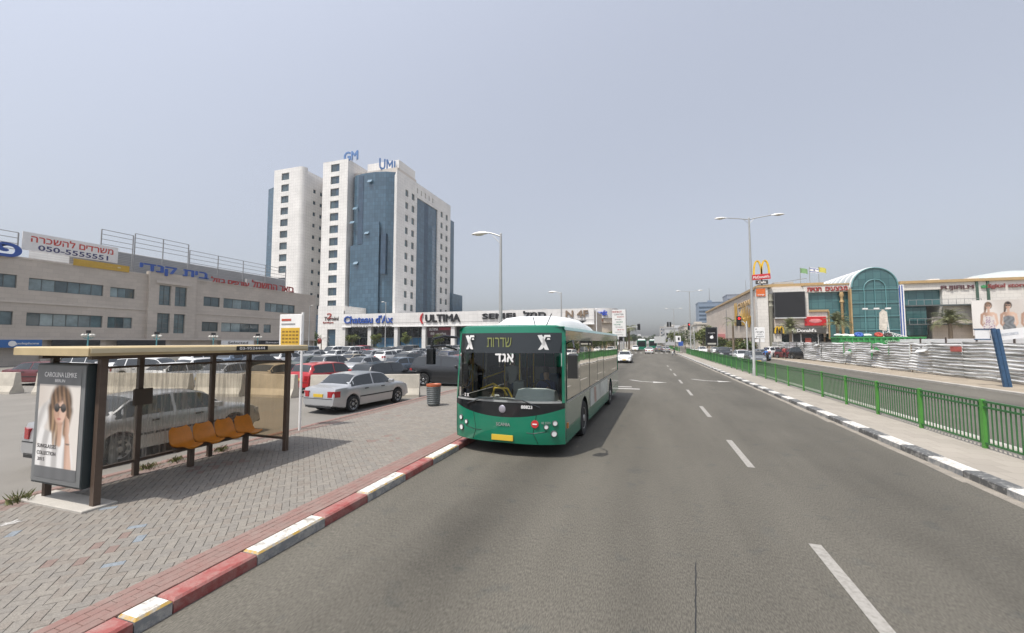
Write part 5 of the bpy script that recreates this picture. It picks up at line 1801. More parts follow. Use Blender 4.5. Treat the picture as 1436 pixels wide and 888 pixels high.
for x, y, lab in ((-4.9, 70, 'round white sign on a short post left of the taxi'), (-5.4, 75, 'second round white sign behind the taxi')):
    t = thing('round_sign', lab, 'sign', (x, y, .1))
    obj('pole', B().cyl((0, 0, 0), (0, 0, 2.2), .04, n=8), STEEL, t)
    obj('disc', B().lathe([(0, 0), (.4, 0), (.4, .03), (0, .03)], (0, -.08, 2.2), 18, axis='y'), WHT, t)

# tenants' pylon
pyl = thing('tenant_pylon', 'tall white pylon listing shop names above the taxi', 'sign', (-3.9, 62, .1))
for sx in (-.6, .6):
    obj('leg', bx(sx - .1, sx + .1, -.1, .1, 0, 3.2), RAILM, pyl)
bd = obj('board', bx(-.95, .95, -.2, .2, 3.2, 7.1, .02), mat('pylon_white', (.72, .71, .68), .4, var=.04), pyl)
obj('board_edge', bx(.955, 1.05, -.22, .22, 3.15, 7.2), RAILM, bd)
inks = [mat('ink_red', (.40, .07, .06), .5), mat('ink_grey', (.22, .22, .22), .5), mat('ink_green', (.07, .22, .14), .5)]
names_ = [('FURNITURE CITY', 0, .30), ('CENTER', 1, .22), (heb('רהיטים'), 0, .2), ('design', 1, .16), ('SOFA', 2, .18), ('HOME', 2, .2), (heb('מטבחים'), 1, .16), ('art', 0, .15), ('carpets', 1, .14), ('lighting', 1, .15)]
z = 6.8
for i, (s, k_, h_) in enumerate(names_):
    txt(s, inks[k_], bd, (.12 * ((i * 7) % 5 - 2), -.203, z), 1.4 if i < 2 else .95, h_, '-y', ext=.01, bold=.02)
    z -= .37
# ---------------------------------------------------------------- cars
CARGL = mat('car_glass', (0.022, 0.026, 0.028), 0.04, var=0, spec=0.8)
TYRE = mat('tyre', (0.018, 0.018, 0.018), 0.8, var=0.1)
RIM = mat('rim', (0.38, 0.38, 0.38), 0.35, 0.7, var=0.1)
UNDER = mat('underbody', (0.012, 0.012, 0.012), 0.9, var=0)
HLAMP = mat('headlamp', (0.62, 0.64, 0.65), 0.08, 0.3, var=0, spec=0.8)
TLAMP = mat('tail_lamp', (0.34, 0.018, 0.022), 0.12, var=0, spec=0.7)
PLATE = mat('plate_yellow', (0.62, 0.42, 0.04), 0.5, var=0.05)
TRIMB = mat('trim_black', (0.02, 0.02, 0.021), 0.55, var=0.05)
def paint(name, c, metal=0.0, rough=0.28):
    return mat('paint_' + name, c, rough, metal, var=0.03, scale=1, coat=0.6, spec=0.5)
PAINT = {'white': paint('white', (0.72, 0.72, 0.71)), 'silver': paint('silver', (0.47, 0.475, 0.48), 0.55, 0.32), 'grey': paint('grey', (0.17, 0.18, 0.19), 0.4, 0.3),
         'black': paint('black', (0.018, 0.019, 0.021)), 'red': paint('red', (0.40, 0.018, 0.022)), 'blue grey': paint('bluegrey', (0.17, 0.215, 0.27), 0.4, 0.3), 'beige': paint('beige', (0.42, 0.36, 0.27), 0.3, 0.32),
         'dark blue': paint('navy', (0.03, 0.045, 0.09), 0.2), 'maroon': paint('maroon', (0.12, 0.02, 0.025)), 'dark green': paint('dgreen', (0.03, 0.055, 0.045), 0.2), 'champagne': paint('champagne', (0.50, 0.46, 0.39), 0.4, 0.3)}

def cat(xs, ys, x):
    """monotone-ish smooth interpolation"""
    n = len(xs)
    if x <= xs[0]:
        return ys[0]
    if x >= xs[-1]:
        return ys[-1]
    for i in range(n - 1):
        if xs[i] <= x <= xs[i + 1]:
            h = xs[i + 1] - xs[i]
            t = (x - xs[i]) / h
            d = [(ys[k + 1] - ys[k]) / (xs[k + 1] - xs[k]) for k in range(n - 1)]
            def sl(k):
                if k == 0:
                    return d[0]
                if k == n - 1:
                    return d[-1]
                return 0 if d[k - 1] * d[k] <= 0 else 2 * d[k - 1] * d[k] / (d[k - 1] + d[k])
            m0, m1 = sl(i), sl(i + 1)
            return (2 * t ** 3 - 3 * t * t + 1) * ys[i] + (t ** 3 - 2 * t * t + t) * h * m0 + (-2 * t ** 3 + 3 * t * t) * ys[i + 1] + (t ** 3 - t * t) * h * m1

# stations: x, shoulder z, centre z (front is +x); marks: rear glass base/top, roof front, cowl
KIND = {
 'saloon': dict(L=4.3, W=1.69, st=[(-2.15, .50, .52), (-2.13, .72, .74), (-2.06, .90, .94), (-1.6, .93, 1.0), (-.95, .93, 1.36), (-.2, .92, 1.42), (.42, .905, 1.37), (1.12, .89, .98), (1.8, .79, .86), (2.06, .66, .72), (2.13, .5, .53), (2.15, .38, .40)], g=(-1.55, -.92, .40, 1.12), pil=(-.22,), wx=(-1.3, 1.28), wr=.30),
 'hatchback': dict(L=3.9, W=1.68, st=[(-1.95, .45, .47), (-1.93, .85, .88), (-1.86, .98, 1.04), (-1.62, .99, 1.42), (-1.2, .97, 1.49), (-.2, .95, 1.52), (.40, .93, 1.46), (1.05, .91, 1.02), (1.62, .82, .90), (1.86, .68, .75), (1.94, .5, .53), (1.95, .38, .40)], g=(-1.86, -1.6, .40, 1.05), pil=(-.35,), wx=(-1.2, 1.2), wr=.30),
 'estate': dict(L=4.5, W=1.74, st=[(-2.25, .48, .50), (-2.23, .80, .84), (-2.15, .98, 1.05), (-1.85, .99, 1.46), (-1.3, .97, 1.53), (-.1, .95, 1.55), (.55, .93, 1.49), (1.2, .91, 1.02), (1.9, .82, .9), (2.15, .68, .75), (2.24, .5, .54), (2.25, .40, .42)], g=(-2.14, -1.83, .53, 1.2), pil=(-.25, -1.2), wx=(-1.35, 1.38), wr=.32),
 'four_by_four': dict(L=4.6, W=1.84, st=[(-2.3, .55, .57), (-2.28, .95, 1.0), (-2.2, 1.12, 1.2), (-1.98, 1.13, 1.66), (-1.4, 1.11, 1.76), (-.1, 1.10, 1.78), (.45, 1.08, 1.72), (1.02, 1.06, 1.18), (1.9, 1.0, 1.09), (2.2, .85, .95), (2.28, .6, .65), (2.3, .5, .52)], g=(-2.19, -1.95, .43, 1.02), pil=(-.3, -1.25), wx=(-1.35, 1.42), wr=.365),
 'van': dict(L=4.7, W=1.85, st=[(-2.35, .5, .52), (-2.34, 1.0, 1.08), (-2.31, 1.15, 1.3), (-2.22, 1.17, 1.82), (-1.6, 1.15, 1.92), (-.1, 1.12, 1.93), (.75, 1.08, 1.85), (1.5, 1.03, 1.12), (2.05, .9, .98), (2.25, .7, .76), (2.33, .5, .54), (2.35, .4, .42)], g=(-2.31, -2.21, .74, 1.5), pil=(0.0, -1.1), wx=(-1.4, 1.5), wr=.33),
}
PROTO = {}
def car_proto(kind):
    K = KIND[kind]
    hw0 = K['W'] / 2
    xs = [s[0] for s in K['st']]
    zs_, zc_ = [s[1] for s in K['st']], [s[2] for s in K['st']]
    L2 = K['L'] / 2
    wr = K['wr']
    ra = wr + .055
    g0, g1, g2, g3 = K['g']
    def sec(x):
        zs, zc = cat(xs, zs_, x), cat(xs, zc_, x)
        t = abs(x) / L2
        hw = hw0 * (1 - .16 * max(0, (t - .72) / .28) ** 2.2)
        zb = .20 + .10 * max(0, (t - .8) / .2)
        for xw in K['wx']:
            if abs(x - xw) < ra:
                zb = max(zb, wr + math.sqrt(ra * ra - (x - xw) ** 2) * .98)
        zb = min(zb, zs - .12)
        gh = zc - zs
        gg = max(0, min(1, (gh - .08) / .3))
        wt = hw * (.86 - .12 * gg)
        p3 = (hw * .965, zs)
        p4 = (wt, zs + gh * (.55 + .37 * gg))
        p35 = None
        return [(hw * .86, zb), (hw * .965, zb + .03), (hw * (1.0), zb + (zs - zb) * .45), (hw * .995, zb + (zs - zb) * .8), p3, p4, (wt * .82, zc - .03 * gg - gh * .1 * (1 - gg)), (wt * .45, zc - .008), (0, zc)]
    sx = set(round(x, 3) for x in xs) | {g0, g1, g2, g3}
    for xw in K['wx']:
        sx |= {round(xw + ra * k, 3) for k in (-1.001, -.999, -.9, -.7, -.4, 0, .4, .7, .9, .999, 1.001)}
    ex = sorted(sx)
    out = [ex[0]]
    for x in ex[1:]:
        while x - out[-1] > .2:
            out.append(out[-1] + min(.16, (x - out[-1]) / 2))
        out.append(x)
    body = B()
    rings = []
    for x in out:
        h = sec(x)
        rings.append([(x, -y, z) for y, z in h] + [(x, y, z) for y, z in h[-2::-1]])
    body.loft(rings, closed=False)
    n = len(rings[0])
    for r in (rings[0], rings[-1]):
        body.poly(r)
    root = link('car', None)
    bo = link('body', body.mesh('body', PAINT['silver'], 38), root)
    bo.material_slots[0].link = 'OBJECT'
    bo.material_slots[0].material = PAINT['silver']
    obj('underbody', bx(-L2 * .93, L2 * .93, -hw0 * .76, hw0 * .76, .19, .62), UNDER, root)
    # glass
    def pt(x, k0, f, side, off=.006):
        h = sec(x)
        a, c = h[k0], h[k0 + 1]
        y, z = a[0] + (c[0] - a[0]) * f, a[1] + (c[1] - a[1]) * f
        return (x, side * (y + off), z + off * .3)
    cuts = [g3 - .16] + sorted([p for p in K['pil']], reverse=True) + [g0 + .12]
    for side in (-1, 1):
        for q in range(len(cuts) - 1):
            xa, xb = cuts[q + 1] + .035, cuts[q] - .035
            m = 7
            b = B()
            rows = []
            for i in range(m + 1):
                x = xa + (xb - xa) * i / m
                rows.append([pt(x, 4, f, side) for f in (.07, .5, .93)])
            b.loft(rows, closed=False)
            obj('side_window', b, CARGL, root, 30)
    def screen(x0, x1, name):
        b = B()
        rows = []
        for i in range(6):
            x = x0 + (x1 - x0) * i / 5
            h = sec(x)
            row = []
            for k, f in ((5, .0), (6, 0), (7, 0), (8, 0)):
                y, z = h[k]
                row.append((y * .95, z))
            nrm = .007
            rows.append([(x + (nrm if x0 > 0 else -nrm), -y, z + nrm) for y, z in row] + [(x + (nrm if x0 > 0 else -nrm), y, z + nrm) for y, z in row[-2::-1]])
        b.loft(rows, closed=False)
        return obj(name, b, CARGL, root, 30)
    d = g3 - g2
    screen(g2 + .07 * d, g3 - .08 * d, 'windscreen')
    d = g1 - g0
    screen(g0 + .1 * d, g1 - .1 * d, 'rear_window')
    # wheels
    wb = B().lathe([(.0, .0), (wr * .62, .0), (wr * .66, -.02), (wr * .93, -.02), (wr, .03), (wr, .16), (wr * .93, .19), (0, .19)], n=18, axis='y')
    tm = wb.mesh('tyre', TYRE, 40)
    rb = B().lathe([(0, -.005), (wr * .18, -.015), (wr * .25, .01), (wr * .62, -.012), (wr * .66, -.02), (wr * .66, .02)], n=16, axis='y')
    for i in range(6):
        a = i * math.pi / 3
        ca, sa = math.cos(a), math.sin(a)
        r0, r1 = wr * .28, wr * .58
        w0, w1 = .018, .05
        rb.quad((r0 * ca - w0 * sa, -.018, r0 * sa + w0 * ca), (r0 * ca + w0 * sa, -.018, r0 * sa - w0 * ca), (r1 * ca + w1 * sa, -.018, r1 * sa - w1 * ca), (r1 * ca - w1 * sa, -.018, r1 * sa + w1 * ca), 1)
    rm = rb.mesh('rim', [RIM, TRIMB], 40)
    for xw in K['wx']:
        for side in (-1, 1):
            w = link('wheel', None, root, (xw, side * (hw0 - .015), wr), 0 if side < 0 else math.pi)
            link('tyre', tm, w)
            link('rim', rm, w)
    # lamps, plates, trim
    def patch(x, y0, y1, z0, z1, sgn, name, m, th=.05, sl=0.0):
        for s in (-1, 1):
            b = B()
            # a wedge that wraps round the corner of the body
            plan = [(x, y0), (x - sgn * .01, hw0 * .72), (x - sgn * .06, hw0 * .865), (x - sgn * .24, hw0 * .965), (x - sgn * .24, y0)]
            b.prism([(px_, s * py_, z0) for px_, py_ in plan], (0, 0, z1 - z0))
            obj(name, b, m, root)
    def front_x(z, sgn):
        # surface x at height z on the centre line
        best = None
        for i in range(200):
            x = sgn * (L2 - i * .008)
            if cat(xs, zc_, x) >= z:
                return x
        return sgn * L2
    zt = .80 if kind in ('saloon',) else (.86 if kind in ('hatchback', 'estate') else 1.0)
    xr = front_x(zt - .06, -1)
    patch(xr - .035, .45, hw0 * .95, zt - .19, zt + .02, -1, 'tail_light', TLAMP, sl=-.06)
    zh = .66 if kind not in ('four_by_four', 'van') else .80
    xf = front_x(zh - .06, 1)
    patch(xf + .02, .40, hw0 * .93, zh - .10, zh + .05, 1, 'headlight', HLAMP, sl=-.08)
    zp = .70 if kind == 'saloon' else .74
    obj('number_plate', bx(front_x(zp - .08, -1) - .018, front_x(zp - .08, -1) + .05, -.22, .22, zp - .09, zp + .02), PLATE, root)
    obj('number_plate', bx(L2 - .04, L2 + .012, -.22, .22, .36, .46), PLATE, root)
    obj('grille', bx(front_x(zh - .03, 1) - .05, front_x(zh - .03, 1) + .006, -.36, .36, zh - .07, zh + .02), TRIMB, root)
    obj('lower_grille', bx(L2 - .1, L2 + .006, -.5, .5, .24, .335), TRIMB, root)
    obj('bumper_line', bx(-L2 - .006, -L2 + .09, -hw0 * .80, hw0 * .80, .545, .565), TRIMB, root)
    obj('lower_bumper', bx(-L2 + .0, -L2 + .14, -hw0 * .72, hw0 * .72, .24, .33), TRIMB, root)
    for s in (-1, 1):
        mr = B().box(g3 - .42, g3 - .30, min(s * hw0 * .93, s * (hw0 + .15)), max(s * hw0 * .93, s * (hw0 + .15)), cat(xs, zs_, .7) + .02, cat(xs, zs_, .7) + .15, 0, .02)
        m_ = obj('mirror', mr, PAINT['silver'], root)
        m_.material_slots[0].link = 'OBJECT'
        m_.material_slots[0].material = PAINT['silver']
        st = B().box(-.95, .95, min(s * (hw0 * .985), s * (hw0 + .012)), max(s * (hw0 * .985), s * (hw0 + .012)), .52, .565)
        obj('side_trim', st, TRIMB, root)
        for x in (-.62, .32) if kind != 'van' else (.4,):
            obj('door_handle', bx(x - .09, x + .09, min(s * hw0 * .98, s * (hw0 + .015)), max(s * hw0 * .98, s * (hw0 + .015)), .80, .835), TRIMB, root)
    return root

for k in KIND:
    PROTO[k] = car_proto(k)
USED = {k: False for k in KIND}
def place_car(kind, color, x, y, rz, label, group=None, name='parked_car', extra=None, simple=False, z=0.004):
    src = PROTO[kind]
    def rec(o, par, depth=0):
        c_ = o.copy()
        COL.objects.link(c_)
        c_.parent = par
        for ch in o.children:
            if simple and ch.name.split('.')[0] in ('side_trim', 'door_handle', 'mirror', 'lower_grille', 'grille', 'number_plate', 'underbody'):
                continue
            if simple and depth == 1 and ch.name.split('.')[0] == 'rim' and False:
                continue
            rec(ch, c_, depth + 1)
        return c_
    c = rec(src, None)
    c.name = name
    c.location = (x, y, z)
    c.rotation_euler = (0, 0, rz)
    tag(c, label, 'car', group)
    for ch in c.children:
        if ch.name.split('.')[0] in ('body', 'mirror'):
            ch.material_slots[0].link = 'OBJECT'
            ch.material_slots[0].material = PAINT[color]
    return c
U = R(90)     # heading away from the camera along the road
lot_g = 'cars parked in the car park'
place_car('saloon', 'silver', -11.08, 14.15, R(86), 'silver saloon parked beside the brick pavement, nearest the bus', lot_g)
place_car('saloon', 'silver', -11.55, 7.2, R(90), 'pale silver saloon seen through the glass of the bus shelter', lot_g)
place_car('hatchback', 'red', -16.5, 18.35, R(86), 'red hatchback behind the gap in the barriers', lot_g)
place_car('hatchback', 'black', -13.75, 19.6, R(82), 'black hatchback between the red car and the silver saloon', lot_g)
place_car('saloon', 'blue grey', -18.0, 28.0, R(76), 'blue grey saloon parked behind the black hatchback', lot_g)
place_car('saloon', 'champagne', -15.6, 29.0, R(80), 'pale champagne saloon with red tail lights left of the black off-roader', lot_g)
place_car('four_by_four', 'black', -11.3, 22.6, R(8), 'black off-roader with alloy wheels side-on behind the litter bin', lot_g)
place_car('saloon', 'beige', -19.6, 18.0, R(95), 'beige saloon behind the barriers at the right end of the shelter', lot_g)
place_car('saloon', 'silver', -22.6, 17.6, R(100), 'silver saloon behind the barriers in the middle of the shelter', lot_g)
place_car('saloon', 'white', -25.6, 16.8, R(95), 'white saloon with red tail lights behind the shelter notice box', lot_g)
place_car('saloon', 'maroon', -34.5, 15.2, R(15), 'dark maroon saloon behind the leftmost barrier', lot_g)
place_car('van', 'white', -36.5, 18.6, R(10), 'white van at the left edge of the photo by the blue shop', lot_g)
place_car('estate', 'white', -31.5, 19.0, R(20), 'white estate car left of the shelter poster', lot_g)
place_car('hatchback', 'white', -28.6, 20.5, R(96), 'white hatchback just left of the shelter behind the barriers', lot_g)
cols = ['white', 'white', 'white', 'silver', 'silver', 'grey', 'black', 'blue grey', 'beige', 'champagne', 'dark blue', 'white', 'dark green', 'maroon', 'silver', 'white', 'red', 'grey']
kinds = ['saloon', 'hatchback', 'estate', 'saloon', 'four_by_four', 'hatchback', 'van', 'saloon', 'hatchback', 'estate']
rr2 = random.Random(11)
ordn = ['first', 'second', 'third', 'fourth', 'fifth', 'sixth', 'seventh', 'eighth', 'ninth', 'tenth', 'eleventh', 'twelfth', 'thirteenth', 'fourteenth', 'fifteenth', 'sixteenth', 'seventeenth']
rows = [(27.5, -21.5, 11, 'row directly behind the barrier cars'), (33.5, -13.2, 14, 'row behind the blue grey saloon'), (43.5, -13.5, 15, 'middle row of the car park'), (49.5, -13.5, 15, 'fourth row of the car park'),
        (60, -14, 14, 'third row before the white shops'), (66, -14, 14, 'second row before the white shops'), (76.5, -14, 15, 'row parked along the white shops')]
for ri, (ry, rx, n, desc) in enumerate(rows):
    k = 0
    for i in range(n):
        if rr2.random() < .12:
            continue
        x = rx - i * 2.75 + rr2.uniform(-.12, .12)
        if -50 < x < -46 and 66 < ry < 70:
            continue
        c_ = rr2.choice(cols)
        kd = rr2.choice(kinds)
        place_car(kd, c_, x, ry + rr2.uniform(-.3, .3), R(90 if rr2.random() < .55 else -90) + rr2.uniform(-.03, .03),
                  '%s %s, %s from the road in the %s' % (c_, {'four_by_four': 'off-roader', 'estate': 'estate car'}.get(kd, kd), ordn[k], desc), lot_g, simple=ry > 40)
        k += 1

# traffic on the road
tx = place_car('saloon', 'white', -2.7, 53.5, R(-90), 'white taxi with roof sign driving towards the camera behind the bus', None, 'taxi')
rs_ = obj('roof_sign', bx(-.28, -.1, -.28, .28, 1.40, 1.56, .03), mat('taxi_sign', (.7, .68, .5), .4), tx)
for s in (-1, 1):
    obj('roof_bar', bx(-.5, -.44, s * .5 - .02, s * .5 + .02, 1.38, 1.48), TRIMB, tx)
place_car('saloon', 'white', 0.3, 94, R(90), 'white car driving away on the far road ahead of the taxi', None, 'car')
place_car('saloon', 'silver', 4.2, 106, R(90), 'silver car beyond the crossing on the right of the far road', None, 'car')
place_car('hatchback', 'white', -3.2, 118, R(-90), 'small white car beyond the crossing on the left of the far road', None, 'car')
place_car('hatchback', 'grey', 2.7, 112, R(90), 'grey car half hidden beside the silver car beyond the crossing', None, 'car')
place_car('hatchback', 'white', 11.0, 96, R(-90), 'white car on the far carriageway at the end of the railing', None, 'car')
place_car('saloon', 'white', 14.0, 100, R(-90), 'white saloon on the far carriageway beyond the railing', None, 'car')
# parked / queueing on the right
rg = 'cars on the far carriageway before the mall'
place_car('four_by_four', 'black', 11.0, 70, R(-90), 'black off-roader on the far carriageway behind the green railing', rg)
place_car('saloon', 'maroon', 14.2, 72, R(-90), 'dark red car just right of the black off-roader', rg)
place_car('hatchback', 'white', 11.6, 60.5, R(-90), 'white hatchback behind the railing left of the tall lamp', rg)
place_car('hatchback', 'grey', 11.9, 55.0, R(-90), 'grey hatchback behind the railing at the foot of the tall lamp', rg)
place_car('estate', 'blue grey', 15.0, 66, R(-90), 'blue grey estate car on the far carriageway right of the lamp', rg)
place_car('four_by_four', 'white', 20.2, 77.5, R(25), 'white off-roader parked in front of the fast food entrance', rg)
place_car('hatchback', 'maroon', 20.4, 73.4, R(-65), 'dark red hatchback between the white and black off-roaders', rg)
place_car('four_by_four', 'black', 21.6, 70.2, R(-70), 'black off-roader at the left end of the torn hoarding', rg)
place_car('saloon', 'silver', 15.6, 92, R(-90), 'silver car far along the carriageway beneath the palm', rg)
for k in KIND:
    for o_ in [c for w in PROTO[k].children for c in w.children] + list(PROTO[k].children) + [PROTO[k]]:
        bpy.data.objects.remove(o_)

# ---------------------------------------------------------------- the green bus
BG = mat('bus_green', (0.004, 0.17, 0.095), 0.25, var=0.05, scale=1.2, coat=0.7)
BGREY = mat('bus_panel', (0.13, 0.20, 0.16), 0.18, var=0.08, scale=1.2, coat=0.8)
BBLK = mat('bus_black', (0.012, 0.014, 0.016), 0.12, var=0, spec=0.6)
BSCR = clear_glass('bus_windscreen', (0.86, 0.93, 0.90), 1.0, 1.5)
def mirror_glass():
    m = bpy.data.materials.new('bus_side_glass')
    m.use_nodes = True
    nt = m.node_tree
    nt.nodes.clear()
    o_ = nt.nodes.new('ShaderNodeOutputMaterial')
    g = nt.nodes.new('ShaderNodeBsdfGlossy')
    g.inputs['Roughness'].default_value = 0.015
    g.inputs['Color'].default_value = (.85, .83, .78, 1)
    d = nt.nodes.new('ShaderNodeBsdfDiffuse')
    d.inputs[0].default_value = (.03, .03, .028, 1)
    lw = nt.nodes.new('ShaderNodeFresnel')
    lw.inputs['IOR'].default_value = 2.1
    mx = nt.nodes.new('ShaderNodeMixShader')
    nt.links.new(lw.outputs[0], mx.inputs[0])
    nt.links.new(d.outputs[0], mx.inputs[1])
    nt.links.new(g.outputs[0], mx.inputs[2])
    nt.links.new(mx.outputs[0], o_.inputs[0])
    MATS['bus_side_glass'] = m
    return m
SIDEG = mirror_glass()
BROOF = mat('bus_roof_white', (0.74, 0.75, 0.74), 0.4, var=0.04)
BINT = mat('bus_interior', (0.30, 0.31, 0.30), 0.7, var=0.1)
BFLOOR = mat('bus_floor', (0.09, .09, .09), 0.8)
YELR = mat('bus_rail_yellow', (0.62, 0.40, 0.02), 0.4, var=0.05)
BSEAT = mat('bus_seat', (0.05, 0.09, 0.16), 0.8, var=0.2, scale=8)
BH, BL_, BW2 = 2.95, 11.8, 1.36
# local frame: +x forward (towards the camera), y to the bus's own left
bus = thing('bus', 'green city bus with white roof pod coming towards the camera', 'bus', (-3.16, 9.0, 0), R(-92))
def front_curve(y, z):
    """how far the nose bulges at half-width y and height z"""
    t = abs(y) / BW2
    lean = -.16 * max(0, (z - 1.15) / 1.8) ** 1.3 - .05 * max(0, (.5 - z) / .3)
    return -.30 * t ** 3.2 - .03 * t ** 2 + lean
def nose(y, z, off=0.0):
    return (front_curve(y, z) + off, y * (1 - .02 * max(0, (z - 1.2) / 1.7)), z)
ysn = [-BW2 + 2 * BW2 * i / 24 for i in range(25)]
def nose_patch(zlo, zhi, y0, y1, off, nz=6, m=None, name='panel', par=None, mi=0):
    b = B()
    ys = [y0 + (y1 - y0) * i / 24 for i in range(25)]
    rows = []
    for j in range(nz + 1):
        r_ = []
        for y in ys:
            a, c = (zlo(y) if callable(zlo) else zlo), (zhi(y) if callable(zhi) else zhi)
            r_.append(nose(y, a + (c - a) * j / nz, off))
        rows.append(r_)
    b.loft(rows, closed=False)
    return obj(name, b, m, par or bus, 50)
curve_lo = lambda y: 1.10 - .22 * (1 - (abs(y) / BW2) ** 2)      # dip of the black band
nose_patch(.30, curve_lo, -BW2, BW2, 0, m=BG, name='front_panel')
nose_patch(curve_lo, 1.22, -BW2, BW2, 0, m=BBLK, name='black_band')
nose_patch(1.22, 2.33, -BW2 + .05, BW2 - .05, -.005, m=BSCR, name='windscreen')
dst = nose_patch(2.33, 2.80, -BW2 + .03, BW2 - .03, .0, m=mat('destination_glass', (.022, .026, .028), .08, var=0, spec=.6), name='destination_glass')
nose_patch(2.80, 2.95, -BW2, BW2, .0, m=BG, name='front_header')
for s in (-1, 1):
    b = B()
    for z0_, z1_ in ((1.22, 1.78), (1.78, 2.33), (2.33, 2.80)):
        y0_, y1_ = s * BW2, s * (BW2 - .055)
        b.quad(nose(y0_, z0_, .004), nose(y1_, z0_, .004), nose(y1_, z1_, .004), nose(y0_, z1_, .004))
    obj('corner_post', b, BG, bus)
# body shell
xf0 = front_curve(BW2, 1.5)
X0, X1 = -BL_, xf0
wxs = (-2.75, -8.75)
wr = .48
side = B()
def body_side(s):
    b = B()
    ybs = s * BW2
    segs = []
    holes = []
    xsr = sorted({X0, X1 - .12, *[x + d for x in wxs for d in (-.62, -.55, -.4, -.2, 0, .2, .4, .55, .62)]})
    for xa, xb in zip(xsr[:-1], xsr[1:]):
        def zb(x):
            for xw in wxs:
                if abs(x - xw) <= .62:
                    return max(.30, .46 + math.sqrt(max(0, .62 ** 2 - (x - xw) ** 2)))
            return .30
        b.quad((xa, ybs, zb(xa)), (xb, ybs, zb(xb)), (xb, ybs, 1.24), (xa, ybs, 1.24), 0)
    b.quad((X0, ybs, 2.62), (X1 - .12, ybs, 2.62), (X1 - .12, ybs * .985, 2.86), (X0, ybs * .985, 2.86), 0)
    # join to the nose
    for z0_, z1_ in ((.30, .8), (.8, 1.24), (1.24, 1.7), (1.7, 2.2), (2.2, 2.62), (2.62, 2.86)):
        n0, n1 = nose(ybs, z0_), nose(ybs, z1_)
        b.quad((X1 - .12, ybs, z0_), n0, n1, (X1 - .12, ybs, z1_), 1 if z1_ < 2.8 and z0_ > 0 else 1)
    b.quad((X0, ybs, .30), (X0 , ybs, 2.86), (X0 - .05, 0, 2.86), (X0 - .05, 0, .30), 1)
    return b
for s in (-1, 1):
    obj('side_panel', body_side(s), [BGREY, BG], bus)
    # lower skirt in green
    sk = B()
    for xa, xb in ((X0 + .01, -9.40), (-8.10, -3.40), (-2.10, X1 - .13)):
        sk.quad((xa, s * (BW2 + .004), .30), (xb, s * (BW2 + .004), .30), (xb, s * (BW2 + .004), .62), (xa, s * (BW2 + .004), .62))
    obj('skirt', sk, BG, bus)
    obj('skirt_trim', bx(X0 + .02, X1 - .14, min(s * (BW2 + .004), s * (BW2 + .014)), max(s * (BW2 + .004), s * (BW2 + .014)), 1.20, 1.235), STEEL, bus)
    # side windows, pane by pane
    nW = 7
    for i in range(nW):
        a = X0 + .35 + (X1 - .55 - X0) * i / nW
        c = X0 + .35 + (X1 - .55 - X0) * (i + 1) / nW - .05
        tl = rnd.uniform(-.004, .004)
        obj('side_window', B().quad((a, s * (BW2 - .002 + tl), 1.25), (c, s * (BW2 - .002 - tl), 1.25), (c, s * (BW2 - .006 - tl), 2.61), (a, s * (BW2 - .006 + tl), 2.61)), SIDEG, bus)
        obj('window_post', bx(c + .005, c + .045, min(s * (BW2 - .03), s * (BW2 - .001)), max(s * (BW2 - .03), s * (BW2 - .001)), 1.25, 2.61), BBLK, bus)
# roof
rfb = B()
prof = [(-BW2, 2.862), (-BW2 * .97, 2.93), (-BW2 * .85, 2.975), (0, 3.0), (BW2 * .85, 2.975), (BW2 * .97, 2.93), (BW2, 2.862)]
rfb.loft([[(x, y, z) for y, z in prof] for x in (X0, -6, -1.0, -.42)], closed=False)
last = [(-.42, y, z) for y, z in prof]
rfb.loft([last, [(front_curve(y, 2.94) + .0, y * .99, min(z, 2.945)) for y, z in prof]], closed=False)
obj('roof', rfb, BG, bus, 60)
# roof pod (white), tapered at both ends
pod = B()
stp = [(-1.05, .35, .02), (-1.5, .80, .20), (-2.1, .98, .34), (-3.2, 1.02, .40), (-5.2, 1.02, .40), (-6.6, .98, .30), (-7.9, .9, .05)]
pod.loft([[(x, w * .98 * c_, 2.96 + h * s_) for c_, s_ in ((-1, 0), (-.93, .55), (-.75, .88), (-.35, 1.0), (0, 1.0), (.35, 1.0), (.75, .88), (.93, .55), (1, 0))] for x, w, h in stp], closed=False)
po_ = obj('roof_pod', pod, BROOF, bus, 50)
for i in range(6):
    obj('vent_slot', bx(-6.1 + i * .16, -6.03 + i * .16, .35, .85, 3.33 - i * .022, 3.36 - i * .022), TRIMB, po_)
obj('antenna', B().cyl((-1.0, .75, 2.98), (-1.15, .85, 3.3), .012, n=5), BBLK, bus)
obj('antenna', B().cyl((-.9, .5, 2.98), (-1.05, .4, 3.2), .012, n=5), BBLK, bus)
# wheels
for xw in wxs:
    for s in (-1, 1):
        w = link('wheel', None, bus, (xw, s * (BW2 - .02), wr), 0 if s < 0 else math.pi)
        obj('tyre', B().lathe([(.0, .0), (.29, .0), (.31, -.015), (.45, -.015), (.48, .03), (.48, .24), (.45, .27), (0, .27)], n=24, axis='y'), TYRE, w, 40)
        hub = B().lathe([(0, -.02), (.09, -.02), (.10, .03), (.2, .06), (.27, .0), (.29, -.005), (.29, .02)], n=20, axis='y')
        obj('rim', hub, RIM, w, 40)
obj('floor', bx(X0 + .1, -.45, -BW2 + .06, BW2 - .06, .34, .40), BFLOOR, bus)
obj('chassis', bx(X0 + .3, -.6, -.95, .95, .2, .335), UNDER, bus)
for xw in wxs:
    for s in (-1, 1):
        obj('wheel_arch', bx(xw - .66, xw + .66, min(s * .9, s * .93), max(s * .9, s * .93), .3, 1.15), UNDER, bus)
        obj('wheel_arch', bx(xw - .66, xw + .66, min(s * .93, s * 1.25), max(s * .93, s * 1.25), 1.10, 1.15), UNDER, bus)
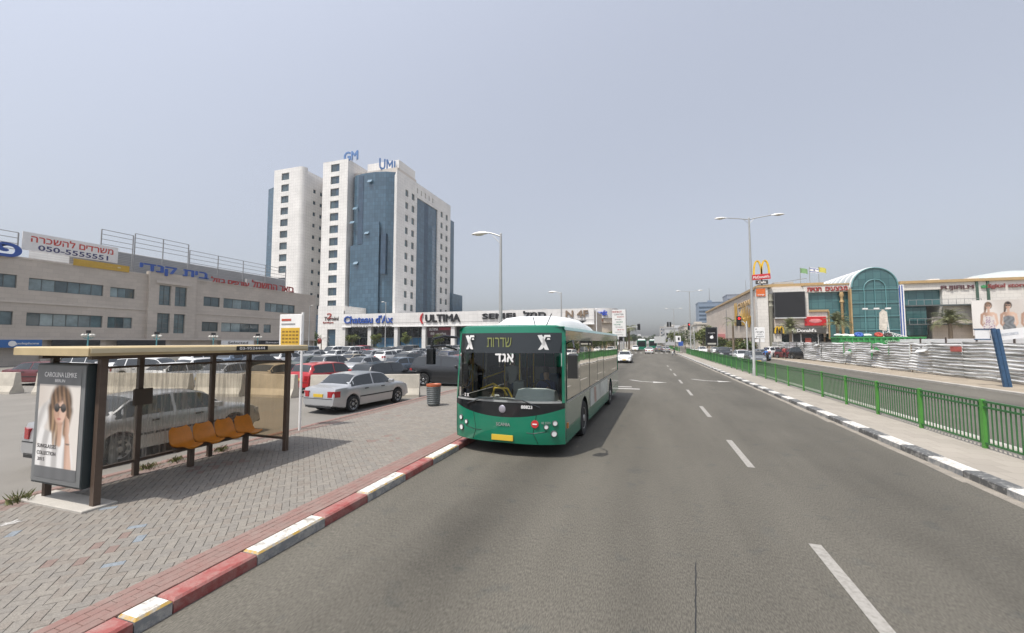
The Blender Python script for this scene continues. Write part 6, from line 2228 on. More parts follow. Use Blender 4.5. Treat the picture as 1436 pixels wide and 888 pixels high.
obj('rear_wall', bx(X0 + .0, X0 + .1, -BW2 + .02, BW2 - .02, .3, 2.86), BG, bus)
# dashboard, driver's seat, rails
ds = B().box(-1.0, -.50, -1.05, 1.1, .9, 1.18)
ds.loft([[(x, y, z) for y, z in ((.05, 1.18), (.08, h), (.25, h + .05), (.8, h + .05), (1.0, h), (1.05, 1.18))] for x, h in ((-1.05, 1.40), (-.8, 1.42), (-.58, 1.24))])
obj('dashboard', ds, mat('dash_grey', (.58, .60, .58), .6, var=.06), bus)
sw = B()
for i in range(14):
    a0, a1 = 2 * math.pi * i / 14, 2 * math.pi * (i + 1) / 14
    f = lambda a: (-1.15 + .09 * math.sin(a), .58 + .23 * math.cos(a), 1.45 + .20 * math.sin(a))
    sw.cyl(f(a0), f(a1), .018, n=6)
obj('steering_wheel', sw, BBLK, bus)
obj('driver_seat', B().box(-1.95, -1.45, .32, .84, .85, 1.0, 0, .03).box(-2.02, -1.9, .32, .84, 1.0, 1.75, 0, .03), BSEAT, bus)
obj('driver_partition', bx(-2.2, -2.16, .1, 1.2, .4, 1.9), mat('partition', (.12, .12, .12), .4), bus)
for x, y, z0_, z1_ in ((-1.3, -.05, .4, 2.5), (-2.1, .08, .4, 2.6), (-1.25, -.75, .4, 1.5), (-2.3, -.85, .4, 2.6), (-3.6, -.6, .4, 2.6), (-3.6, .6, .4, 2.6)):
    obj('grab_pole', B().cyl((x, y, z0_), (x, y, z1_), .02, n=8), YELR, bus)
for pts in ([(-1.2, -1.1, 1.35), (-1.2, -.75, 1.5), (-1.2, -.45, 1.35), (-1.2, -.35, 1.2)], [(-1.0, -.7, 1.2), (-.95, -.6, 1.42), (-.95, -.25, 1.42), (-1.0, -.15, 1.2)], [(-1.5, -1.15, 1.6), (-2.2, -.85, 1.75)]):
    obj('hand_rail', B().tube(pts, .022, 8), YELR, bus)
obj('ticket_machine', bx(-1.35, -1.1, -.15, .12, 1.2, 1.6, .03), mat('machine', (.10, .11, .11), .5), bus)
for r_ in range(5):
    for s in (-1, 1):
        for q in (.42, .88):
            if r_ < 1 and s > 0:
                continue
            x = -3.9 - r_ * 1.45
            obj('passenger_seat', B().box(x - .2, x + .2, s * q - .2, s * q + .2, .75, .85, 0, .02).box(x - .26, x - .19, s * q - .2, s * q + .2, .85, 1.45, 0, .02), BSEAT, bus)
# lettering and marks on the front: x forward, viewed from the front, reading direction is +y -> local axes
def ftxt(s, m, y, z, w, h, name='lettering', bold=.02):
    c = nose(y, z, .012)
    sl = -R(3)
    t = txt(s, m, bus, (0, 0, 0), w, h, '+x', name, .004, bold)
    t.location = c
    # follow the bulge of the nose
    dy = .02
    a, b_ = nose(y - dy, z), nose(y + dy, z)
    t.rotation_euler = (0, 0, math.atan2(-(b_[0] - a[0]), 2 * dy))
    return t
ftxt(heb('אגד'), WHT, .0, 2.22, .46, .20, 'white_lettering', .05)
for y in (-.98, .92):
    m_ = B()
    # running-figure mark: a bold X with swept tails
    for pl in ([(-.13, -.17), (-.04, -.17), (.06, -.02), (.02, .05)], [(.12, -.17), (.03, -.17), (-.14, .16), (-.04, .17), (.0, .10)], [(.0, .0), (.05, .12), (.16, .12), (.15, .17), (.02, .17), (-.03, .07)], [(.07, .06), (.15, .06), (.14, .095), (.085, .095)]):
        m_.prism([(0, a, b_) for a, b_ in pl], (.006, 0, 0))
    c = nose(y, 2.58, .01)
    o_ = obj('white_emblem', m_, WHT, dst)
    a, b_ = nose(y - .02, 2.58), nose(y + .02, 2.58)
    o_.location = c
    o_.rotation_euler = (0, 0, math.atan2(-(b_[0] - a[0]), .04))
ftxt(heb('שדרות'), mat('led_amber', (.22, .24, .08), .5), -.15, 2.58, .62, .22, 'destination_letters', .0)
ftxt('88823', WHT, .56, 1.13, .26, .075, 'fleet_number', .03)
ftxt(heb('X 2'), WHT, -.98, 1.33, .16, .08, 'sticker', .03)
ftxt('SCANIA', STEEL, .0, .72, .34, .075, 'maker_lettering', .02)
bd_ = B().ball((0, 0, 0), .085, 14, 8, 0, (.15, 1, 1.05))
bd_.xf(Matrix.Translation(nose(-.02, 1.06, .01)))
obj('round_badge', bd_, mat('badge', (.42, .40, .45), .3, .5), bus, 60)
pl = B().box(-.01, .02, -.28, .24, -.06, .06)
pl.xf(Matrix.Translation(nose(0, .42, .012)))
obj('number_plate', pl, PLATE, bus)
LEDG = [mat('bus_lamp', (.72, .72, .70), .25, var=0), mat('lamp_ring', (.05, .06, .06), .4)]
for s in (-1, 1):
    for y, z, r_ in ((1.16, .78, .052), (.98, .70, .045), (1.14, .55, .06)):
        b = B()
        c = nose(s * y, z, .0)
        b.lathe([(0, .02), (r_, .02), (r_, -.03)], (0, 0, 0), 14, 0, 'x')
        b.lathe([(r_, .025), (r_ * 1.25, .018), (r_ * 1.3, -.03)], (0, 0, 0), 14, 1, 'x', False)
        a, b2 = nose(s * y - .02, z), nose(s * y + .02, z)
        obj('headlight', b, LEDG, bus, 40, (c[0] + .004, c[1], c[2]), math.atan2(-(b2[0] - a[0]), .04))
    # panel joints on the nose
    j = B()
    for (ya, za), (yb, zb_) in (((.78, 1.0), (.70, .55)), ((.70, .55), (.80, .32)), ((.70, .55), (.55, .56)), ((.70, .55), (1.0, .60))):
        for i in range(6):
            p0, p1 = nose(s * (ya + (yb - ya) * i / 6), za + (zb_ - za) * i / 6, .001), nose(s * (ya + (yb - ya) * (i + 1) / 6), za + (zb_ - za) * (i + 1) / 6, .001)
            j.cyl(p0, p1, .006, n=4)
    obj('panel_joint', j, BBLK, bus)
lg_ = B().lathe([(0, .01), (.085, .01), (.085, -.02)], (0, 0, 0), 16, 0, 'x')
c = nose(.74, .76, .0)
obj('red_round_sticker', lg_, RED_M, bus, 40, (c[0] + .01, c[1], c[2]))
obj('sticker_print', bx(-.005, .012, -.05, .05, -.012, .012), WHT, bus, None, (c[0] + .015, c[1], c[2]))
ftxt('02 5555', STEEL, .98, .79, .2, .045, 'small_print', .01)
# wipers
for y0_, y1_ in ((-.95, -.25), (.85, .1)):
    p0, p1 = nose(y0_, 1.13, .03), nose((y0_ + y1_) / 2, 1.27, .035)
    p2 = nose(y1_, 1.30, .03)
    wp = B().tube([p0, p1, p2], .014, 6)
    obj('wiper', wp, BBLK, bus)
nose_patch(1.215, 1.26, -BW2 + .06, BW2 - .06, .004, 1, mat('screen_seal', (.30, .31, .30), .6), 'screen_seal')
# mirrors: driver's side drop mirror on the road side, folding mirror arm on the kerb side
m1 = B().tube([(-.55, BW2 - .02, 2.55), (-.2, BW2 + .22, 2.62), (-.05, BW2 + .28, 2.45)], .022, 8)
mo = obj('mirror_arm', m1, BBLK, bus)
obj('mirror', B().box(-.12, .02, BW2 + .14, BW2 + .36, 1.80, 2.34, 0, .04), BBLK, mo)
m2 = B().tube([(-.2, -BW2 + .05, 2.7), (.12, -BW2 - .12, 2.72), (.32, -BW2 - .30, 2.66), (.34, -BW2 - .34, 2.45)], .03, 8)
m2.tube([(-.2, -BW2 + .05, 2.4), (.1, -BW2 - .12, 2.5), (.33, -BW2 - .32, 2.48)], .026, 8)
mo = obj('mirror_arm', m2, BBLK, bus)
obj('mirror', B().box(.26, .38, -BW2 - .44, -BW2 - .26, 2.06, 2.46, 0, .04), BBLK, mo)
# advert along the side
for s in (1,):
    ad = obj('side_advert', B().quad((-7.9, BW2 + .006, .64), (-3.7, BW2 + .006, .64), (-3.7, BW2 + .006, 1.18), (-7.9, BW2 + .006, 1.18)), mat('advert_pale', (.46, .48, .45), .35, var=.35, scale=1.4), bus)
    obj('advert_figure', B().quad((-4.9, BW2 + .009, .66), (-4.5, BW2 + .009, .66), (-4.4, BW2 + .009, 1.15), (-4.8, BW2 + .009, 1.15)), mat('advert_fig', (.35, .22, .18), .4, var=.3), ad)
    obj('marker_light', B().box(-.62, -.54, BW2 + .002, BW2 + .02, .62, .74), mat('amber', (.6, .2, .03), .3), bus)

# far buses
def far_bus(loc, rz, lab):
    t = thing('bus', lab, 'bus', loc, rz)
    obj('body', B().box(-6, 0, -1.25, 1.25, .35, 2.9, 0, .12), BG, t)
    obj('roof', bx(-5.6, -.4, -1.0, 1.0, 2.905, 3.3, .15), BROOF, t)
    obj('windscreen', bx(.0, .02, -1.1, 1.1, 1.15, 2.4), BBLK, t)
    obj('destination_glass', bx(.0, .02, -1.1, 1.1, 2.45, 2.75), BBLK, t)
    for s in (-1, 1):
        obj('headlight', bx(.0, .02, s * .95 - .12, s * .95 + .12, .6, .72), HLAMP, t)
        obj('side_window', bx(-5.6, -.3, min(s * 1.25, s * 1.26), max(s * 1.25, s * 1.26), 1.3, 2.4), BBLK, t)
        for x in (-1.6, -4.6):
            obj('wheel', B().lathe([(0, 0), (.46, 0), (.46, .25), (0, .25)], (x, s * 1.27 - (.25 if s > 0 else 0), .46), 14, axis='y'), TYRE, t)
    return t
far_bus((-1.6, 122, 0), R(-90), 'far green bus with white roof beyond the crossing, nearer of two')
far_bus((1.7, 146, 0), R(-90), 'farthest green bus behind another bus on the far road')

# ---------------------------------------------------------------- people
SKIN = mat('skin', (0.42, 0.26, 0.18), 0.6, var=0.08)
HAIR = mat('hair', (0.03, 0.022, 0.018), 0.7, var=0.2)
def person(loc, rz, lab, shirt, trousers, pose='walk', held=None, scale=1.0, hair=True):
    if pose == 'walk':
        J = {'pel': ((0, 0, .95), (.15, .12)), 'bel': ((0, 0, 1.12), (.15, .11)), 'che': ((.02, 0, 1.36), (.18, .12)), 'nk': ((.03, 0, 1.50), .055), 'hd0': ((.04, 0, 1.60), (.085, .085)), 'hd1': ((.05, 0, 1.72), (.08, .09)),
             'lsh': ((.02, .19, 1.42), .06), 'lel': ((-.10, .25, 1.17), .045), 'lwr': ((.04, .26, .95), .035), 'lha': ((.08, .26, .86), .035), 'rsh': ((.02, -.19, 1.42), .06), 'rel': ((.10, -.25, 1.17), .045), 'rwr': ((.22, -.24, .97), .035), 'rha': ((.27, -.24, .9), .035),
             'lhi': ((0, .09, .90), .095), 'lkn': ((.20, .10, .50), .06), 'lan': ((.28, .10, .10), .042), 'lto': ((.42, .10, .04), .04), 'rhi': ((0, -.09, .90), .095), 'rkn': ((-.06, -.10, .50), .06), 'ran': ((-.34, -.10, .16), .042), 'rto': ((-.26, -.10, .04), .04)}
    else:
        hz = .95 if pose == 'drive' else .80
        J = {'pel': ((0, 0, hz), (.16, .13)), 'bel': ((.0, 0, hz + .18), (.16, .12)), 'che': ((.03, 0, hz + .42), (.19, .13)), 'nk': ((.05, 0, hz + .57), .055), 'hd0': ((.07, 0, hz + .68), (.085, .085)), 'hd1': ((.08, 0, hz + .80), (.08, .09)),
             'lsh': ((.03, .20, hz + .48), .06), 'lel': ((.18, .27, hz + .25), .045), 'lwr': ((.42, .20, hz + .36), .035), 'lha': ((.50, .17, hz + .38), .04), 'rsh': ((.03, -.20, hz + .48), .06), 'rel': ((.18, -.27, hz + .25), .045), 'rwr': ((.42, -.20, hz + .36), .035), 'rha': ((.50, -.17, hz + .38), .04),
             'lhi': ((.05, .10, hz - .03), .09), 'lkn': ((.46, .14, hz + .0), .065), 'lan': ((.50, .14, hz - .42), .045), 'lto': ((.64, .14, hz - .47), .04), 'rhi': ((.05, -.10, hz - .03), .09), 'rkn': ((.46, -.14, hz + .0), .065), 'ran': ((.50, -.14, hz - .42), .045), 'rto': ((.64, -.14, hz - .47), .04)}
    E_ = [('pel', 'bel'), ('bel', 'che'), ('che', 'nk'), ('nk', 'hd0'), ('hd0', 'hd1'), ('che', 'lsh'), ('lsh', 'lel'), ('lel', 'lwr'), ('lwr', 'lha'), ('che', 'rsh'), ('rsh', 'rel'), ('rel', 'rwr'), ('rwr', 'rha'),
          ('pel', 'lhi'), ('lhi', 'lkn'), ('lkn', 'lan'), ('lan', 'lto'), ('pel', 'rhi'), ('rhi', 'rkn'), ('rkn', 'ran'), ('ran', 'rto')]
    nk = J['nk'][0][2]
    pz = J['pel'][0][2] + .04
    wr_ = [Vector(J[k][0]) for k in ('lha', 'rha')]
    el_ = [Vector(J[k][0]) for k in ('lwr', 'rwr')]
    kn = [Vector(J[k][0]) for k in ('lkn', 'rkn', 'lhi', 'rhi')]
    def pick(c):
        if any((c - w).length < .09 for w in wr_ + el_):
            return 0
        if c.z > nk - .0:
            return 0
        if c.z < .07 and pose == 'walk':
            return 3
        if c.z < pz or any((c - k_).length < .12 for k_ in kn):
            return 2 if not any((c - Vector(J[k_][0])).length < .11 for k_ in ('lto', 'rto')) else 3
        return 1
    t = thing('person', lab, 'person', loc, rz)
    t.scale = (scale,) * 3
    me = skin_mesh('body', J, E_, 'pel', [SKIN, shirt, trousers, mat('shoes', (.02, .02, .02), .6)], pick, 2)
    link('body', me, t)
    hx = J['hd1'][0]
    if hair:
        obj('hair', B().ball((hx[0] - .02, 0, hx[2] + .03), .105, 12, 8, 0, (1.0, .92, .85)), HAIR, t, 60)
    obj('nose', B().ball((hx[0] + .095, 0, hx[2] - .06), .016, 6, 4), SKIN, t, 60)
    for s in (-1, 1):
        obj('eye', B().ball((hx[0] + .078, s * .032, hx[2] - .025), .011, 6, 4), HAIR, t, 60)
    for hk, s in (('lha', 1), ('rha', -1)):
        b = B()
        hp = Vector(J[hk][0])
        wv = hp - Vector(J[hk[0] + 'wr'][0])
        wv.normalize()
        sv = wv.cross(Vector((0, s, 0.2))).normalized()
        for i in range(4):
            p0 = hp + sv * (.022 * (i - 1.5)) + wv * .02
            b.tube([p0, p0 + wv * (.045 - .004 * abs(i - 1.5)), p0 + wv * .07 + Vector((0, -s * .015, -.02))], .008, 5)
        b.tube([hp + sv * .035 - wv * .02, hp + sv * .06 + wv * .02, hp + sv * .055 + wv * .045], .009, 5)
        obj('fingers', b, SKIN, t, 60)
    return t
person((4.6, 81, 0), R(170), 'pedestrian in dark clothes with a white bag crossing the far road', mat('dark_shirt', (.03, .035, .05), .8), mat('dark_jeans', (.04, .05, .08), .8))
bag = thing('shopping_bag', 'white bag carried by the crossing pedestrian', 'bag', (4.38, 81.26, .35))
obj('sack', B().loft([[(x * w, y * w * .5, z) for x, y in ((-1, -1), (1, -1), (1, 1), (-1, 1))] for z, w in ((0, .14), (.1, .18), (.35, .15), (.42, .06))]), WHT, bag, 50)
obj('handle', B().tube([(-.05, 0, .42), (0, 0, .55), (.05, 0, .42)], .01, 5), WHT, bag)
# driver: bus frame to world
bm_w = Matrix.Translation((-3.16, 9.0, 0)) @ Matrix.Rotation(R(-92), 4, 'Z')
def in_bus(x, y, z):
    return tuple(bm_w @ Vector((x, y, z)))
person(in_bus(-1.68, .58, .08), R(-92), 'bus driver in a dark blue shirt behind the wheel', mat('driver_blue', (.03, .05, .14), .8), mat('dark_trousers', (.02, .02, .025), .8), 'drive')
person(in_bus(-2.6, -.72, .4), R(-60), 'passenger in a pale shirt standing inside the front of the bus', mat('pale_shirt', (.55, .56, .57), .8), mat('jeans', (.10, .16, .26), .8))
# scooter rider on the far carriageway
sc = thing('scooter', 'dark motor scooter on the far carriageway by the white notice board', 'scooter', (15.0, 63.3, 0), R(100))
obj('body', B().loft([[(x, y * w, z0 + dz) for y, dz in ((-1, 0), (-.8, h), (.8, h), (1, 0))] for x, w, z0, h in ((-.75, .10, .6, .2), (-.45, .17, .4, .42), (.0, .17, .35, .45), (.12, .15, .3, .08), (.4, .15, .3, .08))]), mat('scooter_dark', (.05, .05, .055), .35), sc, 40)
obj('front_shield', B().loft([[(x, y * w, z) for y in (-1, -.4, .4, 1)] for x, w, z in ((.42, .16, .3), (.55, .2, .6), (.5, .2, .85), (.42, .12, 1.0))], closed=False), mat('scooter_red', (.3, .03, .03), .35), sc, 40)
obj('handlebar', B().tube([(.40, -.33, 1.02), (.45, 0, 1.0), (.40, .33, 1.02)], .018, 6), TRIMB, sc)
obj('tail_box', bx(-.85, -.5, -.2, .2, .82, 1.15, .03), mat('scooter_dark', (.05, .05, .055), .35), sc)
for x in (-.55, .68):
    obj('wheel', B().lathe([(0, .05), (.15, .05), (.17, .06), (.25, .045), (.27, 0), (.25, -.045), (.17, -.06), (.15, -.05), (0, -.05)], (x, 0, .27), 16, axis='y'), TYRE, sc, 50)
rd = person((15.03, 63.1, .0), R(100), 'scooter rider in a bright blue jacket and helmet', mat('rider_blue', (.05, .16, .45), .7), mat('rider_trousers', (.03, .03, .04), .8), 'ride', hair=False)
obj('helmet', B().ball((.07, 0, 1.56), .135, 12, 8), mat('helmet', (.05, .06, .12), .25), rd, 60)
for x, y, a, lab, c_ in ((24.2, 84.6, 200, 'person in a red shirt at the fast food entrance', (.35, .05, .04)), (25.3, 84.3, 20, 'person in pale clothes by the fast food windows', (.5, .5, .46)), (19.0, 70, 90, 'person in dark red by the parked cars at the mall corner', (.28, .05, .05))):
    person((x, y, .03), R(a), lab, mat('shirt_%d' % int(x), c_, .8), mat('dark_trousers', (.02, .02, .025), .8))
# ---------------------------------------------------------------- vegetation
def leaf_mat(name, c, var=.5, sc=1.5):
    return mat(name, c, 0.6, var=var, scale=sc, spec=0.3)
LF = leaf_mat('leaf_mid', (0.085, 0.115, 0.030))
LF_D = leaf_mat('leaf_dark', (0.040, 0.062, 0.022))
LF_Y = leaf_mat('leaf_olive', (0.13, 0.145, 0.035))
PALML = leaf_mat('palm_leaf', (0.165, 0.175, 0.085))
BARK = mat('bark', (0.16, 0.12, 0.085), 0.9, var=0.3, scale=6, bump=0.5, bscale=25)
PBARK = mat('palm_bark', (0.20, 0.155, 0.11), 0.9, var=0.35, scale=8, bump=0.6, bscale=20)
def crown(seed, n, rx, rz_, size, clumps=9, flat=.0):
    r = random.Random(seed)
    b = B()
    cs = []
    for i in range(clumps):
        while True:
            p = Vector((r.uniform(-1, 1), r.uniform(-1, 1), r.uniform(-1, 1)))
            if .25 < p.length < 1:
                break
        cs.append((Vector((p.x * rx * .68, p.y * rx * .68, p.z * rz_ * .66)), r.uniform(.34, .58)))
    for i in range(n):
        c_, cr_ = cs[r.randrange(clumps)]
        d = Vector((r.gauss(0, 1), r.gauss(0, 1), r.gauss(0, 1))).normalized() * (r.random() ** .35)
        p = c_ + Vector((d.x * rx * cr_, d.y * rx * cr_, d.z * rz_ * cr_))
        s = size * r.uniform(.6, 1.35)
        u = Vector((r.gauss(0, 1), r.gauss(0, 1), r.gauss(0, .6))).normalized()
        w = u.cross(Vector((r.gauss(0, 1), r.gauss(0, 1), r.gauss(0, 1)))).normalized()
        b.add([p - u * s, p + w * s * .45, p + u * s, p - w * s * .45], [(0, 1, 2, 3)], 0 if r.random() < .6 else 1)
    return b
def tree(loc, H, rx, rz_, lab, mats, seed, n=900, size=.16, group=None, name='tree', trunk=.09, cat_='tree'):
    t = thing(name, lab, cat_, loc, seed * 1.3, group)
    b = B()
    hc = H - rz_
    b.lathe([(trunk * 1.4, -.05), (trunk, .3), (trunk * .8, hc * .7), (trunk * .6, hc)], n=8)
    r = random.Random(seed)
    for i in range(5):
        a = i * 1.26 + r.random()
        b.cyl((0, 0, hc * .75), (rx * .55 * math.cos(a), rx * .55 * math.sin(a), hc + rz_ * r.uniform(-.2, .5)), trunk * .5, trunk * .15, 6)
    obj('trunk', b, BARK, t, 50)
    c = crown(seed, n, rx, rz_, size)
    obj('crown', c, mats, t, None, (0, 0, hc))
    return t
tg = 'young trees in front of the white shops'
for i, (x, lab) in enumerate(((-70.3, 'young round tree left of the first white pillar, before the shops'), (-63.3, 'young round tree in front of the second shop window'), (-54.8, 'young tree with pale top below the black shop sign'), (-46.3, 'young tree half hidden by the bus mirror before the dark board'))):
    tree((x, 86, 0), 5.0, 1.7, 1.55, lab, [LF_Y, LF], 20 + i, 800, .2, tg)
    st = None
tree((-78.5, 79.5, 0), 5.2, 3.4, 2.4, 'dense dark evergreen tree beside the end of the stone building', [LF_D, LF], 31, 2600, .22)
# low hedge in front of the shops: clipped but uneven
hb = B()
r = random.Random(3)
for i in range(5200):
    x = r.uniform(-76, -52)
    y = 84.2 + r.gauss(0, .55)
    z = abs(r.gauss(0, .45)) + .1
    s = r.uniform(.12, .26)
    u = Vector((r.gauss(0, 1), r.gauss(0, 1), r.gauss(0, .7))).normalized()
    w = u.cross(Vector((r.gauss(0, 1), r.gauss(0, 1), r.gauss(0, 1)))).normalized()
    p = Vector((x, y, min(z, 1.35)))
    hb.add([p - u * s, p + w * s * .5, p + u * s, p - w * s * .5], [(0, 1, 2, 3)], 0 if r.random() < .6 else 1)
hg = thing('hedge', 'low uneven green hedge along the front of the white shops', 'hedge', (0, 0, 0))
obj('foliage', hb, [LF, LF_D], hg)

def palm(loc, H, lab, seed, fr=2.2, n=34, group=None, trunk=.22, mats=None, up=.5):
    r = random.Random(seed)
    t = thing('palm_tree', lab, 'palm', loc, seed, group)
    b = B()
    k = int(H / .22)
    prof = [(trunk * 1.25, -.05)]
    for i in range(k):
        z = H * i / k
        rr = trunk * (1.12 - .25 * i / k)
        prof += [(rr * 1.07, z + .02), (rr * .93, z + H / k * .9)]
    prof += [(trunk * 1.05, H), (trunk * .5, H + .25), (0, H + .3)]
    obj('trunk', b.lathe(prof, n=10), PBARK, t)
    for i in range(n):
        a = i * 2.399 + r.uniform(-.2, .2)
        el = r.uniform(-.35, 1.25) * up + up * .6
        L = fr * r.uniform(.8, 1.1)
        pts = []
        p = Vector((0, 0, H + .1))
        e = el
        seg = 7
        for s in range(seg + 1):
            pts.append(p.copy())
            p = p + Vector((math.cos(a) * math.cos(e), math.sin(a) * math.cos(e), math.sin(e))) * (L / seg)
            e -= .17 + .04 * s
        fb = B()
        side_v = Vector((-math.sin(a), math.cos(a), 0))
        for s in range(seg):
            q = (pts[s + 1] - pts[s])
            fb.cyl(pts[s], pts[s + 1], .02 * (1 - s / seg) + .005, n=4, caps=False)
            if s == 0:
                continue
            for h in range(3):
                c0 = pts[s] + q * (h / 3)
                wl = fr * .20 * math.sin(math.pi * (s + h / 3 + .6) / (seg + 1)) + .06
                for sd in (-1, 1):
                    tip = c0 + side_v * sd * wl + q * 1.1 + Vector((0, 0, -.10 * wl - .05))
                    fb.add([c0, c0 + q * .22, tip], [(0, 1, 2)], 0)
        obj('frond', fb, mats or PALML, t)
    return t
pg = 'palms in front of the mall'
palm((23.4, 82.5, .03), 4.6, 'date palm in front of the fast food entrance', 1, 2.3, 56, pg, up=1.15)
palm((30.4, 83, .03), 5.2, 'date palm before the teal glass, left of the vault', 2, 2.6, 60, pg, .26, up=1.15)
palm((45.2, 83, .03), 5.2, 'date palm in front of the right wing, left of the fashion banner', 3, 2.9, 60, pg, .28, up=1.15)
palm((15.9, 90, .03), 6.2, 'thin palm with few fronds beside the long mall wall', 4, 2.2, 11, pg, .2, up=.7)
palm((51.4, 80, .03), 3.6, 'small dark palm before the fashion banner', 5, 1.6, 14, pg, .15)
palm((-5.5, 135, 0), 6.8, 'tall palm far along the left side of the road', 6, 3.0, 30, None, .3)
palm((-9.5, 150, 0), 6.0, 'second tall palm far along the left side of the road', 7, 2.8, 26, None, .3)
GREYP = mat('silver_palm', (0.50, 0.47, 0.45), .5, var=.1)
palm((-79.5, 85.6, 0), 2.8, 'silver decorative palm with red centre by the tower corner', 8, 2.3, 14, None, .12, GREYP, .8)
tag(obj('red_heart', B().ball((0, 0, 0), .75, 12, 8, 0, (1, .6, 1)), RED_S, None, 50, (-79.5, 84.9, 2.7)), 'red round ornament on the silver palm', 'ornament')
# bushes along the mall
bg_ = 'bushes along the mall side of the road'
for i, (x, y, s, lab) in enumerate(((17.6, 86, 1.5, 'green bush between the tall lamp and the mall base'), (17.4, 99, 1.8, 'green bush under the thin palm'), (16.9, 112, 2.0, 'green bush right of the black poster case'), (16.0, 128, 2.6, 'round green tree left of the black poster case'), (12.0, 150, 3.2, 'broad green tree far beyond the second double lamp'), (18.8, 92, 1.2, 'low shrub against the tan mall base'))):
    t = thing('bush' if s < 2.5 else 'tree', lab, 'bush' if s < 2.5 else 'tree', (x, y, 0), i, bg_)
    obj('stem', B().cyl((0, 0, -.05), (0, 0, s * .9), .12, .06, 7), BARK, t)
    obj('crown', crown(50 + i, 1300, s * 1.25, s, .2), [LF_Y if i % 2 else LF, LF_D], t, None, (0, 0, s * 1.05))
for i, (x, y, H, lab) in enumerate(((13.8, 118, 6.5, 'olive green tree behind the second double lamp'), (17.5, 140, 7.5, 'tall olive tree at the far end of the mall wall'), (10.0, 165, 7.0, 'broad tree on the right beyond the crossing'), (-8.5, 112, 6.0, 'green tree at the corner beyond the tenant pylon'), (-7.8, 170, 8.0, 'tall tree on the left beyond the far buses'))):
    tree((x, y, 0), H, H * .42, H * .36, lab, [LF_Y, LF], 300 + i, 1300, .26, None, 'tree', .16)
# street trees far along the road
fg_ = 'street trees far along the road'
r = random.Random(9)
k = 0
for y in range(160, 420, 20):
    for x, sd in ((-9 - r.uniform(0, 5), 'left'), (19 + r.uniform(0, 4), 'right'), (7.2, 'median')):
        if sd == 'median' and y < 200:
            continue
        H = r.uniform(5, 8.5) if sd != 'median' else r.uniform(3.5, 5.5)
        tree((x, y + r.uniform(-6, 6), 0), H, H * .38, H * .33, 'leafy street tree on the %s of the far road, %s from the crossing' % ({'left': 'left side', 'right': 'right side', 'median': 'median'}[sd], ordn[(y - 160) // 20]), [LF_D if k % 2 else LF, LF_Y if k % 3 == 0 else LF_D], 100 + k, 420, .42, fg_, 'tree', .16)
        k += 1
for i in range(7):
    tree((-14 + i * 5.5 + r.uniform(-1, 1), 440 + (i * 37) % 60, 0), r.uniform(7, 11), 4.2, 3.2, 'distant tree closing the view down the road, %s from the left' % ordn[i], [LF_D, LF], 400 + i, 420, .6, 'distant trees at the end of the road', 'tree', .25)
# weeds at the shelter
wg = 'weeds along the shelter'
for i, (x, y, h, lab) in enumerate(((-9.28, 3.85, .26, 'tuft of weeds at the foot of the poster case'), (-9.3, 4.7, .32, 'pale weeds behind the near end of the shelter glass'), (-9.3, 5.6, .2, 'weeds growing under the shelter glass'), (-9.3, 6.1, .18, 'small weeds behind the bench'), (-9.2, 7.0, .2, 'weeds at the far end of the bench'), (-9.7, 2.9, .2, 'weeds on the edging at the left edge of the photo'))):
    r = random.Random(70 + i)
    b = B()
    for k in range(90):
        a, L = r.random() * 6.28, h * r.uniform(.2, .8)
        sp_ = r.uniform(.0, .17)
        p0 = Vector((sp_ * math.cos(a), sp_ * math.sin(a), 0))
        p1 = p0 + Vector((math.cos(a * 3.1) * L * .55, math.sin(a * 3.1) * L * .55, L * .8))
        w = Vector((-math.sin(a), math.cos(a), 0)) * .005
        b.add([p0 - w, p0 + w, (p0 + p1) / 2 + w * 1.2 + Vector((0, 0, .02)), p1, (p0 + p1) / 2 - w * 1.2], [(0, 1, 2, 3, 4)])
    tag(obj('weed', b, leaf_mat('weed_leaf', (.15, .16, .06), .4, 9), None, None, (x, y, .125)), lab, 'weed', wg)

# ---------------------------------------------------------------- buildings far along the road
far_specs = [(-38, 160, 22, 20, 9, 'low pale block behind the corner shop building on the left', (.45, .42, .38)), (-30, 205, 20, 26, 12, 'cream block farther along the left side of the road', (.50, .45, .38)),
             (-24, 262, 14, 30, 10, 'grey low block far on the left of the road', (.40, .40, .40)), (-34, 330, 24, 40, 15, 'pale apartment block far on the left of the road', (.48, .46, .43)),
             (26, 190, 16, 40, 9, 'low pale building beyond the mall on the right', (.50, .46, .40)), (28, 262, 18, 46, 11, 'beige building far on the right of the road', (.46, .42, .36)), (22, 345, 20, 50, 12, 'grey building near the far end of the road', (.42, .42, .42)),
             (62, 470, 24, 24, 42, 'distant blue glass office tower right of the road', (.16, .21, .28)), (98, 480, 40, 26, 50, 'distant grey tower behind the mall wall', (.22, .24, .28)), (-10, 560, 60, 30, 9, 'distant pale block closing the view down the road', (.44, .43, .42)), (30, 540, 30, 30, 20, 'distant beige block right of the road end', (.44, .41, .37))]
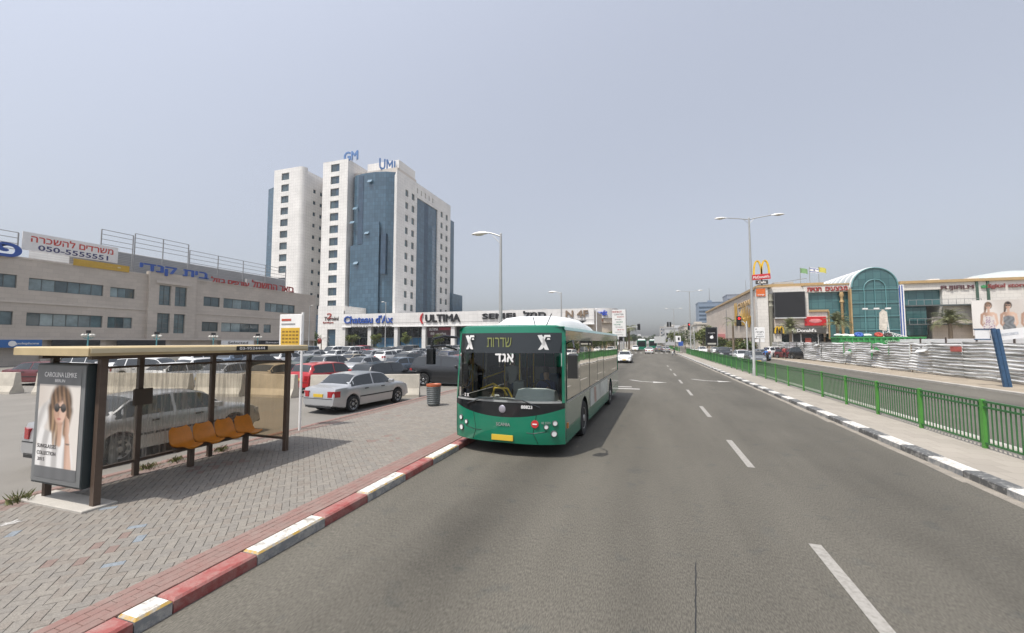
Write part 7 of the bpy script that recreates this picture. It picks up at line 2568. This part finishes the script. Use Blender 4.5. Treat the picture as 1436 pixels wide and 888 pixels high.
for x, y, w, d, h, lab, c_ in far_specs:
    t = thing('far_building', lab, 'building', (x, y, 0), 0, 'far buildings along the road')
    m_ = mat('far_%d_%d' % (abs(x), y), c_, .8, var=.08, scale=.3)
    obj('wall', bx(-w / 2, w / 2, -d / 2, d / 2, 0, h), m_, t)
    rf_ = obj('roof', bx(-w / 2 - .3, w / 2 + .3, -d / 2 - .3, d / 2 + .3, h + .004, h + .6), m_, t)
    obj('roof_hut', bx(-2, 2, -2, 2, h + .6, h + 3), m_, rf_)
    fl = int(h / 3.2)
    wv = min(8, int(w / 3))
    fm = bx(-.7, .7, -.06, .06, -.7, .7).mesh('window', WGL_D)
    sm_ = bx(-.06, .06, -.7, .7, -.7, .7).mesh('window', WGL_D)
    if y < 460:
        for f in range(1, fl):
            for i in range(wv):
                link('window', fm, t, (-w / 2 + w * (i + .5) / wv, -d / 2 - .03, f * 3.2 + 1.6))
            sgn = 1 if x < 0 else -1
            nv = min(9, int(d / 4))
            for i in range(nv):
                link('window', sm_, t, (sgn * (w / 2 + .03), -d / 2 + d * (i + .5) / nv, f * 3.2 + 1.6))
    else:
        gb = B()
        for f in range(1, int(h / 4)):
            gb.box(-w / 2 + .5, w / 2 - .5, -d / 2 - .1, -d / 2, f * 4, f * 4 + 2)
        obj('window_band', gb, CURT_D, t)
    if x > 60:
        obj('mast', B().cyl((0, 0, h), (0, 0, h + 16), .5, .2, 6), RAILM, t)
# bollards / white rails at the crossing
for i in range(6):
    t = thing('pedestrian_rail', 'white pedestrian rail at the crossing, %s from the median lamp' % ordn[i], 'railing', (8.3 + i * .0 + (i % 2) * 1.6, 84.5 + (i // 2) * 1.9, .1), R(90) if i % 2 else 0, 'white rails at the crossing')
    obj('frame', B().tube([(-.8, 0, 0), (-.8, 0, 1.0), (.8, 0, 1.0), (.8, 0, 0)], .035, 6), WHT, t)
    obj('cross_bar', B().cyl((-.8, 0, .55), (.8, 0, .55), .025, n=6), WHT, t)
for i, (x, y) in enumerate(((-5.2, 58), (-5.2, 61), (-5.2, 64))):
    tag(obj('bollard', B().lathe([(.09, 0), (.09, .85), (.07, .95), (0, 1.0)], n=12), WHT, None, 40, (x, y, .12)), 'white bollard on the left kerb beyond the bus, %s from the bus' % ordn[i], 'bollard', 'bollards on the left kerb')

# ---------------------------------------------------------------- hazy air
HAZE = True
if HAZE:
    hm = bpy.data.materials.new('haze')
    hm.use_nodes = True
    nt = hm.node_tree
    nt.nodes.clear()
    o_ = nt.nodes.new('ShaderNodeOutputMaterial')
    v = nt.nodes.new('ShaderNodeVolumePrincipled')
    v.inputs['Color'].default_value = (.86, .89, .93, 1)
    v.inputs['Density'].default_value = 0.00035
    v.inputs['Anisotropy'].default_value = 0.3
    nt.links.new(v.outputs[0], o_.inputs['Volume'])
    hz = obj('haze', bx(-450, 450, -60, 640, -1.2, 72), hm)
    hz['kind'] = 'stuff'
    hz['label'] = 'thin pale haze over the whole street'
